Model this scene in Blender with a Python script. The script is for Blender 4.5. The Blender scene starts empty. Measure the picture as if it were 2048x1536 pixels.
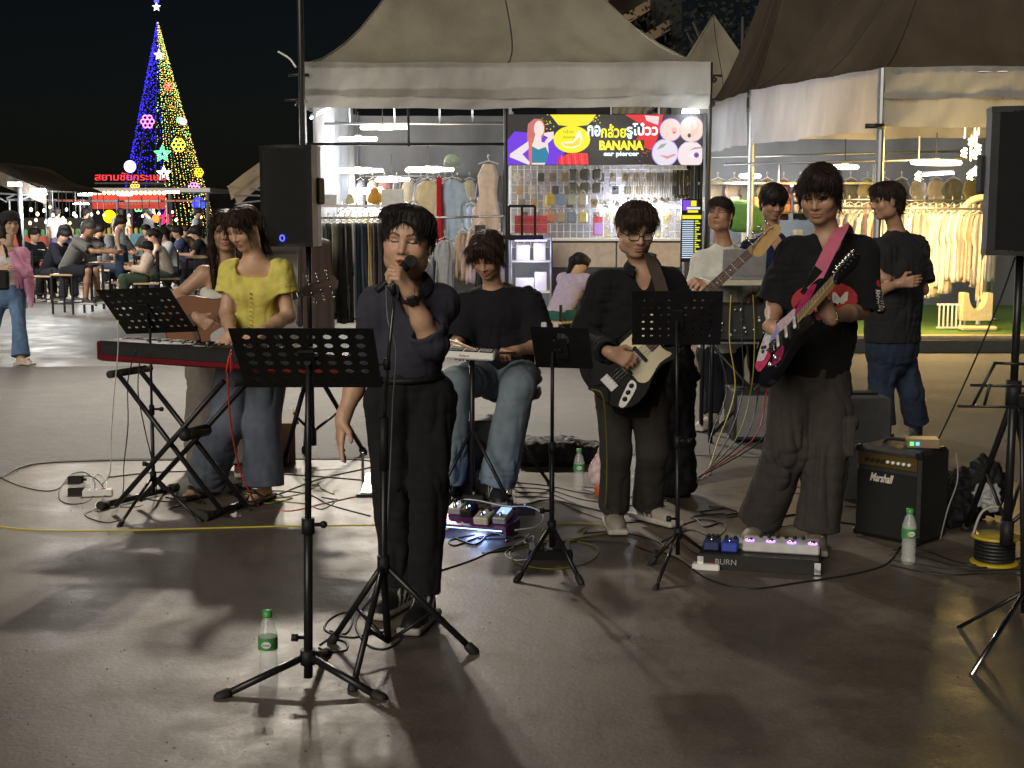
import bpy, math, random
import numpy as np
from mathutils import Vector, Matrix
from mathutils.bvhtree import BVHTree

# ------------------------------------------------------------ camera, sky, light, exposure
SC = bpy.context.scene
COL = SC.collection
FPX = 2700.0                      # focal length in photograph pixels (2048 wide)
TH = math.atan(343.0 / FPX)       # downward pitch
HC = 1.55
cam = bpy.data.cameras.new('camera'); camo = bpy.data.objects.new('camera', cam); COL.objects.link(camo)
cam.sensor_width = 36.0; cam.lens = FPX / 2048.0 * 36.0; cam.clip_end = 2000.0; cam.clip_start = 0.05
camo.location = (0, 0, HC); camo.rotation_euler = (math.pi / 2 - TH, 0, 0)
SC.camera = camo

SUN_EL, SUN_AZ = math.radians(24), math.radians(208)   # soft fill light added from behind the camera, to its left
w = bpy.data.worlds.new('World'); SC.world = w; w.use_nodes = True
nt = w.node_tree; bg = nt.nodes['Background']
sky = nt.nodes.new('ShaderNodeTexSky'); sky.sky_type = 'NISHITA'; sky.sun_disc = False
sky.sun_elevation = SUN_EL; sky.sun_rotation = SUN_AZ
nt.links.new(sky.outputs[0], bg.inputs[0]); bg.inputs[1].default_value = 0.0010
sd = bpy.data.lights.new('sun', 'SUN'); so = bpy.data.objects.new('sun', sd); COL.objects.link(so)
sd.energy = 2.3; sd.angle = math.radians(40); sd.color = (1.0, 0.90, 0.76)
_d = Vector((math.sin(SUN_AZ) * math.cos(SUN_EL), math.cos(SUN_AZ) * math.cos(SUN_EL), math.sin(SUN_EL)))
so.rotation_euler = (-_d).to_track_quat('-Z', 'Y').to_euler(); so.location = (-6, -8, 12)
SC.view_settings.view_transform = 'Standard'; SC.view_settings.look = 'None'
SC.view_settings.exposure = 0.0; SC.view_settings.gamma = 1.0; SC.view_settings.use_curve_mapping = False
SC.render.engine = 'CYCLES'
SC.cycles.use_denoising = True
SC.cycles.max_bounces = 6; SC.cycles.diffuse_bounces = 3; SC.cycles.glossy_bounces = 3
SC.cycles.transmission_bounces = 6; SC.cycles.transparent_max_bounces = 12
SC.cycles.sample_clamp_indirect = 3.0; SC.cycles.caustics_reflective = False; SC.cycles.caustics_refractive = False

# ------------------------------------------------------------ places
CT, ST = math.cos(TH), math.sin(TH)
def A(*x): return np.array(x if len(x) > 1 else x[0], dtype=np.float64)
def at(px, py, Y):
    u = (px - 1024.0) / FPX; v = (768.0 - py) / FPX
    yy = CT + v * ST; zz = v * CT - ST; t = Y / yy
    return A(u * t, Y, HC + zz * t)
def gp(px, py, z=0.0):
    u = (px - 1024.0) / FPX; v = (768.0 - py) / FPX
    yy = CT + v * ST; zz = v * CT - ST; t = (z - HC) / zz
    return A(u * t, yy * t, z)
def nrm(a): return a / (np.linalg.norm(a) + 1e-12)
def lerp(a, b, t): return a + (b - a) * t
def px_at(Y): return Y / FPX      # metres per photograph pixel at depth Y
R = random.Random(7)
UP = A(0., 0., 1.); SIDE = A(1., 0., 0.); CAMD = A(0., -1., 0.)

# ------------------------------------------------------------ materials
MATS = {}
def mat(name, col=(.5, .5, .5), rough=.6, metal=0., vary=.12, vscale=18., bump=0., bscale=120., spec=.5, emit=None, estr=0., attr=False,
        trans=0., alpha=1., sheen=0., sub=0., rvary=0., coat=0., light=True):
    if name in MATS: return MATS[name]
    m = bpy.data.materials.new(name); m.use_nodes = True; MATS[name] = m
    n = m.node_tree.nodes; l = m.node_tree.links; b = n['Principled BSDF']
    b.inputs['Roughness'].default_value = rough; b.inputs['Metallic'].default_value = metal
    b.inputs['Specular IOR Level'].default_value = spec
    tc = n.new('ShaderNodeTexCoord'); ns = n.new('ShaderNodeTexNoise'); ns.inputs['Scale'].default_value = vscale
    ns.inputs['Detail'].default_value = 5.
    l.new(tc.outputs['Object'], ns.inputs['Vector'])
    ramp = n.new('ShaderNodeMapRange'); ramp.inputs['To Min'].default_value = 1 - vary; ramp.inputs['To Max'].default_value = 1 + vary
    ramp.inputs['From Min'].default_value = .3; ramp.inputs['From Max'].default_value = .7
    l.new(ns.outputs['Fac'], ramp.inputs['Value'])
    mx = n.new('ShaderNodeVectorMath'); mx.operation = 'SCALE'
    if attr:
        at_ = n.new('ShaderNodeVertexColor'); at_.layer_name = 'Col'; l.new(at_.outputs['Color'], mx.inputs[0])
    else:
        mx.inputs[0].default_value = col[:3]
    l.new(ramp.outputs[0], mx.inputs['Scale']); l.new(mx.outputs['Vector'], b.inputs['Base Color'])
    if rvary:
        rr = n.new('ShaderNodeMapRange'); rr.inputs['From Min'].default_value = .3; rr.inputs['From Max'].default_value = .7
        rr.inputs['To Min'].default_value = max(.03, rough - rvary); rr.inputs['To Max'].default_value = min(1, rough + rvary)
        l.new(ns.outputs['Fac'], rr.inputs['Value']); l.new(rr.outputs[0], b.inputs['Roughness'])
    if bump:
        n2 = n.new('ShaderNodeTexNoise'); n2.inputs['Scale'].default_value = bscale; n2.inputs['Detail'].default_value = 4.
        l.new(tc.outputs['Object'], n2.inputs['Vector'])
        bp = n.new('ShaderNodeBump'); bp.inputs['Strength'].default_value = bump; bp.inputs['Distance'].default_value = .01
        l.new(n2.outputs['Fac'], bp.inputs['Height']); l.new(bp.outputs[0], b.inputs['Normal'])
    if emit:
        b.inputs['Emission Color'].default_value = (*emit[:3], 1); b.inputs['Emission Strength'].default_value = estr
        if not light: m.cycles.emission_sampling = 'NONE'
    if trans: b.inputs['Transmission Weight'].default_value = trans; b.inputs['IOR'].default_value = 1.4
    if alpha < 1: b.inputs['Alpha'].default_value = alpha
    if sheen: b.inputs['Sheen Weight'].default_value = sheen
    if coat: b.inputs['Coat Weight'].default_value = coat; b.inputs['Coat Roughness'].default_value = .08
    if sub:
        b.inputs['Subsurface Weight'].default_value = sub; b.inputs['Subsurface Radius'].default_value = (.012, .005, .003)
    return m
def glow(name, col, s, light=False):
    return mat(name, (.02, .02, .02), .5, emit=col, estr=s, light=light, vary=0)
def fabric(name, col, tr=.35, vary=.08, stain=None):
    """thin tent cloth: diffuse front with light passing through, creased and stained"""
    if name in MATS: return MATS[name]
    m = bpy.data.materials.new(name); m.use_nodes = True; MATS[name] = m
    n = m.node_tree.nodes; l = m.node_tree.links; n.remove(n['Principled BSDF'])
    out = n['Material Output']; df = n.new('ShaderNodeBsdfDiffuse'); tl = n.new('ShaderNodeBsdfTranslucent'); mx = n.new('ShaderNodeMixShader')
    tc = n.new('ShaderNodeTexCoord'); ns = n.new('ShaderNodeTexNoise'); ns.inputs['Scale'].default_value = 1.3; ns.inputs['Detail'].default_value = 8.
    mp = n.new('ShaderNodeMapping'); mp.inputs['Scale'].default_value = (1, 1, .35)
    l.new(tc.outputs['Object'], mp.inputs[0]); l.new(mp.outputs[0], ns.inputs['Vector'])
    rp = n.new('ShaderNodeMapRange'); rp.inputs['To Min'].default_value = 1 - vary * 4; rp.inputs['To Max'].default_value = 1 + vary * 1.5
    rp.inputs['From Min'].default_value = .3; rp.inputs['From Max'].default_value = .65
    l.new(ns.outputs['Fac'], rp.inputs['Value'])
    sc = n.new('ShaderNodeVectorMath'); sc.operation = 'SCALE'; sc.inputs[0].default_value = col
    l.new(rp.outputs[0], sc.inputs['Scale']); l.new(sc.outputs[0], df.inputs[0]); l.new(sc.outputs[0], tl.inputs[0])
    n3 = n.new('ShaderNodeTexNoise'); n3.inputs['Scale'].default_value = 7; n3.inputs['Detail'].default_value = 5
    l.new(mp.outputs[0], n3.inputs['Vector'])
    bp = n.new('ShaderNodeBump'); bp.inputs['Strength'].default_value = .35; bp.inputs['Distance'].default_value = .05
    l.new(n3.outputs['Fac'], bp.inputs['Height']); l.new(bp.outputs[0], df.inputs['Normal'])
    mx.inputs[0].default_value = tr; l.new(df.outputs[0], mx.inputs[1]); l.new(tl.outputs[0], mx.inputs[2]); l.new(mx.outputs[0], out.inputs[0])
    return m

BLACKM = mat('black_metal', (.012, .012, .013), .33, 0., spec=.35, vary=.2)
BLACKP = mat('black_plastic', (.014, .014, .015), .5, spec=.22, vary=.2, bump=.15, bscale=300)
TOLEX = mat('black_vinyl', (.012, .012, .012), .5, bump=.5, bscale=420, vary=.2)
RUBBER = mat('rubber', (.01, .01, .01), .7)
CHROME = mat('chrome', (.62, .62, .63), .22, 1., vary=.05)
STEEL = mat('galvanised_steel', (.32, .33, .34), .42, .8, rvary=.1)
GREYM = mat('grey_paint', (.2, .2, .2), .5)
WHITEP = mat('white_plastic', (.72, .72, .70), .4, vary=.05)
WOODL = mat('pale_wood', (.46, .32, .18), .5, vary=.2, vscale=30)
SKINM = mat('skin', attr=True, rough=.48, vary=.05, vscale=60, sub=.12, bump=.06, bscale=500)
CLOTH = mat('woven_cloth', attr=True, rough=.88, vary=.10, vscale=26, bump=.25, bscale=420, sheen=.03, spec=.12)
HAIRM = mat('hair_strands', attr=True, rough=.58, vary=.3, vscale=70, spec=.22)
SHOEM = mat('shoe_material', attr=True, rough=.6, vary=.1, vscale=60, bump=.2, bscale=200)

# ------------------------------------------------------------ objects
WL = {}
def tag(o, label=None, cat=None, group=None, kind=None):
    if label: o['label'] = label
    if cat: o['category'] = cat
    if group: o['group'] = group
    if kind: o['kind'] = kind
    return o
def thing(name, label, cat, loc=(0, 0, 0), group=None):
    o = bpy.data.objects.new(name, None); COL.objects.link(o); o.empty_display_size = .1
    o.location = [float(x) for x in loc]; WL[o] = A([float(x) for x in loc])
    return tag(o, label, cat, group)
def link_mesh(name, me, parent=None, loc=(0, 0, 0)):
    o = bpy.data.objects.new(name, me); COL.objects.link(o)
    if parent is not None:
        o.parent = parent; WL[o] = WL[parent]
    else:
        o.location = [float(x) for x in loc]; WL[o] = A([float(x) for x in loc])
    return o
def np_mesh(name, V, Fq, mats, parent=None, loc=None, smooth=True, col=None, tris=None):
    base = WL[parent] if parent is not None else (A(loc) if loc is not None else np.zeros(3))
    me = bpy.data.meshes.new(name)
    V = np.asarray(V, dtype=np.float64) - base
    nq = len(Fq)
    me.vertices.add(len(V)); me.vertices.foreach_set('co', V.astype(np.float32).ravel())
    me.loops.add(nq * 4); me.loops.foreach_set('vertex_index', np.asarray(Fq, dtype=np.int32).ravel())
    me.polygons.add(nq); me.polygons.foreach_set('loop_start', np.arange(0, nq * 4, 4, dtype=np.int32))
    if smooth: me.polygons.foreach_set('use_smooth', np.ones(nq, dtype=bool))
    me.update(calc_edges=True)
    for m in (mats if isinstance(mats, (list, tuple)) else [mats]): me.materials.append(m)
    if col is not None:
        ca = me.color_attributes.new('Col', 'FLOAT_COLOR', 'POINT')
        c = np.ones((len(V), 4), dtype=np.float32); c[:, :3] = col; ca.data.foreach_set('color', c.ravel())
    return link_mesh(name, me, parent, base)

class MB:
    def __init__(s): s.v = []; s.f = []; s.m = []
    def add(s, vs, fs, mi=0):
        b = len(s.v); s.v += [tuple(float(c) for c in p) for p in vs]
        for f in fs: s.f.append([b + i for i in f]); s.m.append(mi)
        return s
    def box(s, c, size, X=None, Y=None, Z=None, mi=0, bev=0.):
        X = SIDE if X is None else X; Y = A(0., 1., 0.) if Y is None else Y; Z = UP if Z is None else Z
        c = A(c); hx, hy, hz = [q / 2 for q in size]
        if bev <= 0:
            vs = [c + X * a * hx + Y * b * hy + Z * d * hz for a in (-1, 1) for b in (-1, 1) for d in (-1, 1)]
            return s.add(vs, [(0, 1, 3, 2), (4, 6, 7, 5), (0, 4, 5, 1), (2, 3, 7, 6), (0, 2, 6, 4), (1, 5, 7, 3)], mi)
        bev = min(bev, .49 * min(size))
        rings = []
        def ring(z, i):
            a, b = hx - i, hy - i; e = max(bev - i, 0.0005)
            pts = [(-a + e, -b), (a - e, -b), (a, -b + e), (a, b - e), (a - e, b), (-a + e, b), (-a, b - e), (-a, -b + e)]
            return [c + X * p + Y * q + Z * z for p, q in pts]
        vs = ring(-hz, bev * .999) + ring(-hz + bev, 0) + ring(hz - bev, 0) + ring(hz, bev * .999)
        fs = []
        for r in range(3):
            for i in range(8):
                j = (i + 1) % 8; fs.append((r * 8 + i, r * 8 + j, r * 8 + 8 + j, r * 8 + 8 + i))
        fs.append(tuple(range(7, -1, -1))); fs.append(tuple(range(24, 32)))
        return s.add(vs, fs, mi)
    def tube(s, pts, r, n=8, mi=0, cap=True, closed=False):
        pts = [A(p) for p in pts]; k = len(pts); rs = list(r) if hasattr(r, '__len__') else [r] * k
        vs = []; prev = None
        for i in range(k):
            if closed: d = nrm(pts[(i + 1) % k] - pts[i - 1])
            else: d = nrm(pts[min(i + 1, k - 1)] - pts[max(i - 1, 0)])
            if prev is None:
                h = A(0., 0., 1.) if abs(d[2]) < .9 else A(1., 0., 0.)
                u = nrm(np.cross(d, h))
            else:
                u = prev - d * (prev @ d); u = nrm(u)
            prev = u; v = np.cross(d, u)
            for j in range(n):
                a = 2 * math.pi * j / n; vs.append(pts[i] + (u * math.cos(a) + v * math.sin(a)) * rs[i])
        fs = []
        for i in range(k if closed else k - 1):
            for j in range(n):
                j2 = (j + 1) % n; i2 = (i + 1) % k
                fs.append((i * n + j, i * n + j2, i2 * n + j2, i2 * n + j))
        if cap and not closed:
            fs.append(tuple(range(n - 1, -1, -1))); fs.append(tuple((k - 1) * n + j for j in range(n)))
        return s.add(vs, fs, mi)
    def lathe(s, prof, c, n=16, axis=None, mi=0):
        c = A(c); Z = UP if axis is None else nrm(A(axis))
        X = nrm(np.cross(Z, A(0., 1., 0.) if abs(Z[1]) < .9 else A(1., 0., 0.))); Y = np.cross(Z, X)
        vs = [c + (X * math.cos(2 * math.pi * j / n) + Y * math.sin(2 * math.pi * j / n)) * r + Z * z for r, z in prof for j in range(n)]
        fs = [(i * n + j, i * n + (j + 1) % n, (i + 1) * n + (j + 1) % n, (i + 1) * n + j) for i in range(len(prof) - 1) for j in range(n)]
        fs.append(tuple(range(n - 1, -1, -1))); fs.append(tuple((len(prof) - 1) * n + j for j in range(n)))
        return s.add(vs, fs, mi)
    def prism(s, poly, o, U, V, N, d, mi=0, side=None):
        """polygon (u,v) extruded from o by d along N"""
        o = A(o); k = len(poly)
        vs = [o + U * a + V * b for a, b in poly] + [o + U * a + V * b + N * d for a, b in poly]
        s.add(vs, [tuple(range(k - 1, -1, -1)), tuple(range(k, 2 * k))], mi)
        b0 = len(s.v) - 2 * k
        for i in range(k):
            j = (i + 1) % k; s.f.append([b0 + i, b0 + j, b0 + k + j, b0 + k + i]); s.m.append(mi if side is None else side)
        return s
    def ball(s, c, r, n=10, m=6, mi=0, sc=(1, 1, 1)):
        c = A(c); vs = []; fs = []
        for i in range(m + 1):
            t = math.pi * i / m
            for j in range(n):
                a = 2 * math.pi * j / n
                vs.append(c + A(math.sin(t) * math.cos(a) * r * sc[0], math.sin(t) * math.sin(a) * r * sc[1], math.cos(t) * r * sc[2]))
        for i in range(m):
            for j in range(n): fs.append((i * n + j, (i + 1) * n + j, (i + 1) * n + (j + 1) % n, i * n + (j + 1) % n))
        return s.add(vs, fs, mi)
    def sheet(s, fn, nu, nv, mi=0):
        vs = [fn(i / nu, j / nv) for i in range(nu + 1) for j in range(nv + 1)]
        fs = [(i * (nv + 1) + j, (i + 1) * (nv + 1) + j, (i + 1) * (nv + 1) + j + 1, i * (nv + 1) + j + 1) for i in range(nu) for j in range(nv)]
        return s.add(vs, fs, mi)
    def build(s, name, mats, parent=None, loc=None, smooth=False):
        base = WL[parent] if parent is not None else (A(loc) if loc is not None else np.zeros(3))
        me = bpy.data.meshes.new(name)
        me.from_pydata([(p[0] - base[0], p[1] - base[1], p[2] - base[2]) for p in s.v], [], s.f)
        for m in (mats if isinstance(mats, (list, tuple)) else [mats]): me.materials.append(m)
        me.polygons.foreach_set('material_index', s.m)
        if smooth: me.polygons.foreach_set('use_smooth', [len(f) <= 4 for f in s.f])
        me.update()
        return link_mesh(name, me, parent, base)
def copy_tree(o, loc, label=None, parent=None):
    c = o.copy(); COL.objects.link(c); c.parent = parent
    if parent is None: c.location = [float(x) for x in loc]
    if label: c['label'] = label
    for ch in o.children: copy_tree(ch, None, None, c)
    WL[c] = A(loc) if loc is not None else None
    return c
def spline(pts, per=6):
    pts = [A(p) for p in pts]; out = []
    for i in range(len(pts) - 1):
        p0, p1, p2, p3 = pts[max(i - 1, 0)], pts[i], pts[i + 1], pts[min(i + 2, len(pts) - 1)]
        for k in range(per):
            t = k / per
            out.append(.5 * (2 * p1 + (p2 - p0) * t + (2 * p0 - 5 * p1 + 4 * p2 - p3) * t * t + (3 * p1 - p0 - 3 * p2 + p3) * t ** 3))
    out.append(pts[-1]); return out
def text_mesh(s, size, m, o, U, V, parent, name='lettering', depth=.004, fit=None, align='CENTER', bold=0., shear=0.):
    cu = bpy.data.curves.new(name, 'FONT'); cu.body = s; cu.size = size; cu.align_x = align; cu.align_y = 'CENTER'
    cu.extrude = depth / 2; cu.offset = bold; cu.shear = shear; cu.resolution_u = 3
    ob = bpy.data.objects.new(name, cu); COL.objects.link(ob)
    dg = bpy.context.evaluated_depsgraph_get(); me = bpy.data.meshes.new_from_object(ob.evaluated_get(dg))
    bpy.data.objects.remove(ob); n = len(me.vertices)
    co = np.zeros(n * 3, dtype=np.float32); me.vertices.foreach_get('co', co); co = co.reshape(-1, 3).astype(np.float64)
    if n:
        if fit:
            w0 = co[:, 0].max() - co[:, 0].min(); h0 = co[:, 1].max() - co[:, 1].min()
            co[:, 0] = (co[:, 0] - (co[:, 0].max() + co[:, 0].min()) / 2) * fit[0] / w0
            co[:, 1] = (co[:, 1] - (co[:, 1].max() + co[:, 1].min()) / 2) * fit[1] / h0
        N = np.cross(U, V)
        P = A(o) + co[:, :1] * U + co[:, 1:2] * V + co[:, 2:3] * N - WL[parent]
        me.vertices.foreach_set('co', P.astype(np.float32).ravel()); me.update()
    me.materials.clear(); me.materials.append(m)
    return link_mesh(name, me, parent)
ORD = ['first', 'second', 'third', 'fourth', 'fifth', 'sixth', 'seventh', 'eighth', 'ninth', 'tenth', 'eleventh', 'twelfth', 'thirteenth',
       'fourteenth', 'fifteenth', 'sixteenth', 'seventeenth', 'eighteenth', 'nineteenth', 'twentieth', 'twenty-first', 'twenty-second',
       'twenty-third', 'twenty-fourth', 'twenty-fifth', 'twenty-sixth', 'twenty-seventh', 'twenty-eighth', 'twenty-ninth', 'thirtieth']

# ------------------------------------------------------------ signed distance shapes, meshed with surface nets
def C_(a, b, ra, rb, k=.02): return ('C', A(a), A(b), ra, rb, k)
def CF(a, b, ra, rb, k=.02): return ('CF', A(a), A(b), ra, rb, k)
def E_(c, r, ax=None, k=.02): return ('E', A(c), A(r), ax, k)
def T_(a, b, ra, rb, f, ratio, k=.04): return ('T', A(a), A(b), ra, rb, A(f), ratio, k)
def SUB(p): return ('-', p)
def H_(p, n): return ('H', A(p), A(n))
def B_(c, half, ax, r=.005, k=.01): return ('B', A(c), A(half), ax, r, k)
def _d(p, P):
    t = p[0]
    if t in ('C', 'CF', 'T'):
        a, b = p[1].astype(np.float32), p[2].astype(np.float32); ra, rb = np.float32(p[3]), np.float32(p[4])
        if t == 'T':
            f = p[5].astype(np.float32); Q = P + ((P - a) @ f * np.float32(p[6] - 1))[:, None] * f
        else: Q = P
        ba = (b - a); L2 = np.float32(float(ba @ ba) + 1e-9)
        pa = Q - a; h = (pa @ ba) / L2
        hc = np.clip(h, 0, 1); w_ = pa - hc[:, None] * ba
        d = np.sqrt(np.einsum('ij,ij->i', w_, w_)) - (ra + (rb - ra) * hc)
        if t == 'CF': d = np.maximum(d, (h - 1) * np.sqrt(L2))
        if t == 'T': d = d / np.float32(p[6] ** .5)
        return d
    if t == 'E':
        c, r, ax = p[1:4]; q = P - c.astype(P.dtype)
        if ax is not None: q = q @ np.stack(ax, 1).astype(P.dtype)
        r = r.astype(P.dtype); k0 = np.sqrt(((q / r) ** 2).sum(1)); k1 = np.sqrt(((q / r ** 2) ** 2).sum(1))
        return k0 * (k0 - 1) / np.maximum(k1, 1e-4)
    if t == 'B':
        c, hh, ax, r = p[1:5]; q = P - c.astype(P.dtype)
        if ax is not None: q = q @ np.stack(ax, 1).astype(P.dtype)
        q = np.abs(q) - (hh - r).astype(P.dtype)
        return np.sqrt((np.maximum(q, 0) ** 2).sum(1)) + np.minimum(q.max(1), 0) - r
def sdf(prims, P):
    d = np.full(len(P), 9., dtype=np.float32)
    for p in prims:
        if p[0] == 'H': d = np.maximum(d, (P - p[1].astype(np.float32)) @ p[2].astype(np.float32))
        elif p[0] == '-':
            e = -_d(p[1], P); k = p[1][-1]; h = np.maximum(k - np.abs(d - e), 0) / k; d = np.maximum(d, e) + h * h * k * .25
        else:
            e = _d(p, P); k = p[-1]; h = np.maximum(k - np.abs(d - e), 0) / k; d = np.minimum(d, e) - h * h * k * .25
    return d
def bounds(prims):
    lo = np.full(3, 1e9); hi = -lo
    for p in prims:
        if p[0] in ('C', 'CF', 'T'):
            r = max(p[3], p[4]); q = np.stack([p[1], p[2]]); lo = np.minimum(lo, q.min(0) - r); hi = np.maximum(hi, q.max(0) + r)
        elif p[0] in ('E', 'B'):
            r = float(np.linalg.norm(p[2])) if p[3] is not None or p[0] == 'B' else p[2]; lo = np.minimum(lo, p[1] - r); hi = np.maximum(hi, p[1] + r)
    return lo, hi
def nets(prims, h, box=None):
    lo, hi = bounds(prims); lo -= 2.5 * h; hi += 2.5 * h
    if box is not None: lo = np.maximum(lo, box[0]); hi = np.minimum(hi, box[1])
    n = np.maximum(np.ceil((hi - lo) / h).astype(int) + 1, 3)
    ax = [(lo[i] + np.arange(n[i]) * h).astype(np.float32) for i in range(3)]
    nb = -(-n // 4); bc = [(lo[i] + (np.arange(nb[i]) * 4 + 1.5) * h).astype(np.float32) for i in range(3)]
    cb = sdf(prims, np.stack(np.meshgrid(*bc, indexing='ij'), -1).reshape(-1, 3)).reshape(nb)
    f = cb.repeat(4, 0).repeat(4, 1).repeat(4, 2)[:n[0], :n[1], :n[2]].copy()
    m = (np.abs(cb) < 6.2 * h).repeat(4, 0).repeat(4, 1).repeat(4, 2)[:n[0], :n[1], :n[2]]
    iw = np.argwhere(m); g = np.stack([ax[i][iw[:, i]] for i in range(3)], 1); out = np.empty(len(g), dtype=np.float32)
    for s in range(0, len(g), 100000): out[s:s + 100000] = sdf(prims, g[s:s + 100000])
    f[m] = out; ins = f < 0
    cs = [(a, b, c) for a in (0, 1) for b in (0, 1) for c in (0, 1)]
    sl = lambda q: tuple(slice(q[i], n[i] - 1 + q[i]) for i in range(3))
    cnt = sum(ins[sl(q)].astype(np.int8) for q in cs); act = (cnt > 0) & (cnt < 8)
    ii = np.argwhere(act); idx = np.full(act.shape, -1, dtype=np.int64); idx[act] = np.arange(len(ii))
    acc = np.zeros((len(ii), 3)); num = np.zeros(len(ii))
    for q in cs:
        for d in range(3):
            if q[d]: continue
            q2 = list(q); q2[d] = 1
            f0 = f[tuple((ii + q).T)]; f1 = f[tuple((ii + q2).T)]; m = (f0 < 0) != (f1 < 0)
            t = np.where(m, f0 / np.where(m, f0 - f1, 1), 0)
            p = np.tile(np.array(q, float), (len(ii), 1)); p[:, d] = t
            acc += p * m[:, None]; num += m
    V = (ii + acc / np.maximum(num, 1)[:, None]) * h + lo
    quads = []
    for d in range(3):
        a, b = (d + 1) % 3, (d + 2) % 3
        s0 = [slice(None)] * 3; s1 = [slice(None)] * 3; s0[d] = slice(0, n[d] - 1); s1[d] = slice(1, n[d])
        for x in (a, b):
            s0[x] = slice(1, n[x] - 1); s1[x] = slice(1, n[x] - 1)
        i0 = ins[tuple(s0)]; i1 = ins[tuple(s1)]; e = np.argwhere(i0 != i1)
        if not len(e): continue
        fl = i0[tuple(e.T)]; e = e.copy(); e[:, a] += 1; e[:, b] += 1
        def cell(da, db):
            c = e.copy(); c[:, a] -= da; c[:, b] -= db; return idx[tuple(c.T)]
        q = np.stack([cell(1, 1), cell(0, 1), cell(0, 0), cell(1, 0)], 1)
        q[~fl] = q[~fl][:, ::-1]; quads.append(q)
    Q = np.concatenate(quads) if quads else np.zeros((0, 4), int)
    Q = Q[(Q >= 0).all(1)]
    return V, Q
def vnoise(P, seed=0):
    P = np.asarray(P, dtype=np.float64); i = np.floor(P).astype(np.int64); f = P - i; f = f * f * (3 - 2 * f); r = 0
    for a in (0, 1):
        for b in (0, 1):
            for c in (0, 1):
                hsh = ((i[:, 0] + a) * 374761393 + (i[:, 1] + b) * 668265263 + (i[:, 2] + c) * 1274126177 + seed * 974634777) & 0xffffffff
                hsh = ((hsh ^ (hsh >> 13)) * 1274126177) & 0xffffffff; val = ((hsh ^ (hsh >> 16)) & 0xffff) / 65535.
                r = r + val * (f[:, 0] if a else 1 - f[:, 0]) * (f[:, 1] if b else 1 - f[:, 1]) * (f[:, 2] if c else 1 - f[:, 2])
    return r
def vnormals(V, Q):
    n = np.cross(V[Q[:, 2]] - V[Q[:, 0]], V[Q[:, 3]] - V[Q[:, 1]]); N = np.zeros_like(V)
    for i in range(4): np.add.at(N, Q[:, i], n)
    return N / (np.linalg.norm(N, axis=1, keepdims=True) + 1e-12)
def fold(V, Q, amp, seed=0, sc=1., wa=.8, wb=1.1):
    N = vnormals(V, Q)
    wv = V + .03 * (np.stack([vnoise(V * 9, seed + i) for i in (1, 2, 3)], 1) - .5)
    a = vnoise(wv * np.array([24, 24, 6]) * sc, seed + 5); b = vnoise(wv * np.array([11, 11, 30]) * sc, seed + 6)
    c = vnoise(wv * 8 * sc, seed + 7)
    d = np.abs(2 * a - 1) ** .75 * wa + np.abs(2 * b - 1) ** .75 * wb * c - .45
    m = np.clip(vnoise(V * 4.5, seed + 9) * 2.2 - .35, .25, 1.5)
    return V + N * (amp * d * m)[:, None]
# ------------------------------------------------------------ people
def head_frame(c, yaw=0, pitch=0, roll=0):
    y, p, r = [math.radians(q) for q in (yaw, pitch, roll)]
    f = A(math.sin(y) * math.cos(p), -math.cos(y) * math.cos(p), math.sin(p)); s = nrm(np.cross(UP, f)); u = np.cross(f, s)
    s, u = s * math.cos(r) + u * math.sin(r), u * math.cos(r) - s * math.sin(r)
    return A(c), s, f, u
def L_(fr, x, y, z): return fr[0] + fr[1] * x + fr[2] * y + fr[3] * z
def head_prims(fr, k=1., mouth=0., fem=0., jaw=1.):
    ax = fr[1:]; g = lambda x, y, z: L_(fr, x * k, y * k, z * k)
    e = lambda c, r, kk=.02: E_(g(*c), A(r) * k, ax, kk * k)
    P = [e((0, -.016, .034), (.076, .094, .083)), e((0, .022, -.026), (.067 * jaw, .070, .084), .03),
         e((0, .052, -.094), (.028 * jaw, .026, .018), .03), e((0, .03, .045), (.066, .066, .058), .03)]
    for x in (-1, 1):
        P += [e((.047 * x * jaw, .008, -.066), (.021, .034, .030), .03), e((.044 * x, .056, -.024), (.022, .022, .020), .025)]
    P += [C_(g(-.034, .077, .026), g(.034, .077, .026), .011 * k, .011 * k, .02 * k)]
    for x in (-1, 1):
        P += [SUB(e((.032 * x, .096, .006), (.020, .016, .011), .016)), e((.0315 * x, .0705, .005), (.0145, .0125, .0115), .004)]
    P += [C_(g(0, .083, .016), g(0, .101, -.026), .0075 * k, .0115 * k, .012 * k), e((-.0125, .089, -.030), (.009, .010, .008), .008),
          e((.0125, .089, -.030), (.009, .010, .008), .008)]
    P += [e((0, .080, -.0575), (.024, .012, .0065), .008), e((0, .079, -.0685 - mouth * .35), (.021, .012, .0075), .008)]
    if mouth: P += [SUB(e((0, .096, -.063 - mouth * .2), (.017, .028, .003 + mouth * .3), .004))]
    else: P += [SUB(e((0, .096, -.0632), (.021, .012, .0012), .003))]
    for x in (-1, 1):
        c = g(.077 * x, -.008, -.004); a2 = nrm(fr[1] * x * .35 + fr[2] * .9); a1 = nrm(np.cross(a2, fr[3]))
        P += [E_(c, A(.007, .020, .033) * k, (a1, a2, fr[3]), .01)]
    return P
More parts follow.
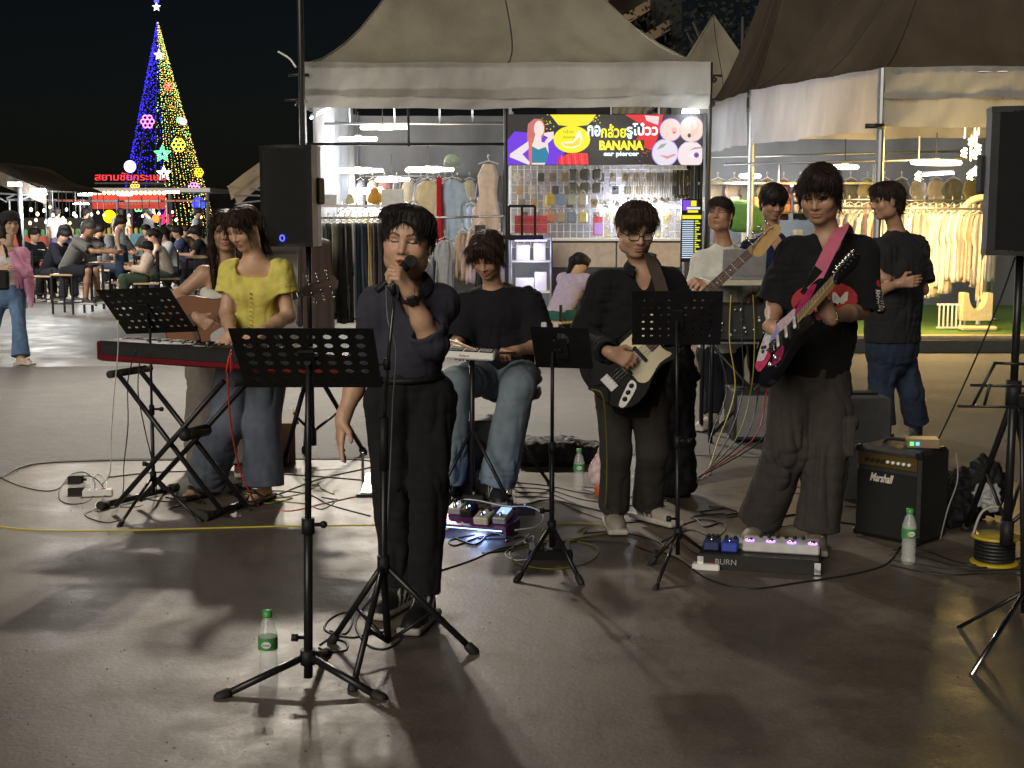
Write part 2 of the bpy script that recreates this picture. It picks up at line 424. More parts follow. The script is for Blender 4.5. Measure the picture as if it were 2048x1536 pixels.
def head_color(V, fr, skin, k, lip, hairc, fem, eyes, lod=0):
    if lod: return np.tile(np.array(skin, float), (len(V), 1))
    q = (V - fr[0]); q = np.stack([q @ fr[1], q @ fr[2], q @ fr[3]], 1) / k
    x, y, z = q.T; ax = np.abs(x); c = np.tile(np.array(skin, float), (len(V), 1)); fr_ = y > .05
    def mixc(m, col, a=1.): c[m] = c[m] * (1 - a) + np.array(col) * a
    mixc(fr_ & (((ax - .040) / .02) ** 2 + ((z + .024) / .018) ** 2 < 1), (skin[0] * 1.05, skin[1] * .86, skin[2] * .84), .5)
    mixc(fr_ & (ax < .022 + .002 * fem) & (np.abs(z + .0625) < .0125 * (1 - (ax / .026) ** 2) + .001), lip)
    b = .0265 + .010 * np.clip((ax - .012) / .03, 0, 1) - .012 * np.clip((ax - .036) / .02, 0, 1)
    mixc(fr_ & (ax > .011) & (ax < .050) & (np.abs(z - b) < (.0032 if fem else .0046)), hairc, .85)
    ex = ax - .0315
    if eyes == 'open':
        mixc(fr_ & ((ex / .0145) ** 2 + ((z - .005) / .0055) ** 2 < 1), (.55, .52, .50))
        mixc(fr_ & (ex ** 2 + (z - .0055) ** 2 < .0054 ** 2), (.012, .008, .006))
    mixc(fr_ & (np.abs(ex) < .017) & (np.abs(z - (.0098 if eyes == 'open' else .0035) + (14 if eyes == 'open' else -8) * ex ** 2) < .0030), (.020, .013, .011))
    mixc(fr_ & (ax < .0135) & (ax > .004) & (np.abs(z + .0365) < .0022), (skin[0] * .25, skin[1] * .2, skin[2] * .2))
    return c
def hair_prims(fr, style, k=1.):
    ax = fr[1:]; g = lambda x, y, z: L_(fr, x * k, y * k, z * k)
    e = lambda c, r, kk=.02: E_(g(*c), A(r) * k, ax, kk)
    face = SUB(e((0, .105, -.045), (.063, .066, .105), .012))
    P = [e((0, -.018, .040), (.089, .106, .094))]
    if style == 'messy':      # short and full, swept, with tails over the neck
        P = [e((0, -.018, .044), (.090, .106, .094)), e((-.035, .035, .098), (.058, .05, .036), .03), e((.045, .04, .085), (.05, .05, .04), .03)]
        for x in (-1, 1): P += [C_(g(.080 * x, .0, .04), g(.078 * x, -.008, -.012), .020 * k, .009 * k)]
        P += [C_(g(0, -.085, 0), g(0, -.07, -.10), .05 * k, .03 * k)]
        face = SUB(e((-.006, .112, -.030), (.068, .068, .106), .01))
    elif style == 'curtain':  # centre parting falling over the forehead
        P = [e((0, -.016, .045), (.095, .112, .096))]
        for x in (-1, 1):
            P += [C_(g(.018 * x, .085, .098), g(.072 * x, .078, .035), .028 * k, .020 * k), C_(g(.082 * x, .02, .05), g(.080 * x, .0, -.035), .024 * k, .013 * k)]
        P += [C_(g(0, -.085, 0), g(0, -.08, -.12), .058 * k, .03 * k)]
        face = SUB(e((0, .115, -.052), (.062, .066, .100), .01))
    elif style == 'crop':     # tousled crop, sides clipped short
        P = [e((0, -.016, .042), (.083, .102, .092)), e((0, .03, .100), (.078, .066, .042), .03), e((-.04, .07, .072), (.045, .036, .03), .02), e((.04, .07, .074), (.045, .036, .03), .02)]
        P += [H_(g(0, 0, -.04), -fr[3])]
        face = SUB(e((0, .114, -.042), (.067, .066, .104), .01))
    elif style == 'fringe':   # heavy straight fringe and a tail at the neck
        P = [e((0, -.014, .043), (.086, .106, .093)), e((.012, .066, .080), (.068, .036, .040), .02)]
        for x in (-1, 1): P += [C_(g(.083 * x, .012, .04), g(.080 * x, .004, -.045), .018 * k, .009 * k)]
        P += [C_(g(.01, -.085, -.02), g(.02, -.075, -.17), .05 * k, .016 * k)]
        face = SUB(e((-.008, .122, -.044), (.070, .068, .092), .008))
    elif style == 'short':
        P = [e((0, -.018, .040), (.084, .102, .090)), e((0, .05, .085), (.066, .05, .036), .02), e((0, -.06, -.03), (.066, .05, .06), .03), H_(g(0, 0, -.080), -fr[3])]
        face = SUB(e((0, .115, -.05), (.066, .066, .100), .01))
    elif style == 'mop':      # bowl shaped, over the ears
        P = [e((0, -.012, .042), (.098, .112, .100)), e((0, .06, .068), (.08, .044, .05), .02), e((0, -.055, -.03), (.072, .055, .06), .03), H_(g(0, 0, -.070), -fr[3])]
        face = SUB(e((0, .13, -.055), (.075, .066, .092), .008))
    elif style == 'bun':      # pulled back with loose locks beside the face
        P = [e((0, -.018, .038), (.083, .104, .088)), e((0, -.115, .0), (.04, .04, .045), .02)]
        for x in (-1, 1): P += [C_(g(.035 * x, .078, .085), g(.072 * x, .062, .015), .014 * k, .008 * k), C_(g(.072 * x, .062, .015), g(.070 * x, .060, -.055), .007 * k, .003 * k)]
        P += [C_(g(.0, -.10, -.02), g(.04, -.07, -.17), .04 * k, .022 * k)]
        face = SUB(e((0, .118, -.045), (.064, .07, .106), .012))
    elif style == 'long':
        P = [e((0, -.016, .040), (.088, .106, .092))]
        for x in (-1, 1):
            P += [C_(g(.01 * x, .072, .105), g(.072 * x, .055, .03), .02 * k, .017 * k), C_(g(.078 * x, .02, .03), g(.085 * x, .02, -.13), .027 * k, .024 * k), C_(g(.085 * x, .02, -.13), g(.075 * x, .06, -.33), .026 * k, .012 * k)]
        P += [C_(g(0, -.075, 0), g(0, -.09, -.28), .062 * k, .04 * k)]
        face = SUB(e((0, .118, -.045), (.062, .07, .110), .01))
    return P[:1] + [e((0, .026, .056), (.076, .078, .066), .02)] + P[1:] + [face]
def strands(V, N, fr, n, length, seed, k):
    rr = np.random.RandomState(seed); q = V - fr[0]; zz = q @ fr[3]
    sel = rr.choice(len(V), min(n, len(V)), replace=False); mb = MB()
    crown = L_(fr, 0.01, -.03, .13 * k)
    for i in sel:
        p = V[i]; nn = N[i]; t = p - crown; t = t + fr[3] * -.10 + rr.normal(0, .012, 3); t = t - nn * (t @ nn); t = nrm(t)
        Lh = length * rr.uniform(.5, 1.2); pts = []
        for s in (0, .3, .65, 1.):
            pts.append(p - nn * .003 + t * Lh * s + nn * (.006 * math.sin(s * 2.6) * rr.uniform(.3, 1.1)) - fr[3] * (.012 * s * s))
        mb.tube(pts, [.0014, .0014, .0010, .0003], 3, cap=False)
    return mb
def hand_prims(w_, d, n, tside, curl=.5, k=1., spread=.0, thumb=.5):
    d = nrm(A(d)); n = nrm(A(n) - d * (A(n) @ d)); t = nrm(np.cross(d, n)) * tside; P = []
    curls = curl if hasattr(curl, '__len__') else [curl] * 4
    P.append(C_(w_ - d * .02 * k, w_ + d * .02 * k, .026 * k, .025 * k, .02))
    for i in range(4):
        kn = w_ + d * (.088 - (.0, .0, .004, .012)[i]) * k + t * (.031 - .0205 * i) * k
        P.append(C_(w_ + d * .012 * k + t * (.014 - .010 * i) * k, kn, .0165 * k, .0115 * k, .014))
        ln = (.072, .080, .074, .058)[i] * k; a = 0.; p = kn; dd = nrm(d + t * spread * (1.5 - i) * .2); rr_ = .0096 * k
        for j, fr_ in enumerate((.45, .31, .24)):
            a += curls[i] * (1.0, 1.15, .8)[j]; q = p + (dd * math.cos(a) + n * math.sin(a)) * ln * fr_
            P.append(C_(p, q, rr_, rr_ * .92, .004)); p = q; rr_ *= .92
    b = w_ + d * .022 * k + t * .026 * k; m = b + nrm(d * .55 + t * .75 + n * .35) * .045 * k
    e = m + nrm(d * .9 + t * (.3 - thumb * .6) + n * (.2 + thumb * .6)) * .034 * k
    P += [C_(b, m, .016 * k, .0115 * k, .012), C_(m, e, .011 * k, .009 * k, .004)]
    return P
def join(parts):
    V = []; Q = []; Cc = []; b = 0
    for v, q, c in parts:
        V.append(v); Q.append(q + b); Cc.append(np.broadcast_to(np.asarray(c, float), (len(v), 3))); b += len(v)
    return np.concatenate(V), np.concatenate(Q), np.concatenate(Cc)

def person(label, J, head, skin, top, bottom, shoes=None, hair=None, hands=(None, None), lod=0, group=None, seed=1, cat='person', build=1., bareleg=False):
    """J: world joints head, neck, pel, sA/sB (image left / right), eA, wA, hA(hip), kA, fA(ankle), tA (toe direction)"""
    J = {k_: A(v) for k_, v in J.items()}
    up = nrm(J['neck'] - J['pel']); side = nrm(J['sB'] - J['sA']); fwd = nrm(np.cross(side, up)); W = float(np.linalg.norm(J['sB'] - J['sA']))
    base = (J['fA'] + J['fB']) / 2; base[2] = min(J['fA'][2], J['fB'][2]) - .08
    hs = (.0125, .020, .03)[lod]; b_ = build; k = head.get('k', 1.)
    fr = head_frame(J['head'], head.get('yaw', 0), head.get('pitch', 0), head.get('roll', 0))
    hairc = (hair or {}).get('col', (.012, .009, .008))
    cp = lerp(J['pel'], J['neck'], .64); wp = lerp(J['pel'], J['neck'], .34)
    # --- body, one continuous skin
    HP = head_prims(fr, k, head.get('mouth', 0.), head.get('fem', 0), head.get('jaw', 1.))
    body = HP + [C_(J['neck'] + up * .0, L_(fr, 0, -.018, -.055), .054 * b_, .050 * b_, .03),
                 T_(cp, wp, W * .5 - .02, W * .40 - .012, fwd, 1.55, .05), T_(wp, J['pel'], W * .40 - .012, W * .42, fwd, 1.4, .05)]
    for x in 'AB':
        s, e, w_ = J['s' + x], J['e' + x], J['w' + x]
        body += [C_(J['neck'] - up * .035, s, .044, .048 * b_, .05), C_(s, e, .047 * b_, .038 * b_, .03), C_(e, lerp(e, w_, .4), .0385 * b_, .038 * b_, .02), C_(lerp(e, w_, .4), w_, .037 * b_, .026, .02)]
        if bareleg or lod == 0:
            h_, kn, f = J['h' + x], J['k' + x], J['f' + x]
            if bareleg: body += [C_(h_, kn, .078 * b_, .055 * b_, .02), C_(kn, lerp(kn, f, .35), .053 * b_, .054 * b_, .02), C_(lerp(kn, f, .35), f, .053 * b_, .036, .02)]
            else: body += [C_(h_, kn, .055, .045, .02), C_(kn, f, .045, .036, .02)]
            if shoes is None or shoes.get('kind') == 'sandal':
                t = nrm(J['t' + x]); fl = A(f[0], f[1], base[2] + .035)
                body += [C_(f, fl - t * .03 + UP * .005, .034, .030, .02), C_(fl - t * .03, fl + t * .10, .030, .026, .02), C_(fl + t * .10 - UP * .008, fl + t * .15 - UP * .012, .026, .016, .02)]
    hp = []
    for hd, x, ts in ((hands[0], 'A', 1), (hands[1], 'B', -1)):
        if hd is None:
            hd = dict(d=J['w' + x] - J['e' + x], n=side * (1 if x == 'A' else -1))
        p = hand_prims(J['w' + x], hd['d'], hd['n'], hd.get('ts', ts), hd.get('curl', .45), hd.get('k', .96), hd.get('spread', 0), hd.get('thumb', .5))
        hp.append(p); body = body + p
    parts = []
    V, Q = nets(body, hs)
    if lod == 0:
        boxes = []
        c0 = fr[0] + fr[2] * .005; boxes.append((c0 - A(.135, .15, .16), c0 + A(.135, .15, .16), .0030))
        for p in hp:
            lo, hi = bounds(p[1:]); boxes.append((lo - .006, hi + .006, .0042))
        cen = V[Q].mean(1); drop = np.zeros(len(Q), bool)
        for lo, hi, h_ in boxes:
            drop |= ((cen > lo + .008) & (cen < hi - .008)).all(1)
            v, q = nets(body, h_, (lo, hi)); parts.append([v, q, None])
        Q = Q[~drop]; used = np.unique(Q); mp = np.full(len(V), -1); mp[used] = np.arange(len(used)); V = V[used]; Q = mp[Q]
        for p in parts:      # weld the border of each fine patch onto the coarse skin
            e = np.sort(np.stack([p[1], np.roll(p[1], -1, 1)], -1).reshape(-1, 2), 1); u_, ct = np.unique(e, axis=0, return_counts=True)
            for bi in np.unique(u_[ct == 1]):
                dd = ((V - p[0][bi]) ** 2).sum(1); j = int(dd.argmin())
                if dd[j] < (hs * 1.3) ** 2: p[0][bi] = V[j]
    parts.append([V, Q, None])
    for p in parts:
        p[2] = head_color(p[0], fr, skin, k, head.get('lip', (skin[0] * .82, skin[1] * .58, skin[2] * .58)), hairc, head.get('fem', 0), head.get('eyes', 'down'), lod)
    V, Q, Cc = join(parts)
    if lod == 0:
        _, fi, inv = np.unique(np.round(V * 20000).astype(np.int64), axis=0, return_index=True, return_inverse=True)
        Q = inv.reshape(-1)[Q]; V = V[fi]; Cc = Cc[fi]
        Q = Q[(Q[:, 0] != Q[:, 2]) & (Q[:, 1] != Q[:, 3]) & (Q[:, 0] != Q[:, 1]) & (Q[:, 2] != Q[:, 3]) & (Q[:, 1] != Q[:, 2]) & (Q[:, 0] != Q[:, 3])]
    me = np_mesh('person', V, Q, SKINM, None, base, True, Cc); tag(me, label, cat, group)
    # --- hair
    if hair:
        HPp = hair_prims(fr, hair['style'], k * hair.get('k', 1.) * (1., 1.07, 1.10)[lod])
        v, q = nets(HPp, (.0055, .011, .016)[lod])
        if len(v):
            N = vnormals(v, q)
            if lod == 0:
                v = v + N * (.007 * (vnoise(v * np.array([85, 85, 40]), seed) - .5) + .006 * (vnoise(v * 34, seed + 3) - .5))[:, None]
            o = np_mesh('hair', v, q, HAIRM, me, None, True, np.array(hairc))
            if lod == 0:
                mb = strands(v, N, fr, hair.get('n', 420) * 3, hair.get('len', .055), seed, k)
                so_ = mb.build('strand', HAIRM, o, smooth=True); so_['kind'] = 'stuff'
                ca = so_.data.color_attributes.new('Col', 'FLOAT_COLOR', 'POINT')
                hc = np.ones((len(mb.v), 4), np.float32); hc[:, :3] = np.array(hairc) * np.repeat(np.random.RandomState(seed).uniform(.5, 3.2, len(mb.v) // 12 + 1), 12)[:len(mb.v), None]; ca.data.foreach_set('color', hc.ravel())  # random strand brightness, the paler strands suggest sheen
    # --- top
    lo_ = top.get('loose', .01); hem = top.get('hem', -.02); cl = top['col']; hg = (.0072, .016, .024)[lod]
    tp = [T_(cp, wp, W * .5 + .002 + lo_, W * top.get('waist', .43) + lo_, fwd, 1.42, .05), T_(wp, J['pel'] + up * (hem - .02), W * top.get('waist', .43) + lo_, W * .46 + lo_, fwd, 1.36, .05)]
    if top.get('bust'):
        for x in (-1, 1): tp.append(E_(cp + side * x * .062 + fwd * .065 - up * .01, A(.062, .055, .06), (side, fwd, up), .05))
    slv = top.get('sleeve', 'short'); thk = .0
    for x in 'AB':
        s, e, w_ = J['s' + x], J['e' + x], J['w' + x]; sl_ = slv if isinstance(slv, str) else slv['AB'.index(x)]
        if sl_ == 'none': continue
        tp.append(C_(J['neck'] - up * .038, s, .052, .056 + lo_ * .6, .06))
        ra = .060 + lo_ * .8
        if sl_ in ('short', 'puff'):
            fz = .82 if sl_ == 'short' else .42; en = lerp(s, e, top.get('slen', fz)); rb = ra + (.008 if sl_ == 'short' else .012)
            tp.append(CF(s, en, ra, rb, .04)); d = nrm(e - s); tp.append(SUB(C_(en - d * .03, en + d * .05, rb - .012, rb - .010, .006)))
        else:
            rb = .050 + lo_ * .8; tp.append(C_(s, e, ra, rb, .04))
            en = lerp(e, w_, .94 if sl_ == 'long' else .16); r2 = .040 + lo_ * .5 if sl_ == 'long' else rb + .006
            tp.append(CF(e, en, rb, r2, .02)); d = nrm(w_ - e)
            if sl_ == 'rolled': tp.append(CF(en - d * .045, en, r2 + .005, r2 + .006, .006))
            tp.append(SUB(C_(en - d * .02, en + d * .06, r2 - .010, r2 - .008, .005)))
    tp.append(H_(J['pel'] + up * hem, -up))
    nk = top.get('neck', 'crew')
    if nk == 'crew': tp.append(SUB(E_(J['neck'] + up * .035 + fwd * .012, A(.066, .066, .06), (side, fwd, up), .01)))
    elif nk == 'vee': tp.append(SUB(E_(J['neck'] + up * .02 + fwd * .05, A(.056, .075, .105), (side, fwd, up), .01)))
    elif nk == 'open': tp.append(SUB(E_(J['neck'] + up * .015 + fwd * .06, A(.040, .07, .12), (side, fwd, up), .01)))
    elif nk == 'square': tp.append(SUB(B_(J['neck'] + up * .06 + fwd * .05, A(.088, .14, .145), (side, fwd, up), .02, .01)))
    elif nk == 'cami': tp += [SUB(B_(J['neck'] + up * .08, A(.3, .3, .205), (side, fwd, up), .02, .02))]
    v, q = nets(tp, hg); v = fold(v, q, top.get('fold', .011 if lod == 0 else .006), seed)
    cc = np.tile(np.array(cl, float), (len(v), 1))
    if top.get('paint'): cc = top['paint'](v, cc, J, up, side, fwd)
    shirt = np_mesh(top.get('name', 'shirt'), v, q, CLOTH, me, None, True, cc)
    if top.get('collar'):
        mb = []; r0 = .068
        pts = []
        for i in range(15):
            a = math.radians(-152 + 304 * i / 14); o = math.sin(a) * r0; f_ = -math.cos(a) * r0
            pts.append(J['neck'] + up * (.034 - .030 * abs(math.sin(a * .5)) ** 4 * 1.4) + side * o + fwd * (f_ + .012 + .02 * abs(i - 7) / 7))
        m2 = MB()
        def cf(u_, v_):
            i = u_ * 14; a = int(min(i, 13)); p = lerp(pts[a], pts[a + 1], i - a); c = J['neck'] + up * 0; out = nrm((p - c) - up * ((p - c) @ up))
            return p + up * (.022 - .045 * v_) + out * (.004 + .022 * v_ + .006 * math.sin(v_ * 3.1))
        m2.sheet(cf, 28, 4); o = m2.build('collar', CLOTH, shirt, smooth=True)
        ca = o.data.color_attributes.new('Col', 'FLOAT_COLOR', 'POINT'); hc = np.ones((len(m2.v), 4), np.float32); hc[:, :3] = cl; ca.data.foreach_set('color', hc.ravel())
    # --- bottom
    lb = bottom.get('loose', .012); waist = bottom.get('waist', .06); hipm = (J['hA'] + J['hB']) / 2
    bp = [T_(J['pel'] + up * .12, lerp(J['pel'], hipm, .6), W * .44 + lb * .5, W * .455 + lb, fwd, 1.32, .04), H_(J['pel'] + up * waist, up)]
    rk, ra = bottom.get('rk', .066) + lb, bottom.get('ra', .058) + lb
    kn_k = .016
    for x in 'AB':
        h_, kn, f = J['h' + x], J['k' + x], J['f' + x]; cut = bottom.get('cut', .96)
        if bottom.get('short'):
            bp.append(CF(h_, lerp(h_, kn, bottom['short']), .092 * b_ + lb, .078 + lb, kn_k))
        else:
            bp += [C_(h_, kn, .088 * b_ + lb, rk, kn_k), CF(kn, lerp(kn, f, cut), rk, ra, .03)]
        for pk in bottom.get('pocket', ()):
            if pk == x:
                mid = lerp(kn, h_, .18); out = side * (1 if x == 'B' else -1); ldir = nrm(h_ - kn)
                bp.append(B_(mid + out * (.07 + lb) + fwd * .03, A(.022, .075, .085), (out, fwd, ldir), .012, .008))
                bp.append(B_(mid + out * (.075 + lb) + fwd * .03 + ldir * .07, A(.026, .080, .022), (out, fwd, ldir), .008, .003))
    v, q = nets(bp, hg * 1.1); v = fold(v, q, bottom.get('fold', .016 if lod == 0 else .008) * .85, seed + 11, bottom.get('fsc', .8), 1.1, .75)
    cb = np.tile(np.array(bottom['col'], float), (len(v), 1))
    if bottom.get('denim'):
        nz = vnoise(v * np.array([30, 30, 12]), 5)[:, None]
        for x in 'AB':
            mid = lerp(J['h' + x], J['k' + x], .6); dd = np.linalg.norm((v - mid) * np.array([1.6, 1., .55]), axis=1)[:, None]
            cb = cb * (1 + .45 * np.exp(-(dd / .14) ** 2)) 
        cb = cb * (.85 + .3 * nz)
    trs = np_mesh(bottom.get('name', 'trousers'), v, q, CLOTH, me, None, True, cb)
    if bottom.get('belt'):
        m2 = MB(); pts = []
        for i in range(20):
            a = 2 * math.pi * i / 20; rx = W * .455 + lb + .008; pts.append(J['pel'] + up * (waist - .02) + side * math.cos(a) * rx + fwd * math.sin(a) * rx / 1.3)
        m2.tube(pts, .013, 6, closed=True); m2.build('belt', BLACKP, trs, smooth=True)
    # --- shoes
    if shoes:
        for x in 'AB':
            f = J['f' + x]; t = A(J['t' + x]); t = nrm(A(t[0], t[1], 0)); sd_ = np.cross(UP, t); z0 = base[2]; ks = shoes.get('k', 1.)
            c = A(f[0], f[1], z0) + t * .055 * ks
            if f[2] - z0 > .13: c[2] = f[2] - .085; z0 = c[2]
            if shoes.get('kind') == 'sandal':
                sp = [B_(c + UP * .012, A(.135 * ks, .045 * ks, .012), (t, sd_, UP), .012, .01), C_(c + t * .03 - sd_ * .046 + UP * .02, c + t * .06 + UP * .062, .011, .011, .01), C_(c + t * .03 + sd_ * .046 + UP * .02, c + t * .06 + UP * .062, .011, .011, .01)]
            else:
                sp = [E_(c + t * .045 * ks + UP * .034, A(.098, .046, .040) * ks, (t, sd_, UP), .03), E_(c - t * .055 * ks + UP * .045, A(.068, .040, .058) * ks, (t, sd_, UP), .04),
                      C_(c - t * .055 * ks + UP * .06, f + UP * .01, .042 * ks, .044 * ks, .02), B_(c + UP * .015, A(.146 * ks, .047 * ks, .016), (t, sd_, UP), .014, .006), H_(A(0, 0, z0 + .002), -UP), H_(A(0, 0, f[2] + .03), UP)]
            v, q = nets(sp, (.005, .012, .02)[lod]); cs_ = np.tile(np.array(shoes['col'], float), (len(v), 1))
            cs_[v[:, 2] < z0 + .029] = shoes.get('sole', (.5, .48, .44))
            if shoes.get('stripes') is not None:
                u = (v - c) @ t + .6 * (v[:, 2] - z0); lat = np.abs((v - c) @ sd_)
                cs_[(np.mod(u + .03, .032) < .013) & (u > -.045) & (u < .05) & (lat > .025) & (v[:, 2] > z0 + .03)] = shoes['stripes']
            o = np_mesh('sandal' if shoes.get('kind') == 'sandal' else 'shoe', v, q, SHOEM, me, None, True, cs_)
            if lod == 0 and shoes.get('lace') is not None:
                m2 = MB()
                for i in range(4):
                    p = c + t * (.0 + .022 * i) * ks + UP * (.079 - .0105 * i) * ks
                    m2.tube([p - sd_ * .024, p + UP * .006, p + sd_ * .024 + t * .01], .0032, 5)
                m2.build('lace', shoes['lace'], o, smooth=True)
    me['_f'] = 0; del me['_f']
    return me, dict(fr=fr, up=up, side=side, fwd=fwd, shirt=shirt, trousers=trs, J=J)
def joints(Y0, **p):
    out = {}
    for k_, v in p.items(): out[k_] = A(v[:3]) if k_ in ('tA', 'tB') else at(v[0], v[1], Y0 + (v[2] if len(v) > 2 else 0))
    if 'hA' not in out:
        sd = nrm(out['sB'] - out['sA']); up = nrm(out['neck'] - out['pel']); out['hA'] = out['pel'] - sd * .082 - up * .06; out['hB'] = out['pel'] + sd * .082 - up * .06
    return out
def stand_joints(g, yaw, h=1.68, arms='down', lean=0.):
    """generic standing pose at ground point g facing yaw degrees (0 = towards the camera)"""
    k = h / 1.68; a = math.radians(yaw); f = A(math.sin(a), -math.cos(a), 0); s = np.cross(UP, f); g = A(g)
    q = lambda x, y, z: g + s * x * k + f * y * k + UP * z * k
    J = dict(head=q(0, .02 + lean * 1.5, 1.555), neck=q(0, 0 + lean, 1.40), pel=q(0, 0, .93), sA=q(-.165, lean, 1.355), sB=q(.165, lean, 1.355),
             kA=q(-.09, .02, .49), kB=q(.09, .02, .49), fA=q(-.10, -.01, .09), fB=q(.10, .0, .09), tA=f - s * .2, tB=f + s * .2, hA=q(-.082, 0, .87), hB=q(.082, 0, .87))
    if arms == 'down': J.update(eA=q(-.21, -.02, 1.09), eB=q(.21, -.02, 1.09), wA=q(-.21, .05, .85), wB=q(.21, .05, .85))
    elif arms == 'front': J.update(eA=q(-.22, .02, 1.08), eB=q(.22, .02, 1.08), wA=q(-.10, .24, 1.12), wB=q(.10, .24, 1.12))
    elif arms == 'up': J.update(eA=q(-.22, .02, 1.08), eB=q(.20, .08, 1.12), wA=q(-.21, .10, .86), wB=q(.08, .22, 1.30))
    return J
def sit_joints(g, yaw, seat=.62, lean=.15, h=1.68, arms='table', legs=.40):
    k = h / 1.68; a = math.radians(yaw); f = A(math.sin(a), -math.cos(a), 0); s = np.cross(UP, f); g = A(g)
    q = lambda x, y, z: g + s * x * k + f * y * k + UP * (z * k)
    b = seat / k + .09
    J = dict(pel=q(0, 0, b), neck=q(0, lean, b + .46), head=q(0, lean * 1.25 + .02, b + .615), sA=q(-.165, lean * .95, b + .42), sB=q(.165, lean * .95, b + .42),
             hA=q(-.085, .03, b - .03), hB=q(.085, .03, b - .03), kA=q(-.12, .42, b - .03), kB=q(.12, .42, b - .03),
             fA=q(-.12, .42 - .06, max(.09, b - .47)), fB=q(.12, .42 + .02, max(.09, b - .45)), tA=f - s * .2, tB=f + s * .2)
    if arms == 'table': J.update(eA=q(-.24, lean + .12, b + .18), eB=q(.24, lean + .12, b + .18), wA=q(-.10, lean + .36, b + .20), wB=q(.10, lean + .36, b + .20))
    elif arms == 'reach': J.update(eA=q(-.20, lean + .26, b + .28), eB=q(.20, lean + .28, b + .28), wA=q(-.10, lean + .52, b + .27), wB=q(.10, lean + .54, b + .27))
    else: J.update(eA=q(-.22, lean - .02, b + .14), eB=q(.22, lean - .02, b + .14), wA=q(-.12, .22, b + .06), wB=q(.12, .22, b + .06))
    return J
# ------------------------------------------------------------ ground
def ground_mat(name, c1, c2, rough, rv, bump, bscale, nscale=.6, stain=None, fine=90.):
    m = bpy.data.materials.new(name); m.use_nodes = True; MATS[name] = m
    n = m.node_tree.nodes; l = m.node_tree.links; b = n['Principled BSDF']; tc = n.new('ShaderNodeTexCoord')
    def noise(sc, det=8., ro=.6):
        q = n.new('ShaderNodeTexNoise'); q.inputs['Scale'].default_value = sc; q.inputs['Detail'].default_value = det; q.inputs['Roughness'].default_value = ro
        l.new(tc.outputs['Object'], q.inputs['Vector']); return q
    def rng(src, a, b_, lo=.35, hi=.65):
        q = n.new('ShaderNodeMapRange'); q.inputs['From Min'].default_value = lo; q.inputs['From Max'].default_value = hi; q.inputs['To Min'].default_value = a; q.inputs['To Max'].default_value = b_
        l.new(src, q.inputs['Value']); return q
    n1 = noise(nscale); n2 = noise(fine, 3.); n3 = noise(2.7, 10., .7)
    mx = n.new('ShaderNodeMix'); mx.data_type = 'RGBA'; mx.inputs['A'].default_value = (*c1, 1); mx.inputs['B'].default_value = (*c2, 1)
    l.new(rng(n1.outputs['Fac'], 0, 1).outputs[0], mx.inputs['Factor'])
    sc = n.new('ShaderNodeVectorMath'); sc.operation = 'SCALE'; l.new(mx.outputs['Result'], sc.inputs[0])
    pr = n.new('ShaderNodeMath'); pr.operation = 'MULTIPLY'; l.new(rng(n2.outputs['Fac'], .72, 1.28, .25, .75).outputs[0], pr.inputs[0]); l.new(rng(n3.outputs['Fac'], .75, 1.15).outputs[0], pr.inputs[1])
    l.new(pr.outputs[0], sc.inputs['Scale']); l.new(sc.outputs[0], b.inputs['Base Color'])
    l.new(rng(n3.outputs['Fac'], max(.05, rough - rv), rough + rv).outputs[0], b.inputs['Roughness'])
    nb = noise(bscale, 5.); ad = n.new('ShaderNodeMath'); ad.operation = 'ADD'; l.new(nb.outputs['Fac'], ad.inputs[0]); l.new(rng(noise(7., 6.).outputs['Fac'], 0, .6).outputs[0], ad.inputs[1])
    bp = n.new('ShaderNodeBump'); bp.inputs['Strength'].default_value = bump; bp.inputs['Distance'].default_value = .008; l.new(ad.outputs[0], bp.inputs['Height']); l.new(bp.outputs[0], b.inputs['Normal'])
    return m
CONC = ground_mat('worn_concrete', (.140, .121, .095), (.080, .067, .050), .50, .13, .16, 60.)
ASPH = ground_mat('asphalt', (.150, .150, .147), (.115, .115, .113), .78, .08, .9, 160., .4, fine=150.)
PLZA = ground_mat('plaza_concrete', (.20, .185, .155), (.15, .138, .115), .6, .12, .2, 40.)
g = MB(); g.add([(-300, -40, 0), (300, -40, 0), (300, 400, 0), (-300, 400, 0)], [(0, 1, 2, 3)]); tag(g.build('ground', PLZA), kind='structure')
edge = [gp(-900, 1120), gp(-300, 1010), gp(0, 957), gp(40, 940), gp(100, 927), gp(250, 920), gp(720, 918), gp(1100, 914), gp(1400, 912), gp(1700, 930), gp(2000, 962), gp(2400, 1010)]
edge = [A(p[0], p[1], .004) for p in spline(edge, 4)]
mb = MB(); mb.add([(-14, -14, .004)] + [p for p in edge] + [(14, -14, .004)], [tuple(range(len(edge) + 1, -1, -1))]); tag(mb.build('pavement_slab', CONC), kind='structure')
far = [gp(2700, 706), gp(1700, 706), gp(1000, 716), gp(600, 728), gp(0, 735), gp(-500, 745)]
far = [A(p[0], p[1], .0035) for p in far]
e0 = [A(p[0], p[1] - .02, .0025) for p in edge]
mb = MB(); k = len(e0); vs = [A(-40, e0[0][1], .0025)] + e0 + [A(40, e0[-1][1], .0025), A(40, far[0][1], .0025)] + [A(p[0], p[1], .0025) for p in far] + [A(-40, far[-1][1], .0025)]
mb.add(vs, [tuple(range(len(vs)))]); tag(mb.build('road', ASPH), kind='structure')
CRK = mat('crack_dirt', (.03, .028, .025), .9)
mb = MB(); rr = random.Random(3)
pts = [p + A(rr.uniform(-.01, .01), rr.uniform(-.012, .012), .0) for p in edge]
vs = []
for p in pts:
    wd = rr.uniform(.006, .02); vs += [p + A(0, -wd, .003), p + A(0, wd, .003)]
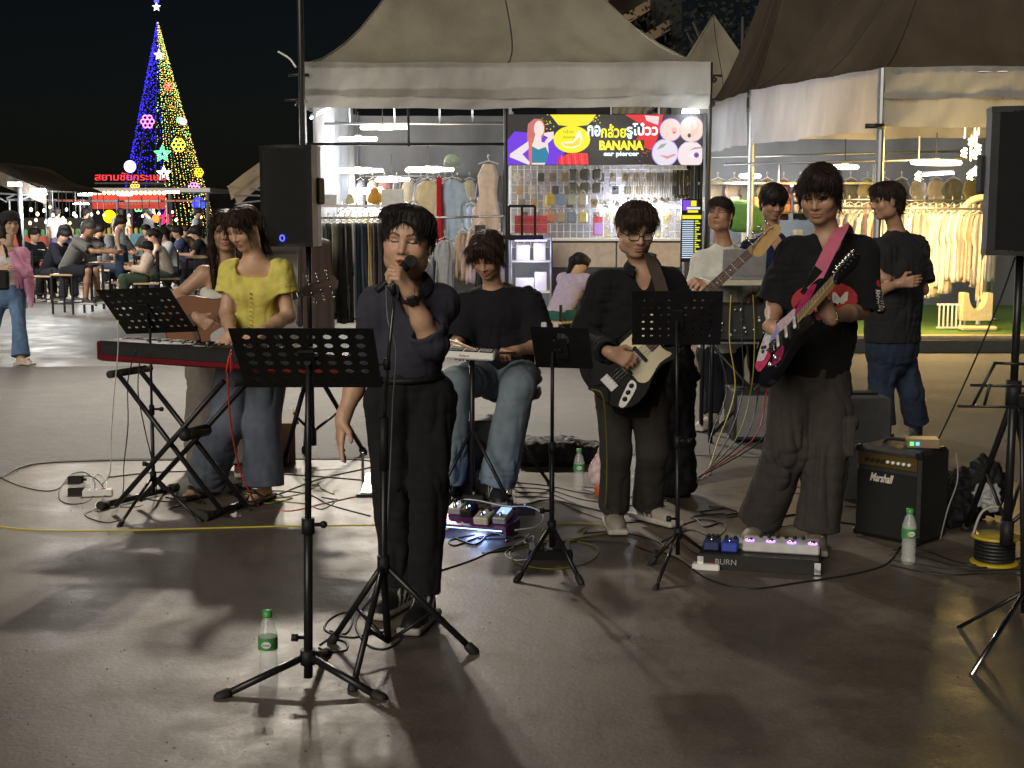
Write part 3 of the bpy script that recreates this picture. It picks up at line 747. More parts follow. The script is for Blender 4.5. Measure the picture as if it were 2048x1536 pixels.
mb.add(vs, [(2 * i, 2 * i + 2, 2 * i + 3, 2 * i + 1) for i in range(len(pts) - 1)]); o = mb.build('pavement_joint', CRK); tag(o, kind='structure')

# ------------------------------------------------------------ tents
TENT = fabric('tent_canvas', (.21, .19, .145), .09); VAL = fabric('tent_valance', (.33, .325, .30), .18); WHS = fabric('white_sheet', (.46, .445, .46), .22); DKT = fabric('dull_canvas', (.068, .055, .042), .04)
DARKP = mat('dark_pole', (.025, .025, .027), .4, .3)
def tent(label, cor, ze, apex, vals, mt, posts, pr=.03, pm=None, p_=1.57, n=14, eave_bar=True, name='market_tent', wr=.6):
    """cor: four ground corners (front-left, front-right, back-right, back-left), pagoda roof with concave sides"""
    cor = [A(c[0], c[1], ze) for c in cor]; apex = A(apex); t = thing(name, label, 'tent', A(cor[0][0], cor[0][1], 0)); rr_ = random.Random(int(abs(cor[0][0] * 100)))
    for i in range(4):
        a, b = cor[i], cor[(i + 1) % 4]; ph = rr_.uniform(0, 6)
        def f(u_, v_):
            e = lerp(a, b, u_); p = lerp(e, A(apex[0], apex[1], ze), v_); p = A(p[0], p[1], ze + (apex[2] - ze) * v_ ** p_)
            sag = -.05 * math.sin(math.pi * u_) * math.sin(math.pi * min(1, v_ * 1.2)) + wr * .022 * math.sin(u_ * 37 + ph + 9 * v_ + 2 * math.sin(u_ * 9)) * (1 - v_) ** 2 + wr * .020 * math.sin(u_ * 61 + ph * 2 - 22 * v_) * (1 - v_) ** 3
            out = A((a + b)[0] / 2 - apex[0], (a + b)[1] / 2 - apex[1], 0); return p + nrm(out) * sag * .6 + UP * sag
        mb = MB(); mb.sheet(f, 72, n); mb.build('roof_panel', mt, t, smooth=True)
        mb = MB(); mb.tube([f(0, k_ / 10) + UP * .006 for k_ in range(11)], .010, 5); mb.build('seam', mt, t, smooth=True)
        mb = MB(); mb.tube([f(.5 + .06 * math.sin(k_ * .3), k_ / 12) + UP * .004 for k_ in range(13)], .007, 4); mb.build('seam', DARKP, t, smooth=True)
    for (i, z0, z1, m, bow, off) in vals:
        a, b = cor[i], cor[(i + 1) % 4]; out = A((a + b)[0] / 2 - apex[0], (a + b)[1] / 2 - apex[1], 0); d = nrm(b - a); out = nrm(out - d * (out @ d)); ph = rr_.uniform(0, 6)
        def f2(u_, v_):
            p = lerp(a, b, u_); z = lerp(z0, z1, v_) - bow * math.sin(math.pi * u_) * (.3 + .7 * v_) + .006 * math.sin(u_ * 23 + ph) + .012 * v_ * math.sin(u_ * 8 + ph)
            w_ = .022 * v_ * math.sin(u_ * 31 + ph + 3 * v_) + .016 * v_ * math.sin(u_ * 67 + 2 * ph + 5 * v_) + .010 * math.sin(u_ * 140 + v_ * 4) * (1 - v_)
            return A(p[0], p[1], z) + out * (off + w_ + .02 * v_)
        mb = MB(); mb.sheet(f2, 90, 8); mb.build('valance', m, t, smooth=True)
    for c in posts:
        mb = MB(); mb.tube([A(c[0], c[1], 0), A(c[0], c[1], ze + .02)], pr, 10); mb.box(A(c[0], c[1], .01), (.16, .16, .02)); mb.build('post', pm or STEEL, t, smooth=False)
    if eave_bar:
        for i in range(4):
            mb = MB(); mb.tube([cor[i] - UP * .03, cor[(i + 1) % 4] - UP * .03], .022, 6); mb.build('eave_bar', STEEL, t, smooth=True)
    return t
YC = 16.5
cl = at(605, 130, YC); crr = at(1418, 140, YC); ZE = 3.30
CC = [(cl[0], YC), (crr[0], YC - .1), (crr[0] + .1, YC + 5), (cl[0] + .05, YC + 5)]
ap = at(958, -170, YC + 2.5)
ct = tent('large pale canvas market tent over the clothes stall and the ear piercing stall', CC, ZE, (ap[0], YC + 2.4, 6.75),
     [(0, ZE + .03, ZE - .36, VAL, .03, .03), (0, ZE - .30, ZE - .52, VAL, -.01, .015), (3, ZE, ZE - .5, VAL, .02, .02), (1, ZE, ZE - .5, VAL, .02, .02)], TENT, [(cl[0], YC), (crr[0], YC - .08), (at(1012, 400, YC)[0], YC + .02), (crr[0] + .1, YC + 5), (cl[0] + .05, YC + 5)], .035, DARKP)
for zz, yy in ((2.37, YC + .05), (2.78, YC + 2.5), (2.70, YC + 1.4)):
    mb = MB(); mb.tube([(cl[0], yy, zz), (at(1012, 300, YC)[0] if zz < 2.4 else crr[0], yy, zz)], .018, 6); mb.build('cross_bar', DARKP if zz < 2.4 else STEEL, ct, smooth=True)
for i, px in enumerate((700, 790, 880, 945)):
    p = at(px, 250, YC + 1.4); mb = MB(); mb.tube([(p[0], p[1], 2.70), (p[0], p[1] - .2, 3.25)], .014, 6); mb.build('roof_strut', STEEL, ct, smooth=True)
mb = MB(); mb.tube([at(816, 215, YC + .3), at(818, 292, YC + .05)], .016, 6); mb.build('roof_strut', DARKP, ct, smooth=True)
# clamps and ropes at the tent corners
for px, py in ((597, 150), (590, 200), (1424, 152), (1420, 200)):
    p = at(px, py, YC - .06); mb = MB(); mb.tube([p - SIDE * .12, p + SIDE * .12], .02, 6); mb.ball(p + SIDE * .03 - UP * .05, .035, 8, 5); mb.build('clamp', DARKP, ct, smooth=True)
mb = MB(); mb.tube(spline([at(556, 103, YC - .1), at(580, 118, YC - .1), at(592, 135, YC - .1)], 5), .012, 5); mb.build('rope_end', WHITEP, ct, smooth=True)

# right row of tents
YR = 15.0
A0 = at(1768, 150, YR); B0 = at(1506, 190, 17.7); C0 = at(1422, 212, 19.9); ZR = 3.09
RT = [(A0[0], YR), (A0[0] + 5, YR - .35), (A0[0] + 4.2, YR + 2.6), (B0[0], 17.7)]
rt = tent('brown roofed market tent over the baby clothes stall with yellow light', RT, ZR, (A0[0] + 1.35, YR + 1.6, 6.4),
     [(0, ZR + .03, ZR - .30, VAL, .01, .02), (0, ZR - .26, ZR - .62, VAL, .0, .01), (3, ZR + .02, ZR - .66, WHS, .0, .03)], DKT, [(A0[0] - .01, YR + .02), (B0[0], 17.7)], .045, STEEL, p_=1.35, wr=.1)
RT2 = [(B0[0] - .02, 17.8), (B0[0] + 4.4, 17.8), (C0[0] + 4.6, 20.6), (C0[0], 20.1)]
rt2 = tent('dark roofed market tent behind the baby clothes stall', RT2, 3.09, (B0[0] + 1.0, 19.1, 6.6),
     [(3, 3.10, 2.42, WHS, .0, .03), (0, 3.08, 2.5, WHS, 0., .02)], DKT, [(C0[0], 20.1), (B0[0] + 4.4, 17.8)], .03, STEEL, p_=1.35, wr=.1)
mb = MB(); mb.tube([at(1352 * 0 + 1730, 252, YR - .03), at(1768, 252, YR - .05)], .028, 8); mb.build('clamp', DARKP, rt, smooth=True)
for zz, y0 in ((2.15, 16.4), (2.30, 18.0)):
    mb = MB(); mb.tube([(at(1430, 300, 18.)[0], y0 + .8, zz), (at(2048, 300, 16.)[0], y0, zz + .05)], .018, 6); mb.build('cross_bar', STEEL, rt, smooth=True)
# far small tents
for lab, tip, base_y, hw, Yf in (('small tan tent with a pointed roof between the two larger tents', (1427, 30), 215, 115, 30.0), ('tiny tan tent tip far behind the piercing stall tent', (1300, 86), 200, 80, 42.0)):
    p = at(tip[0], tip[1], Yf); e = at(tip[0], base_y, Yf)[2]; w_ = hw * Yf / FPX
    tent(lab, [(p[0] - w_, Yf - w_), (p[0] + w_, Yf - w_), (p[0] + w_, Yf + w_), (p[0] - w_, Yf + w_)], e, (p[0], Yf, p[2]), [(0, e, e - .5, TENT, 0, .02)], TENT, [(p[0] - w_, Yf - w_), (p[0] + w_, Yf - w_)], .04, STEEL, p_=1.12, n=8)
# left edge canopy and cream folded awning
Yl = 22.0; p0 = at(-60, 318, Yl); p1 = at(92, 382, Yl)
t = thing('food_canopy', 'dark sloping canopy at the picture edge above the diners', 'canopy', (p1[0], Yl, 0))
mb = MB(); mb.sheet(lambda u_, v_: A(lerp(p0, p1, u_)[0] - .25 * v_, Yl + 4 * v_, lerp(p0, p1, u_)[2] + .03 * math.sin(9 * u_)), 10, 6); mb.build('roof_panel', DKT, t, smooth=True)
mb = MB(); mb.sheet(lambda u_, v_: A(lerp(p0, p1, u_)[0], Yl, lerp(p0, p1, u_)[2] - .22 * v_), 10, 2); mb.build('valance', DKT, t)
for px in (-30, 40): mb = MB(); q = at(px, 400, Yl); mb.tube([(q[0], Yl, 0), (q[0], Yl, 2.05)], .04, 8); mb.build('post', STEEL, t, smooth=True)
mb = MB()
for k_ in range(7):
    a = lerp(at(-50, 392, Yl), at(60, 400, Yl), k_ / 7); b = lerp(at(-50, 392, Yl), at(60, 400, Yl), (k_ + 1) / 7); mb.tube([a, b + UP * .12 * (k_ % 2 * 2 - 1) * -.5], .014, 5); mb.tube([a + UP * .07, b + UP * .07], .014, 5)
mb.build('truss', STEEL, t)
t = thing('cream_awning', 'cream folded awning jutting out beside the loudspeaker', 'awning', at(520, 400, 17.))
for q in (((532, 314), (532, 345), (462, 400), (455, 372)), ((532, 338), (532, 362), (474, 412), (467, 388))):
    pts = [at(x, y, 17.2 - (532 - x) * .006) for x, y in q]; mb = MB(); mb.sheet(lambda u_, v_: lerp(lerp(pts[0], pts[3], u_), lerp(pts[1], pts[2], u_), v_) + A(0, .02 * math.sin(8 * u_), 0), 8, 3); mb.build('fabric_fold', fabric('cream_cloth', (.62, .50, .34), .3), t, smooth=True)
for a, b in (((455, 373), (535, 382)), ((470, 390), (535, 392)), ((470, 408), (535, 400))): mb = MB(); mb.tube([at(*a, 16.8), at(*b, 17.2)], .012, 5); mb.build('rod', STEEL, t)

# ------------------------------------------------------------ flood light on the tall pole beside the centre tent
fp = at(604, 200, 16.15); t = thing('light_pole', 'tall thin black pole rising past the tent corner', 'pole', (fp[0], fp[1], 0))
mb = MB(); mb.tube([(fp[0], fp[1], 0), (fp[0], fp[1], 6.9)], .038, 10); mb.build('post', DARKP, t, smooth=True)
for s in (-1, 1):
    c = A(fp[0] + .32 * s, fp[1] - .12, 6.9); d = nrm(A(.05 + .02 * s, -.60, -.80)); sx = nrm(np.cross(d, UP)); sz = np.cross(sx, d)
    mb = MB(); mb.box(c, (.34, .08, .26), sx, d, sz, bev=.012); h_ = mb.build('flood_housing', BLACKM, t)
    mb = MB(); mb.box(c + d * .044, (.30, .006, .22), sx, d, sz); mb.build('flood_glass', glow('flood_glass', (1., .96, .88), 30), h_)
    ld = bpy.data.lights.new('flood_light', 'SPOT'); lo = bpy.data.objects.new('flood_light', ld); COL.objects.link(lo); lo.parent = t
    lo.location = [float(x) for x in (c + d * .08 - WL[t])]; lo.rotation_euler = Vector(d).to_track_quat('-Z', 'Y').to_euler()
    ld.energy = 3000; ld.spot_size = math.radians(64); ld.spot_blend = 1.0; ld.shadow_soft_size = .16; ld.color = (1., .89, .74)
mb = MB(); mb.tube([(fp[0] - .45, fp[1], 6.85), (fp[0] + .45, fp[1], 6.85)], .025, 6); mb.build('cross_arm', DARKP, t)

# ------------------------------------------------------------ platform of the right stalls
DECK = mat('deck_edge', (.32, .25, .17), .6, vary=.2); TURF = mat('green_turf', (.10, .20, .03), .9, vary=.35, vscale=60, bump=1., bscale=500)
x0 = at(1688, 700, YR - .15)[0]
mb = MB(); mb.box((x0 + 4.6, YR + 3.3, .075), (9.2, 6.8, .15), bev=.01); tag(mb.build('platform', mat('dark_kerb', (.03, .03, .03), .7, vary=.2)), kind='structure')
mb = MB(); mb.box((x0 + 4.6, YR + .04, .172), (9.1, .16, .04), bev=.006); tag(mb.build('platform_edge', DECK), kind='structure')
mb = MB(); mb.box((x0 + 4.6, YR + 3.4, .166), (9.0, 6.4, .03)); tag(mb.build('platform_turf', TURF), kind='structure')

# ------------------------------------------------------------ far buildings, dark trees
BW = mat('far_concrete', (.10, .075, .05), .9); BD = mat('far_dark_concrete', (.010, .010, .010), .9)
Yb = 70.0; p = at(1130, 230, Yb); q = at(1372, -200, Yb)
t = thing('car_park_building', 'dark multi storey building with sloping lit ramps behind the tent', 'building', (p[0], Yb, 0))
mb = MB(); mb.box(((p[0] + q[0]) / 2, Yb + 7, q[2] / 2), (q[0] - p[0], 12, q[2])); mb.build('wall', BD, t)
for a, b, c_, d_ in ((1140, 60, 1250, -25), (1185, 90, 1300, 20), (1230, 125, 1340, 60), (1120, 20, 1200, -45)):
    A1, B1 = at(a, b, Yb - 1), at(c_, d_, Yb - 1); mb = MB(); mb.prism([(0, 0), (float(B1[0] - A1[0]), float(B1[2] - A1[2])), (float(B1[0] - A1[0]), float(B1[2] - A1[2]) + .55), (0, .55)], A1, SIDE, UP, A(0, 1, 0), 2.2); mb.build('ramp', BW, t)
pl = at(1177, 21, Yb - 2.2); mb = MB(); mb.box(pl, (.35, .2, .14)); mb.build('ramp_lamp', glow('warm_lamp', (1, .82, .5), 8), t)
ld = bpy.data.lights.new('ramp_light', 'POINT'); lo = bpy.data.objects.new('ramp_light', ld); COL.objects.link(lo); lo.parent = t; lo.location = [float(x) for x in (pl - WL[t] - A(0, .3, .3))]; ld.energy = 260; ld.color = (1, .72, .4); ld.shadow_soft_size = .2
def dark_tree(px, py, Y, r, label, n=2600, seed=4):
    rg = np.random.RandomState(seed); c = at(px, py, Y); t = thing('tree', label, 'tree', (c[0], Y, 0)); mb = MB()
    mb.tube([(c[0], Y, 0), (c[0] + .1, Y, c[2] * .5), (c[0], Y, c[2])], [.25, .18, .08], 8)
    for k_ in range(7):
        a = k_ * .9; mb.tube([(c[0], Y, c[2] * .6), c + A(math.cos(a), math.sin(a), .3) * r * .7], [.09, .03], 6)
    mb.build('trunk', mat('bark', (.05, .04, .03), .9), t, smooth=True); cc = [c + rg.normal(0, .5, 3) * r * .8 for _ in range(12)]; mb = MB()
    for i in range(n):
        p = cc[rg.randint(12)] + rg.normal(0, .25, 3) * r; a = nrm(rg.normal(0, 1, 3)); b = nrm(np.cross(a, rg.normal(0, 1, 3))); l_ = rg.uniform(.1, .24)
        mb.add([p, p + a * l_ * .5 + b * l_ * .25, p + a * l_, p + a * l_ * .5 - b * l_ * .25], [(0, 1, 2, 3)])
    o = mb.build('crown', mat('night_leaves', (.008, .010, .005), .8, vary=.4), t); return t
dark_tree(1490, 90, 34, 2.2, 'dark leafy tree behind the small tan tent')
# ------------------------------------------------------------ stage gear
def atz(px, z, Y):
    r = (z - HC) / Y; v = (ST + r * CT) / (CT - r * ST); t = Y / (CT + v * ST)
    return A((px - 1024.0) / FPX * t, Y, z)
def plate_holes(mb, o, U, V, N, wd, ht, nx, ny, hr, margin, th=.003, mi=0, skip=()):
    """perforated sheet: border strips plus cells with real round holes, centre o"""
    cw = (wd - 2 * margin) / nx; ch = (ht - 2 * margin) / ny; K = 12
    P = lambda a, b: A(o) + U * a + V * b
    def rect(a0, b0, a1, b1):
        vs = [P(a0, b0), P(a1, b0), P(a1, b1), P(a0, b1)]; mb.add(vs + [p + N * th for p in vs], [(3, 2, 1, 0), (4, 5, 6, 7), (0, 1, 5, 4), (2, 3, 7, 6), (1, 2, 6, 5), (3, 0, 4, 7)], mi)
    x0, y0 = -wd / 2, -ht / 2
    rect(x0, y0, -x0, y0 + margin); rect(x0, -y0 - margin, -x0, -y0); rect(x0, y0 + margin, x0 + margin, -y0 - margin); rect(-x0 - margin, y0 + margin, -x0, -y0 - margin)
    for i in range(nx):
        for j in range(ny):
            cx, cy = x0 + margin + cw * (i + .5), y0 + margin + ch * (j + .5)
            if (i, j) in skip:
                rect(cx - cw / 2, cy - ch / 2, cx + cw / 2, cy + ch / 2); continue
            inn = []; out = []
            for q in range(K):
                a = 2 * math.pi * q / K; c, s_ = math.cos(a), math.sin(a); m = max(abs(c) / (cw / 2), abs(s_) / (ch / 2))
                inn.append(P(cx + c * hr, cy + s_ * hr)); out.append(P(cx + c / m, cy + s_ / m))
            vs = inn + out + [p + N * th for p in inn + out]; fs = []
            for q in range(K):
                r_ = (q + 1) % K
                fs += [(q, r_, K + r_, K + q), (2 * K + q, 3 * K + q, 3 * K + r_, 2 * K + r_), (q, 2 * K + q, 2 * K + r_, r_)]
            corners = [(-1, -1), (1, -1), (1, 1), (-1, 1)]
            b = len(vs)
            for a_, b_ in corners: vs.append(P(cx + a_ * cw / 2, cy + b_ * ch / 2))
            for a_, b_ in corners: vs.append(P(cx + a_ * cw / 2, cy + b_ * ch / 2) + N * th)
            ang = [math.atan2(b_ * ch, a_ * cw) % (2 * math.pi) for a_, b_ in corners]
            for ci in range(4):
                for q in range(K):
                    a0, a1 = 2 * math.pi * q / K, 2 * math.pi * (q + 1) / K
                    if a0 < ang[ci] - 1e-6 < a1 - 2e-6: fs += [(K + q, K + (q + 1) % K, b + ci), (3 * K + q, b + 4 + ci, 3 * K + (q + 1) % K)]
            mb.add(vs, fs, mi)
def tripod(t, apex, feet, hub_low=None, r=.011, m=None, foot=True, brace=None):
    m = m or BLACKM
    for f in feet:
        f = A(f); d = nrm(f - apex); mb = MB(); mb.tube([apex, f - d * .02], r, 8); leg = mb.build('leg', m, t, smooth=True)
        if foot:
            mb = MB(); mb.tube([f - d * .055, f - d * .045, f - d * .012, f], [r * 1.1, r * 1.55, r * 1.6, r * 1.1], 8); mb.build('rubber_foot', RUBBER, leg, smooth=True)
        if brace is not None:
            mb = MB(); mb.tube([brace, lerp(A(apex), f, .52)], r * .62, 6); mb.build('strut', m, t, smooth=True)
def music_stand(label, base, apex_z, feet, top_pt, o, U, V, wd, ht, nx=8, ny=6, hr=.013, r=.0125, margin=.02, skip=(), brace_z=None, low=None, lip=True, hub=True):
    t = thing('music_stand', label, 'music stand', base)
    b = A(base); apex = b + UP * apex_z; lowz = (low if low is not None else apex_z)
    mb = MB(); mb.tube([b + UP * max(.03, lowz - .10), lerp(apex, A(top_pt), .45)], r, 10); mb.build('lower_tube', BLACKM, t, smooth=True)
    mb = MB(); mb.tube([lerp(apex, A(top_pt), .42), A(top_pt)], r * .72, 10); mb.build('upper_tube', BLACKM, t, smooth=True)
    mb = MB(); c = lerp(apex, A(top_pt), .45); mb.tube([c - UP * .03, c + UP * .022], r * 1.45, 10); mb.tube([c, c + SIDE * .045], .007, 6); mb.ball(c + SIDE * .05, .013, 8, 5); mb.build('clamp_collar', BLACKP, t, smooth=True)
    mb = MB(); mb.tube([apex - UP * .03, apex + UP * .02], r * 1.7, 10); mb.build('leg_hub', BLACKP, t, smooth=True); mb = MB(); mb.tube([apex + UP * .06, apex + UP * .06 - SIDE * .03, apex + UP * .06 - SIDE * .032, apex + UP * .06 - SIDE * .052], [.006, .006, .013, .013], 8); mb.build('thumb_screw', BLACKP, t, smooth=True)
    tripod(t, apex, feet, r=r * .85, brace=(b + UP * brace_z if brace_z is not None else None))
    U, V = nrm(A(U)), nrm(A(V)); N = np.cross(U, V)
    mb = MB(); plate_holes(mb, o, U, V, N, wd, ht, nx, ny, hr, margin, skip=skip); pl = mb.build('desk', BLACKM, t)
    if lip:
        mb = MB(); mb.box(A(o) - V * (ht / 2 + .001) + N * .022, (wd, .003, .042), U, V, N); mb.build('lip', BLACKM, pl)
    mb = MB(); e = A(o) - N * .012; mb.tube([A(top_pt), e], r * .8, 8); mb.box(e + N * .008, (.05, .10, .012), U, V, N); mb.build('desk_bracket', BLACKP, t, smooth=False)
    return t
# -- guitars
def guitar(name, label, bridge, nut, N, kind, sc=1.):
    B, Nt = A(bridge), A(nut); U = nrm(Nt - B); N = nrm(A(N) - U * (A(N) @ U)); V = np.cross(N, U); Lh = float(np.linalg.norm(Nt - B)) / sc; U = U * sc; V = V * sc
    t = thing(name, label, 'guitar', B)
    def mirror(h): return h + [(a, -b) for a, b in reversed(h)]
    def smooth_poly(pts, per=4):
        q = [A(p[0], p[1], 0.) for p in pts]; k = len(q); out = []
        for i in range(k):
            p0, p1, p2, p3 = q[i - 1], q[i], q[(i + 1) % k], q[(i + 2) % k]
            for j in range(per):
                s = j / per; o = .5 * (2 * p1 + (p2 - p0) * s + (2 * p0 - 5 * p1 + 4 * p2 - p3) * s * s + (3 * p1 - p0 - 3 * p2 + p3) * s ** 3); out.append((o[0], o[1]))
        return out
    def slab(poly, z0, z1, mi=0, edge=.006, mb=None, side=None):
        mb = mb or MB(); k = len(poly); c = np.mean(poly, 0)
        rings = [(z0, edge), (z0 + edge, 0), (z1 - edge, 0), (z1, edge)]; vs = []
        for z, ins in rings:
            for a, b in poly:
                d = np.array([a, b]) - c; l_ = np.linalg.norm(d) + 1e-9; q = c + d * (1 - ins / l_); vs.append(B + U * q[0] + V * q[1] + N * z)
        fs = []; base = len(mb.v)
        mb.add(vs, [tuple(range(k - 1, -1, -1)), tuple(range(3 * k, 4 * k))], mi)
        for r_ in range(3):
            for i in range(k):
                j = (i + 1) % k; mb.f.append([base + r_ * k + i, base + r_ * k + j, base + (r_ + 1) * k + j, base + (r_ + 1) * k + i]); mb.m.append(mi if side is None else side)
        return mb
    P = lambda a, b, z=0.: B + U * a + V * b + N * z
    if kind == 'acoustic':
        half = [(.405, .0), (.40, .09), (.365, .138), (.31, .147), (.25, .132), (.20, .120), (.14, .130), (.06, .178), (-.02, .200), (-.10, .180), (-.15, .10), (-.165, .0)]
        body = smooth_poly(half + [(a, -b) for a, b in reversed(half[1:-1])], 2)
        SP = mat('spruce_top', (.15, .055, .016), .4, vary=.12, vscale=8, spec=.12); MH = mat('mahogany', (.06, .022, .011), .4, vary=.25, vscale=14, spec=.15)
        slab(body, -.10, 0., 0, side=1).build('body', [SP, MH], t, smooth=False)
        mb = MB(); mb.lathe([(.001, 0), (.050, 0), (.050, .0012), (.001, .0012)], P(.20, 0, .0008), 24, N); mb.build('sound_hole', mat('hole_shade', (.008, .005, .003), .9), t)  # dark disc laid on the top for the shade inside the hole
        mb = MB(); ring = [P(.20 + .057 * math.cos(a), .057 * math.sin(a), .0015) for a in np.linspace(0, 2 * math.pi, 24, endpoint=False)]; mb.tube(ring, .003, 4, closed=True); mb.build('rosette', BLACKP, t)
        pg = smooth_poly([(.24, -.03), (.21, -.055), (.15, -.05), (.08, -.07), (.075, -.115), (.13, -.125), (.20, -.10), (.25, -.065)], 3); mb = MB(); mb.prism(pg, P(0, 0, .001), U, V, N, .002); mb.build('pickguard', mat('dark_pickguard', (.012, .009, .008), .15), t)
        mb = MB(); mb.box(P(0, 0, .006), (.028, .16, .012), U, V, N); mb.build('bridge', MH, t)
        nm, fm, hm = MH, mat('rosewood', (.03, .016, .010), .45, vary=.2), MH; nw0, nw1, nb = .046, .058, .36; strings = 6
        hd = [(0, -.024), (.03, -.036), (.19, -.040), (.20, -.02), (.205, 0), (.20, .02), (.19, .040), (.03, .036), (0, .024)]; pegs = [(.045 + .055 * i, s) for i in range(3) for s in (-.048, .048)]
    elif kind == 'bass':
        pts = [(.34, .045), (.44, .085), (.475, .115), (.455, .142), (.38, .150), (.27, .128), (.15, .135), (.03, .170), (-.06, .165), (-.10, .10), (-.105, 0.), (-.085, -.10), (-.02, -.165), (.08, -.168), (.17, -.130), (.25, -.118), (.31, -.135), (.365, -.125), (.36, -.095), (.31, -.05)]
        body = smooth_poly(pts, 3); BK = mat('black_lacquer', (.005, .005, .006), .15, spec=.22, vary=.05)
        slab(body, -.04, 0., 0).build('body', BK, t, smooth=False)
        pg = smooth_poly([(.335, .05), (.40, .085), (.43, .115), (.37, .122), (.26, .10), (.14, .10), (.10, .06), (.085, -.01), (.10, -.06), (.10, -.10), (.14, -.125), (.24, -.098), (.315, -.105), (.30, -.05)], 3)
        mb = MB(); mb.prism(pg, P(0, 0, .0008), U, V, N, .0025); g_ = mb.build('pickguard', mat('cream_plastic', (.66, .60, .42), .3, vary=.04), t)
        mb = MB(); [mb.ball(P(a, b, .0036), .003, 6, 4) for a, b in pg[::4]]; mb.build('screw', CHROME, g_)
        for u_ in (.10, .20):
            mb = MB(); mb.box(P(u_, 0, .009), (.018, .095, .014), U, V, N, bev=.003); mb.build('pickup', BLACKP, t)
        mb = MB(); mb.prism(smooth_poly([(.085, -.075), (.06, -.065), (-.04, -.105), (-.055, -.125), (-.03, -.14), (.07, -.11)], 3), P(0, 0, .001), U, V, N, .0025); cp_ = mb.build('control_plate', CHROME, t)
        for q in ((.06, -.086), (.025, -.099), (-.01, -.112)):
            mb = MB(); mb.lathe([(.011, 0), (.011, .012), (.009, .015), (.001, .015)], P(q[0], q[1], .003), 12, N); mb.build('knob', BLACKP, cp_, smooth=True)
        mb = MB(); mb.box(P(-.01, 0, .006), (.05, .085, .010), U, V, N, bev=.002); mb.build('bridge', CHROME, t)
        for i in range(4):
            mb = MB(); mb.box(P(-.005, -.03 + .02 * i, .014), (.024, .012, .008), U, V, N); mb.build('saddle', CHROME, t)
        nm, fm, hm = mat('maple_neck', (.42, .26, .10), .3, coat=.4), mat('rosewood_board', (.075, .030, .018), .42, vary=.25), mat('amber_maple', (.40, .25, .08), .3, coat=.5, vary=.15); nw0, nw1, nb = .042, .060, .30; strings = 4
        hd = smooth_poly([(0, -.020), (.02, -.046), (.05, -.050), (.12, -.038), (.17, -.030), (.19, -.012), (.18, .016), (.14, .024), (.09, .022), (.04, .021), (0, .020)], 2); pegs = [(.035 + .04 * i, .032) for i in range(4)]
    else:
        pts = [(.32, .03), (.43, .075), (.455, .105), (.38, .125), (.26, .105), (.14, .115), (.03, .150), (-.08, .165), (-.17, .11), (-.19, .03), (-.155, -.05), (-.17, -.13), (-.10, -.165), (.02, -.150), (.12, -.112), (.24, -.098), (.33, -.118), (.36, -.10), (.32, -.035)]
        body = smooth_poly(pts, 3); BK = mat('black_gloss', (.007, .007, .009), .15, spec=.3)
        slab(body, -.042, 0., 0).build('body', BK, t, smooth=False)
        ST_ = [((.62, .58, .62), [(-.17, .03), (-.06, .15), (.02, .135), (-.02, .05), (-.10, -.01)]), ((.55, .03, .12), [(-.185, .0), (-.17, .03), (-.10, -.01), (-.02, .04), (-.03, -.03), (-.14, -.06)]),
               ((.36, .02, .10), [(.20, .035), (.25, .09), (.36, .115), (.42, .085), (.33, .04)]), ((.55, .42, .48), [(.07, .05), (.05, .12), (.14, .105), (.22, .09), (.19, .04)]), ((.30, .28, .62), [(-.04, .04), (.02, .125), (.05, .11), (.06, .05)]), ((.30, .02, .10), [(.0, -.05), (-.02, -.11), (.06, -.125), (.09, -.06)])]
        for i, (c_, pl) in enumerate(ST_):
            mb = MB(); mb.prism(smooth_poly(pl, 3), P(0, 0, .0006 + .0002 * i), U, V, N, .0006); mb.build('sticker', mat('sticker_%d' % i, c_, .25, vary=.25, vscale=40), t)
        mb = MB(); [mb.ball(P(-.09 + .016 * math.cos(q), .055 + .016 * math.sin(q), .0025), .009, 8, 4, sc=(1, 1, 1)) for q in (0, 2.1, 4.2)]; mb.build('sticker_spot', BLACKP, t)
        for u_ in (.05, .13, .21):
            mb = MB(); mb.box(P(u_, 0, .006), (.018, .075, .010), U, V, N, bev=.003); mb.build('pickup', WHITEP, t)
        mb = MB(); mb.box(P(-.005, 0, .006), (.045, .075, .010), U, V, N, bev=.002); mb.tube([P(-.01, -.03, .01), P(.02, -.06, .05), P(.11, -.07, .05)], .003, 6); mb.build('bridge', CHROME, t)
        for q in ((.02, -.09), (-.03, -.10)):
            mb = MB(); mb.lathe([(.012, 0), (.011, .014), (.001, .014)], P(q[0], q[1], .003), 12, N); mb.build('knob', CHROME, t, smooth=True)
        nm, fm, hm = mat('maple_neck', (.42, .26, .10), .3, coat=.4), mat('maple_board', (.50, .38, .20), .3, vary=.12), BK; nw0, nw1, nb = .042, .056, .29; strings = 6
        hd = smooth_poly([(0, -.021), (.02, -.045), (.08, -.040), (.16, -.052), (.205, -.03), (.19, .012), (.12, .022), (.04, .023), (0, .021)], 2); pegs = [(.03 + .026 * i, .034 - .001 * i) for i in range(6)]
    # neck, fingerboard, frets
    mb = MB(); Ln = Lh
    pl = [(nb, -nw1 / 2), (Ln, -nw0 / 2), (Ln, nw0 / 2), (nb, nw1 / 2)]
    mb.prism(pl, P(0, 0, -.012), U, V, N, .016); mb.build('neck', nm, t)
    mb = MB(); pl = [(nb - .05 if kind != 'acoustic' else .26, -nw1 / 2), (Ln, -nw0 / 2), (Ln, nw0 / 2), (nb - .05 if kind != 'acoustic' else .26, nw1 / 2)]
    mb.prism(pl, P(0, 0, .0045), U, V, N, .005); fb = mb.build('fingerboard', fm, t)
    mb = MB()
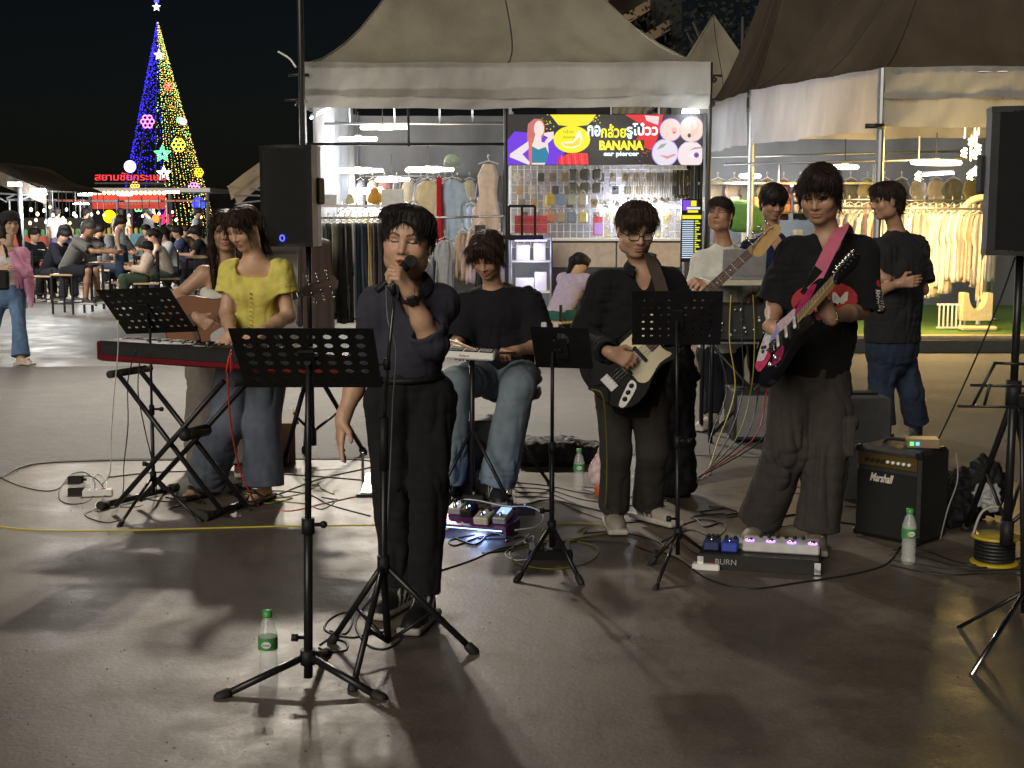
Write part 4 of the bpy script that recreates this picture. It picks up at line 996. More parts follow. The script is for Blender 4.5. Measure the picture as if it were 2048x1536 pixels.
    for i in range(1, 20):
        u_ = Ln / (2 ** (i / 12.)); wv = lerp(nw0, nw1, (Ln - u_) / (Ln - nb))
        if u_ > nb - .05: mb.box(P(u_, 0, .0105), (.0025, wv, .0025), U, V, N)
    mb.build('fret', CHROME, fb)
    mb = MB(); [mb.ball(P(Ln * (1 / (2 ** ((i - .5) / 12.))), 0, .0098), .0035, 6, 4) for i in (3, 5, 7, 9)]; mb.build('inlay', WHITEP, fb)
    hN = nrm(N * .985 + U * -.0); mb = MB(); mb.prism([(a, b) for a, b in hd], P(Ln, 0, -.010), U, V, N, .014); h_ = mb.build('headstock', hm, t)
    for a, b in pegs:
        mb = MB(); mb.lathe([(.004, 0), (.004, .018), (.001, .018)], P(Ln + a, b * .55, .004), 8, N); mb.tube([P(Ln + a, b * .8, -.004), P(Ln + a, b * 1.35 + (.012 if b > 0 else -.012), -.004)], [.003, .003], 6); mb.ball(P(Ln + a, b * 1.35 + (.016 if b > 0 else -.016), -.004), .009, 8, 5); mb.build('tuning_peg', CHROME, h_, smooth=True)
    mb = MB()
    for i in range(strings):
        q = (i / (strings - 1) - .5); mb.tube([P(0, q * nw1 * .82, .016), P(Ln, q * nw0 * .8, .0125), P(Ln + pegs[min(i, len(pegs) - 1)][0], pegs[min(i, len(pegs) - 1)][1] * .55, .010)], .0011 if kind == 'bass' else .0007, 4)
    mb.build('string', CHROME, t)
    return t, dict(B=B, U=U, V=V, N=N, L=Lh, P=P)
def strap(name, m, pts, wdt, nrms, parent, th=.003):
    pts = spline(pts, 6); k = len(pts); mb = MB(); vs = []
    for i, p in enumerate(pts):
        d = nrm(pts[min(i + 1, k - 1)] - pts[max(i - 1, 0)]); n = nrm(lerp(A(nrms[0]), A(nrms[1]), i / (k - 1))); s = nrm(np.cross(d, n)); n = np.cross(s, d)
        vs += [p - s * wdt / 2, p + s * wdt / 2, p + s * wdt / 2 + n * th, p - s * wdt / 2 + n * th]
    fs = [(i * 4 + j, i * 4 + (j + 1) % 4, i * 4 + 4 + (j + 1) % 4, i * 4 + 4 + j) for i in range(k - 1) for j in range(4)] + [(3, 2, 1, 0), (4 * k - 4, 4 * k - 3, 4 * k - 2, 4 * k - 1)]
    mb.add(vs, fs); return mb.build(name, m, parent)
def speaker(label, c, yaw, wd, dp, ht, led):
    a = math.radians(yaw); f = A(math.sin(a), -math.cos(a), 0); s = np.cross(UP, f); c = A(c); t = thing('loudspeaker', label, 'loudspeaker', c)
    prof = []
    for i in range(9):
        q = -1 + 2 * i / 8; prof.append((q * wd / 2, dp / 2 - .045 * q * q))
    poly = prof + [(wd / 2 - .01, .0), (wd * .36, -dp / 2 + .02), (wd * .33, -dp / 2), (-wd * .33, -dp / 2), (-wd * .36, -dp / 2 + .02), (-wd / 2 + .01, 0)]
    mb = MB(); mb.prism([(x, y) for x, y in poly], c, s, f, UP, ht); mb.build('cabinet', BLACKP, t)
    mb = MB(); gp_ = [(x * .94, y + .004) for x, y in prof]
    GR = mat('speaker_grille', (.016, .016, .017), .55, bump=.9, bscale=900)
    mb.sheet(lambda u_, v_: c + s * (wd * .47 * (2 * u_ - 1)) + f * (dp / 2 - .045 * (2 * u_ - 1) ** 2 + .004) + UP * (ht * (.03 + .94 * v_)), 10, 2); mb.build('grille', GR, t)
    for z in (.012, ht - .012):
        mb = MB(); mb.prism([(x * 1.012, y * 1.012) for x, y in poly], c + UP * (z - .012), s, f, UP, .024); mb.build('end_cap', BLACKP, t)
    for sg in (-1, 1):
        mb = MB(); mb.box(c + s * sg * (wd / 2 - .012) - f * dp * .12 + UP * ht * .55, (.03, .10, .16), s, f, UP, bev=.01); mb.build('side_handle', RUBBER, t)
    mb = MB(); p = c + s * wd * .02 * led + f * (dp / 2 + .006) + UP * ht * .085
    mb.tube([p + (s * math.cos(q) + UP * math.sin(q) * 1.25) * .014 for q in np.linspace(0, 6.283, 12, endpoint=False)], .004, 5, closed=True); mb.build('led', glow('blue_led', (.06, .08, 1.), 3.), t)
    return t
def bottle(label, g, label_text=True, h=.25, full=True):
    g = A(g); t = thing('water_bottle', label, 'bottle', g); k = h / .25
    GL = mat('clear_pet', (.75, .80, .78), .06, vary=0, alpha=.30, spec=.8); WT = mat('bottle_water', (.93, .97, .97), .02, vary=0, trans=1.)
    prof = [(.026, .0), (.030, .004), (.031, .03), (.0285, .045), (.031, .06), (.0285, .075), (.031, .09), (.0285, .105), (.031, .12), (.0315, .165), (.030, .178), (.020, .212), (.013, .222), (.0128, .232)]
    mb = MB(); mb.lathe([(r * k, z * k) for r, z in prof], g, 20); mb.build('shell', GL, t, smooth=True)
    mb = MB(); mb.lathe([(.0155 * k, .228 * k), (.0158 * k, .230 * k), (.0155 * k, .25 * k), (.001, .25 * k)], g, 16); mb.build('cap', mat('green_cap', (.05, .30, .06), .4), t, smooth=True)
    mb = MB(); mb.lathe([(.0322 * k, .122 * k), (.0322 * k, .163 * k)], g, 20); mb.f = mb.f[:-2]; mb.m = mb.m[:-2]; lb = mb.build('wrapper', mat('green_wrapper', (.06, .26, .07), .35, vary=.1), t, smooth=True)
    mb = MB(); mb.prism([(.016 * k * math.cos(a), .011 * k * math.sin(a)) for a in np.linspace(0, 6.283, 16, endpoint=False)], g + A(0, -.0328 * k, .142 * k), SIDE, UP, CAMD, .0008); mb.build('emblem', WHITEP, lb)
    text_mesh('น้ำทิพย์', .010, mat('dark_green_ink', (.02, .10, .03), .5), g + A(0, -.0342 * k, .142 * k), SIDE, UP, lb, depth=.0006, fit=(.026 * k, .010 * k))
    return t
CABLE = mat('cable_black', (.012, .012, .012), .5); CABLEW = mat('cable_white', (.55, .55, .52), .45); CABLEY = mat('cable_yellow', (.42, .34, .03), .45)
CABLER = mat('cable_red', (.42, .03, .03), .45); CABLEO = mat('cable_olive', (.20, .19, .02), .45)
def cable(label, pts, r=.0045, m=None, z=.006, group=None):
    P = []
    for p in pts:
        if len(p) == 2: P.append(gp(p[0], p[1], z))
        else: P.append(at(p[0], p[1], p[2]))
    P = spline(P, 7); mb = MB(); mb.tube(P, r, 6); o = mb.build('cable', m or CABLE, None, P[0], smooth=True); return tag(o, label, 'cable', group)
# ------------------------------------------------------------ the band
def fz(px, Y, z=.09): return tuple(atz(px, z, Y))
def BJ(Y0, feet, **p):
    J = joints(Y0, **p)
    for k_, (px, Y) in feet.items(): J[k_] = atz(px, .09, Y)
    return J
SK_L = (.52, .32, .215); SK_M = (.44, .26, .17); SK_D = (.33, .185, .115)
BLK = (.012, .010, .009)

# --- singer
J = BJ(5.0, dict(fA=(797, 5.16), fB=(848, 4.98)), head=(816, 487, -.06), neck=(818, 574, 0), pel=(820, 768, .03), sA=(756, 612, .0), sB=(880, 606, .02),
       eA=(722, 742, .06), wA=(686, 838, -.02), eB=(858, 676, -.14), wB=(820, 585, -.20), kA=(783, 960, .03), kB=(857, 965, -.02), tA=(-.45, -1, 0), tB=(-.25, -1, 0))
singer, SI = person('singer in dark navy shirt and black trousers holding a microphone to the mouth', J,
    dict(yaw=-7, pitch=1, roll=-5, mouth=.022, eyes='down', jaw=1.12, k=1.03), SK_L,
    dict(col=(.042, .042, .060), loose=.010, sleeve='rolled', hem=.0, neck='open', collar=True, waist=.45, fold=.016, name='shirt'),
    dict(col=(.017, .017, .018), loose=.006, rk=.060, ra=.058, waist=.05, fold=.018, cut=.93, belt=True),
    dict(col=(.012, .012, .013), sole=(.42, .40, .37), stripes=(.5, .49, .46), lace=BLACKP), dict(style='messy', col=BLK, n=600, len=.040),
    hands=(dict(d=A(-.14, -.14, -.97), n=A(.85, .35, .1), curl=[.10, .20, .26, .32], spread=.5, thumb=.2), dict(d=A(-.45, -.28, .85), n=A(-.80, .35, -.45), curl=[.95, 1.0, 1.05, 1.1], thumb=.9)), seed=3)
m2 = MB(); wv = J['wB'] - nrm(J['wB'] - J['eB']) * .02; dv = nrm(J['wB'] - J['eB']); ux = nrm(np.cross(dv, CAMD)); uy = np.cross(dv, ux)
m2.tube([wv + (ux * math.cos(a) + uy * math.sin(a)) * .034 - dv * .0 for a in np.linspace(0, 6.283, 16, endpoint=False)], .009, 6, closed=True)
m2.build('wristwatch', BLACKP, singer, smooth=True)
mb = MB(); mb.box(wv - uy * .036 if (uy @ CAMD) < 0 else wv + uy * .036, (.036, .014, .04), ux, uy, dv, bev=.006); mb.build('watch_case', BLACKP, singer)

# --- keyboard player
J = BJ(7.25, dict(fA=(412, 7.28), fB=(527, 7.18)), head=(488, 457, -.05), neck=(509, 519, 0), pel=(508, 690, .03), sA=(466, 546, .0), sB=(560, 546, 0),
       eA=(453, 628, -.03), wA=(463, 668, -.27), eB=(577, 632, -.02), wB=(520, 665, -.25), kA=(452, 850, -.04), kB=(524, 850, -.04), tA=(-.7, -1, 0), tB=(-.3, -1, 0))
keyb, KI = person('woman in yellow puff sleeve blouse and grey jeans playing the keyboard', J,
    dict(yaw=-30, pitch=-24, roll=2, k=.96, fem=1, jaw=.95, lip=(.36, .11, .10)), SK_L,
    dict(col=(.62, .55, .13), loose=.014, sleeve='puff', hem=.085, neck='square', bust=True, waist=.40, fold=.012, slen=.50, name='blouse'),
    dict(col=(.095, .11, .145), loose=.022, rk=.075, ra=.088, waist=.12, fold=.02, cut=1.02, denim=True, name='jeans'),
    dict(kind='sandal', col=(.03, .02, .015), sole=(.03, .02, .015)), dict(style='bun', col=(.022, .012, .008), n=260, len=.05),
    hands=(dict(d=A(-.45, -.6, -.55), n=A(-.2, .3, -.9), curl=[.35, .4, .42, .45], spread=.8, thumb=.2), dict(d=A(-.55, -.55, -.5), n=A(-.2, .3, -.9), curl=[.35, .4, .42, .45], spread=.8, thumb=.2)), seed=5)
mb = MB(); jf = KI['fwd']; ju = KI['up']; 
for i in range(8):
    p = lerp(J['neck'], J['pel'], .36 + .052 * i) ; 
    mb.ball(p + jf * (.125 - .002 * i), .006, 8, 5)
mb.build('button', mat('blouse_button', (.45, .40, .06), .4), KI['shirt'], smooth=True)

# --- acoustic guitar player
J = BJ(7.95, dict(fA=(425, 8.05), fB=(484, 7.95)), head=(452, 462, -.06), neck=(454, 534, 0), pel=(446, 700, .02), sA=(408, 548, 0), sB=(504, 552, 0),
       eA=(356, 592, -.04), wA=(396, 636, -.33), eB=(545, 618, -.06), wB=(572, 592, -.26), kA=(418, 850, 0), kB=(470, 850, 0), tA=(-.2, -1, 0), tB=(.2, -1, 0))
acou, AI = person('long haired woman in white camisole and wide taupe trousers with an acoustic guitar', J,
    dict(yaw=8, pitch=-8, k=.96, fem=1, jaw=.94, lip=(.34, .11, .10), eyes='open'), (.42, .25, .17),
    dict(col=(.55, .52, .48), loose=.006, sleeve='none', hem=.03, neck='cami', bust=True, waist=.40, fold=.008, name='camisole'),
    dict(col=(.15, .135, .12), loose=.04, rk=.09, ra=.12, waist=.08, fold=.03, cut=1.0, name='trousers'),
    dict(col=(.10, .03, .02), sole=(.4, .38, .34), lace=WHITEP), dict(style='long', col=(.018, .009, .006), n=360, len=.10),
    hands=(dict(d=A(.75, -.2, -.45), n=A(.2, .85, -.3), curl=[.45, .5, .55, .6]), dict(d=A(.2, -.35, .8), n=A(-.6, -.5, .3), curl=[.8, .85, .9, .95])), seed=9)
br = at(388, 655, 7.60); nt_ = at(600, 586, 7.66)
AG, ag = guitar('acoustic_guitar', 'brown acoustic guitar with dark pickguard held behind the keyboard', lerp(br, nt_, 0) , br + nrm(nt_ - br) * .645, A(-.12, -.96, .28), 'acoustic')

# --- drummer
J = BJ(7.5, dict(fA=(893, 7.2), fB=(992, 7.15)), head=(974, 512, -.10), neck=(987, 578, 0), pel=(1003, 742, .06), sA=(936, 612, 0), sB=(1056, 608, 0),
       eA=(916, 684, -.08), wA=(916, 694, -.33), eB=(1086, 690, -.04), wB=(1032, 702, -.28), hA=(972, 752, .02), hB=(1040, 752, .02), kA=(908, 770, -.36), kB=(1036, 772, -.38), tA=(-.3, -1, 0), tB=(.12, -1, 0))
drum, DI = person('seated drummer in black tee shirt and light blue jeans behind a white drum pad', J,
    dict(yaw=-16, pitch=-30, k=1.0), SK_M,
    dict(col=(.011, .011, .015), loose=.03, sleeve='short', hem=-.04, slen=.95, waist=.46, fold=.014, name='tee_shirt'),
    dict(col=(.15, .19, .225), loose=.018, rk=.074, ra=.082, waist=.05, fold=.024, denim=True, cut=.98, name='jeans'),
    dict(col=(.012, .012, .012), sole=(.16, .15, .13), stripes=(.45, .44, .4)), dict(style='curtain', col=(.022, .014, .009), n=520, len=.055),
    hands=(dict(d=A(-.1, -.95, -.1), n=A(.2, 0, -1), curl=[.8, .95, 1., 1.]), dict(d=A(-.6, -.75, .05), n=A(-.2, .1, -1), curl=[.8, .95, 1., 1.])), seed=13)

# --- bass player
J = BJ(6.5, dict(fA=(1228, 6.55), fB=(1296, 6.68)), head=(1270, 461, -.07), neck=(1284, 538, 0), pel=(1264, 768, .03), sA=(1207, 572, .02), sB=(1336, 568, .0),
       eA=(1164, 676, .02), wA=(1222, 706, -.37), eB=(1390, 652, -.05), wB=(1413, 596, -.27), kA=(1232, 905, -.03), kB=(1304, 905, 0), tA=(.03, -1, 0), tB=(.75, -1, 0))
bassp, BI = person('man in glasses and loose black shirt playing the bass', J,
    dict(yaw=13, pitch=-17, k=1.03, jaw=1.03), (.46, .275, .185),
    dict(col=(.011, .011, .012), loose=.025, sleeve='long', hem=-.14, neck='open', collar=True, waist=.48, fold=.018, name='shirt'),
    dict(col=(.042, .039, .036), loose=.008, rk=.064, ra=.072, waist=.05, fold=.026, cut=.97),
    dict(col=(.36, .32, .27), sole=(.50, .47, .42), stripes=(.05, .045, .04), lace=BLACKP, k=1.08), dict(style='crop', col=(.020, .012, .008), n=800, len=.045),
    hands=(dict(d=A(.78, -.2, -.3), n=A(.05, .9, -.4), curl=[.55, .6, .65, .7], thumb=.3), dict(d=A(-.25, -.45, .75), n=A(-.75, -.25, -.35), curl=[.75, .85, .95, 1.], thumb=.7)), seed=17)
fr = BI['fr']; gl = mat('spectacle_frame', (.010, .008, .008), .25)
GT = thing('glasses', 'dark rimmed glasses worn by the bass player', 'glasses', L_(fr, 0, .095, .002))
for x in (-1, 1):
    mb = MB(); pts = [L_(fr, x * .034 + .0255 * math.copysign(abs(math.cos(a)) ** .6, math.cos(a)), .101 - .006 * abs(math.cos(a) * x > 0), .000 + .0175 * math.copysign(abs(math.sin(a)) ** .6, math.sin(a))) for a in np.linspace(0, 6.283, 20, endpoint=False)]
    mb.tube(pts, .0022, 6, closed=True); mb.build('rim', gl, GT, smooth=True)
    mb = MB(); mb.prism([(math.copysign(abs(math.cos(a)) ** .6, math.cos(a)) * .024, math.copysign(abs(math.sin(a)) ** .6, math.sin(a)) * .016) for a in np.linspace(0, 6.283, 16, endpoint=False)], L_(fr, x * .034, .100, 0), fr[1], fr[3], fr[2], .001)
    mb.build('lens', mat('lens_glass', (.9, .95, .95), .03, vary=0, alpha=.05, spec=.25), GT)
    mb = MB(); mb.tube([L_(fr, x * .060, .096, .006), L_(fr, x * .080, .06, .008), L_(fr, x * .083, -.005, .006)], .0022, 6); mb.build('temple', gl, GT, smooth=True)
mb = MB(); mb.tube([L_(fr, -.010, .103, .004), L_(fr, 0, .106, .006), L_(fr, .010, .103, .004)], .002, 6); mb.build('nose_bridge', gl, GT, smooth=True)
br = at(1222, 762, 6.20); nt_ = at(1492, 512, 6.08)
BG, bgf = guitar('bass_guitar', 'black bass guitar with cream pickguard and amber headstock', br, br + nrm(nt_ - br) * .86, A(.02, -.97, .20), 'bass', .93)
sh = J
strap('strap', mat('brown_leather', (.055, .040, .030), .5), [at(1336, 640, 6.12), at(1328, 600, 6.20), at(1317, 560, 6.27), at(1304, 524, 6.33), at(1298, 508, 6.44), at(1300, 525, 6.62), J['pel'] + A(.05, .19, .22), J['pel'] + A(-.16, .10, .12), bgf['P'](-.10, .02, -.03)], .06, (A(.1, -1, .2), A(0, 1, 0)), BG)

# --- lead guitar player
J = BJ(6.15, dict(fA=(1520, 6.30), fB=(1634, 6.12)), head=(1640, 390, -.06), neck=(1656, 470, 0), pel=(1624, 735, .03), sA=(1588, 511, .02), sB=(1720, 508, -.0),
       eA=(1550, 608, .02), wA=(1543, 655, -.24), eB=(1722, 622, -.04), wB=(1660, 634, -.38), kA=(1572, 895, -.02), kB=(1655, 900, -.04), tA=(-.55, -1, 0), tB=(-.2, -1, 0))
leadp, LI = person('tall man with long fringe in oversized black tee shirt playing the stickered electric guitar', J,
    dict(yaw=-26, pitch=-17, k=1.04, jaw=.98), (.40, .235, .15),
    dict(col=(.011, .011, .012), loose=.03, sleeve='short', hem=-.03, slen=1.0, neck='vee', waist=.50, fold=.018, name='tee_shirt'),
    dict(col=(.044, .039, .036), loose=.018, rk=.076, ra=.086, waist=.06, fold=.03, cut=.99, pocket=('B',), name='cargo_trousers'),
    dict(col=(.20, .18, .15), sole=(.45, .43, .40), lace=WHITEP), dict(style='fringe', col=(.014, .009, .008), n=600, len=.050),
    hands=(dict(d=A(.55, -.35, -.15), n=A(.3, .8, -.4), curl=[.95, 1., 1.05, 1.1], thumb=.8), dict(d=A(-.45, -.12, .85), n=A(-.2, -.85, .1), curl=[.45, .55, .65, .7], thumb=.6)), seed=23)
br = at(1548, 694, 5.83); nt_ = at(1668, 560, 5.52)
EG, egf = guitar('electric_guitar', 'black electric guitar covered in pink and white stickers', br, nt_, A(-.58, -.52, .58), 'electric', .84)
PK = mat('pink_webbing', (.52, .12, .20), .7, bump=.4, bscale=300)
st = strap('strap', PK, [at(1620, 580, 5.74), at(1640, 540, 5.82), at(1664, 492, 5.905), at(1683, 458, 5.985), at(1690, 456, 6.08), at(1694, 490, 6.28), J['pel'] + A(.05, .24, .20), J['pel'] + A(-.2, .10, .10), egf['P'](-.17, .02, -.03)], .056, (A(-.2, -1, .15), A(0, 1, 0)), EG)
mb = MB(); e0 = at(1612, 592, 5.725); e1 = at(1640, 540, 5.815); dd_ = nrm(e1 - e0); ss_ = nrm(np.cross(dd_, CAMD)); mb.box(lerp(e0, e1, .5), (.060, float(np.linalg.norm(e1 - e0)), .007), ss_, dd_, np.cross(ss_, dd_)); mb.build('strap_end', BLACKP, EG)
def print_on(shirt, txt, o, U, V, w_, h_, m, par, depth=.3):
    bm_v = [v.co for v in shirt.data.vertices]; bv = BVHTree.FromPolygons([Vector(v) for v in bm_v], [p.vertices for p in shirt.data.polygons])
    N = np.cross(U, V); ob = text_mesh(txt, .05, m, o, U, V, par, depth=.0, fit=(w_, h_), bold=.0012) if isinstance(txt, str) else None
    if ob is None:
        mb = MB(); txt(mb, o, U, V); ob = mb.build('print', m, par)
    base = Vector(WL[par]); off = .0035 if isinstance(txt, str) else .002
    for v in ob.data.vertices:
        r = bv.ray_cast(v.co + Vector(N) * depth, Vector(-N), depth * 2)
        if r[0] is not None: v.co = r[0] + r[1] * off
        else: v.co = v.co - Vector(N) * .02
    return ob
up, sd_, fw = LI['up'], LI['side'], LI['fwd']; ctr = lerp(J['neck'], J['pel'], .47) + fw * .15
RD = mat('shirt_print_red', (.30, .018, .022), .8); PW = mat('shirt_print_white', (.55, .53, .50), .8)
def oval(mb, o, U, V, k=1.):
    n = 24; mb.add([o] + [o + U * .145 * k * q * math.cos(2 * math.pi * i / n) + V * .085 * k * q * math.sin(2 * math.pi * i / n) for q in (.5, 1.) for i in range(n)], [(0, 1 + i, 1 + (i + 1) % n) for i in range(n)] + [(1 + i, 1 + n + i, 1 + n + (i + 1) % n, 1 + (i + 1) % n) for i in range(n)])
print_on(LI['shirt'], lambda mb, o, U, V: oval(mb, o, U, V), ctr, sd_, up, 0, 0, RD, leadp)
print_on(LI['shirt'], 'EDM', ctr, sd_, up, .20, .075, PW, leadp)
# sleeve lettering on the outer side of the sleeve
dS = nrm(J['eB'] - J['sB']); oS = nrm(sd_ * .75 - A(0, .66, 0)); uS = nrm(np.cross(dS, oS))
print_on(LI['shirt'], 'RHYTHM', lerp(J['sB'], J['eB'], .80) + oS * .12 + uS * .012, dS, -uS if np.cross(dS, -uS) @ oS > 0 else uS, .095, .022, PW, leadp, .12)
print_on(LI['shirt'], 'CRYSTAL', lerp(J['sB'], J['eB'], .80) + oS * .12 - uS * .016, dS, -uS if np.cross(dS, -uS) @ oS > 0 else uS, .095, .018, PW, leadp, .12)
def dot(mb, o, U, V): mb.add([o] + [o + (U * math.cos(i * .5236) + V * math.sin(i * .5236)) * .017 for i in range(12)], [(0, 1 + i, 1 + (i + 1) % 12) for i in range(12)])
print_on(LI['shirt'], dot, lerp(J['sB'], J['eB'], .50) + oS * .12, dS, -uS if np.cross(dS, -uS) @ oS > 0 else uS, 0, 0, mat('shirt_print_bright_red', (.45, .02, .03), .8), leadp, .12)
mb = MB(); wv = J['wB']; dv = nrm(J['wB'] - J['eB']); ux = nrm(np.cross(dv, UP)); uy = np.cross(dv, ux)
[mb.ball(wv + (ux * math.cos(a) + uy * math.sin(a)) * .033, .0048, 6, 4) for a in np.linspace(0, 6.283, 22, endpoint=False)]; mb.build('bracelet', CHROME, leadp, smooth=True)

# --- men behind the band
J = BJ(9.2, dict(fA=(1768, 9.15), fB=(1832, 9.3)), head=(1774, 403, -.05), neck=(1793, 462, 0), pel=(1784, 682, .0), sA=(1764, 500, -.15), sB=(1830, 493, .15),
       eA=(1738, 588, -.14), wA=(1800, 566, -.34), eB=(1846, 580, .06), wB=(1770, 556, -.24), kA=(1762, 785, -.02), kB=(1824, 785, .03), tA=(-.7, -1, 0), tB=(-.3, -1, 0))
darkp, _i = person('man in faded black tee shirt and blue jeans with folded arms looking sideways', J, dict(yaw=-82, pitch=-6, k=1.03), (.36, .21, .135),
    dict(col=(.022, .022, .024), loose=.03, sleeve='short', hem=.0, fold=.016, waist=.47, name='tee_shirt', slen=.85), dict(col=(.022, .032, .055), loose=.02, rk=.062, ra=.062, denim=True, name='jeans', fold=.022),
    dict(col=(.012, .012, .014), sole=(.03, .03, .03)), dict(style='short', col=(.016, .010, .008), n=420, len=.05, k=1.03), hands=(dict(d=A(.7, -.2, .1), n=A(0, 1, 0), curl=.4), dict(d=A(-.7, -.1, .05), n=A(0, 1, 0), curl=.4)), seed=31)
J = BJ(9.7, dict(fA=(1424, 9.62), fB=(1470, 9.75)), head=(1441, 430, -.05), neck=(1448, 486, 0), pel=(1442, 690, .0), sA=(1404, 523, 0), sB=(1490, 523, .03),
       eA=(1388, 602, -.05), wA=(1412, 640, -.30), eB=(1508, 602, 0), wB=(1486, 640, -.28), kA=(1428, 775, 0), kB=(1462, 775, 0), tA=(-.8, -1, 0), tB=(0, -1, 0))
whitep, _i = person('man in white tee shirt standing at the mixing table', J, dict(yaw=-28, pitch=10, k=1.02, jaw=1.06), SK_D,
    dict(col=(.50, .50, .46), loose=.02, sleeve='short', hem=-.05, fold=.012, waist=.47, name='tee_shirt', slen=.8), dict(col=(.018, .02, .026), loose=.012, rk=.06, ra=.055, cut=.9),
    dict(col=(.42, .38, .34), sole=(.5, .48, .44), k=1.05), dict(style='short', col=(.014, .010, .009), n=500, len=.04), seed=37)
J = BJ(10.0, dict(fA=(1520, 10.), fB=(1560, 10.05)), head=(1546, 405, -.05), neck=(1543, 464, 0), pel=(1540, 668, .0), sA=(1500, 503, 0), sB=(1584, 503, 0),
       eA=(1500, 582, -.06), wA=(1552, 580, -.26), eB=(1584, 578, -.16), wB=(1562, 508, -.24), kA=(1522, 765, 0), kB=(1558, 765, 0), tA=(-.2, -1, 0), tB=(.2, -1, 0))
navyp, _i = person('man in navy tee shirt with one hand raised to the chin behind the mixing table', J, dict(yaw=14, pitch=-18, k=1.02), SK_D,
    dict(col=(.010, .018, .06), loose=.02, sleeve='short', hem=-.05, fold=.012, waist=.46, name='tee_shirt'), dict(col=(.02, .02, .022), loose=.015),
    dict(col=(.02, .02, .02)), dict(style='mop', col=(.012, .008, .007), n=300, len=.04), hands=(None, dict(d=A(-.35, -.1, .9), n=A(-.2, .9, .1), curl=[.5, .6, .7, .8])), seed=41)
# ------------------------------------------------------------ stands, keyboard, speakers and floor clutter
c42, s42 = math.cos(math.radians(40)), math.sin(math.radians(40))
b = gp(617, 1372)
music_stand('tall black perforated music stand in front of the singer', b, .105, [gp(430, 1399), gp(772, 1402), gp(656, 1306)], at(617, 722, b[1] + .02), at(615, 718, b[1]), A(-1, 0, 0), A(0, -c42, s42), .450, .335, 8, 6, .0145, .0150, .022)
b = gp(309, 1026)
music_stand('black perforated music stand standing before the keyboard', b, .20, [gp(236, 1056), gp(404, 1046), gp(330, 985)], at(300, 655, b[1] + .03), at(294, 622, b[1] - .03), A(-1, .0, -.035), nrm(A(-.27, -.55, .70)), .365, .315, 9, 6, .0085, .0095, .02, skip=[(i, j) for i in range(9) for j in range(6) if (i * 5 + j * 3) % 7 == 1])
b = gp(1103, 1146)
t3 = music_stand('small music stand with oval opening in its desk beside the drummer', b, .215, [gp(1030, 1166), gp(1165, 1171), gp(1112, 1092)], at(1105, 700, b[1]), at(1124, 696, b[1] - .02), A(-.99, .0, .03), nrm(A(-.12, -.5, .8)), .245, .215, 3, 2, .034, .0115, .016, skip=[(0, 0), (1, 0), (2, 0), (0, 1), (2, 1)])
for px in (1088, 1112):
    mb = MB(); p = at(px, 650, b[1] - .03); mb.box(p, (.024, .03, .022), bev=.004); mb.build('page_clip', WHITEP, t3)
b = gp(1355, 1138)
music_stand('black music stand with wide desk in front of the bass player', b, .165, [gp(1297, 1132), gp(1309, 1182), gp(1432, 1118)], at(1353, 655, b[1]), at(1354, 637, b[1]), A(-1, 0, -.0), nrm(A(-.06, -.55, .75)), .385, .30, 9, 6, .0065, .010, .03)
# folding wire stand at the right edge
b = gp(2044, 1290); t = thing('folding_stand', 'folding wire music stand at the picture edge with spread chrome legs', 'music stand', b); Yw = b[1]
mb = MB(); mb.tube([b + UP * .12, at(2043, 790, Yw)], .010, 8); mb.build('lower_tube', BLACKM, t, smooth=True)
for f, m in (((1915, 1256), BLACKM), ((1942, 1352), CHROME), ((2170, 1300), BLACKM)):
    ap_ = A(b[0], b[1], .20); mb = MB(); mb.tube([ap_, gp(*f)], .0075 if m is BLACKM else .010, 8); mb.build('leg', m, t, smooth=True)
for pl in (((1915, 812), (2110, 816)), ((1940, 770), (2100, 774)), ((1988, 726), (2075, 729)), ((1945, 812), (1990, 726)), ((2120, 812), (2072, 728)), ((1968, 812), (1980, 768))):
    mb = MB(); mb.tube([at(*pl[0], Yw - .02), at(*pl[1], Yw - .05)], .0055, 6); mb.build('desk_bar', BLACKM, t, smooth=True)

# microphone stand and microphone
b = gp(775, 1318); apx = at(767, 1128, b[1]); t = thing('microphone_stand', 'black tripod microphone stand in front of the singer', 'microphone stand', b)
low = at(776, 1284, b[1]); tripod(t, apx, [gp(660, 1288), gp(703, 1386), gp(954, 1309)], r=.0115, brace=low)
mb = MB(); mb.tube([low, apx, at(768, 900, b[1])], .0130, 10); mb.build('lower_tube', BLACKM, t, smooth=True)
mb = MB(); mb.tube([at(768, 940, b[1]), at(767, 835, b[1])], .0165, 10); mb.build('grip_clutch', BLACKP, t, smooth=True)
top = at(789, 590, b[1] - .08); mb = MB(); mb.tube([at(768, 850, b[1]), at(775, 735, b[1] - .03), top], [.0075, .0065, .006], 10); mb.build('boom_tube', mat('polished_black', (.05, .05, .05), .15, .6), t, smooth=True)
mb = MB(); q = at(774, 728, b[1] - .03); mb.tube([q - UP * .02, q + UP * .02], .012, 8); mb.tube([q, q - SIDE * .03], .006, 6); mb.build('height_clamp', BLACKP, t, smooth=True)
mb = MB(); mb.tube([apx - UP * .03, apx + UP * .03], .022, 10); mb.build('leg_hub', BLACKP, t, smooth=True)
mb = MB(); mb.tube([top, top + A(-.01, -.01, .035)], [.009, .016], 8); mb.build('clip', BLACKP, t, smooth=True)
m0, m1 = at(772, 566, 4.80), at(801, 541, 4.81); d = nrm(m1 - m0); t = thing('microphone', 'black hand held microphone at the mouth of the singer', 'microphone', m0)
mb = MB(); mb.tube([m0 - d * .045, m0 - d * .03, m1 + d * .0, m1 + d * .03], [.011, .013, .017, .021], 12); mb.build('handle', BLACKP, t, smooth=True)
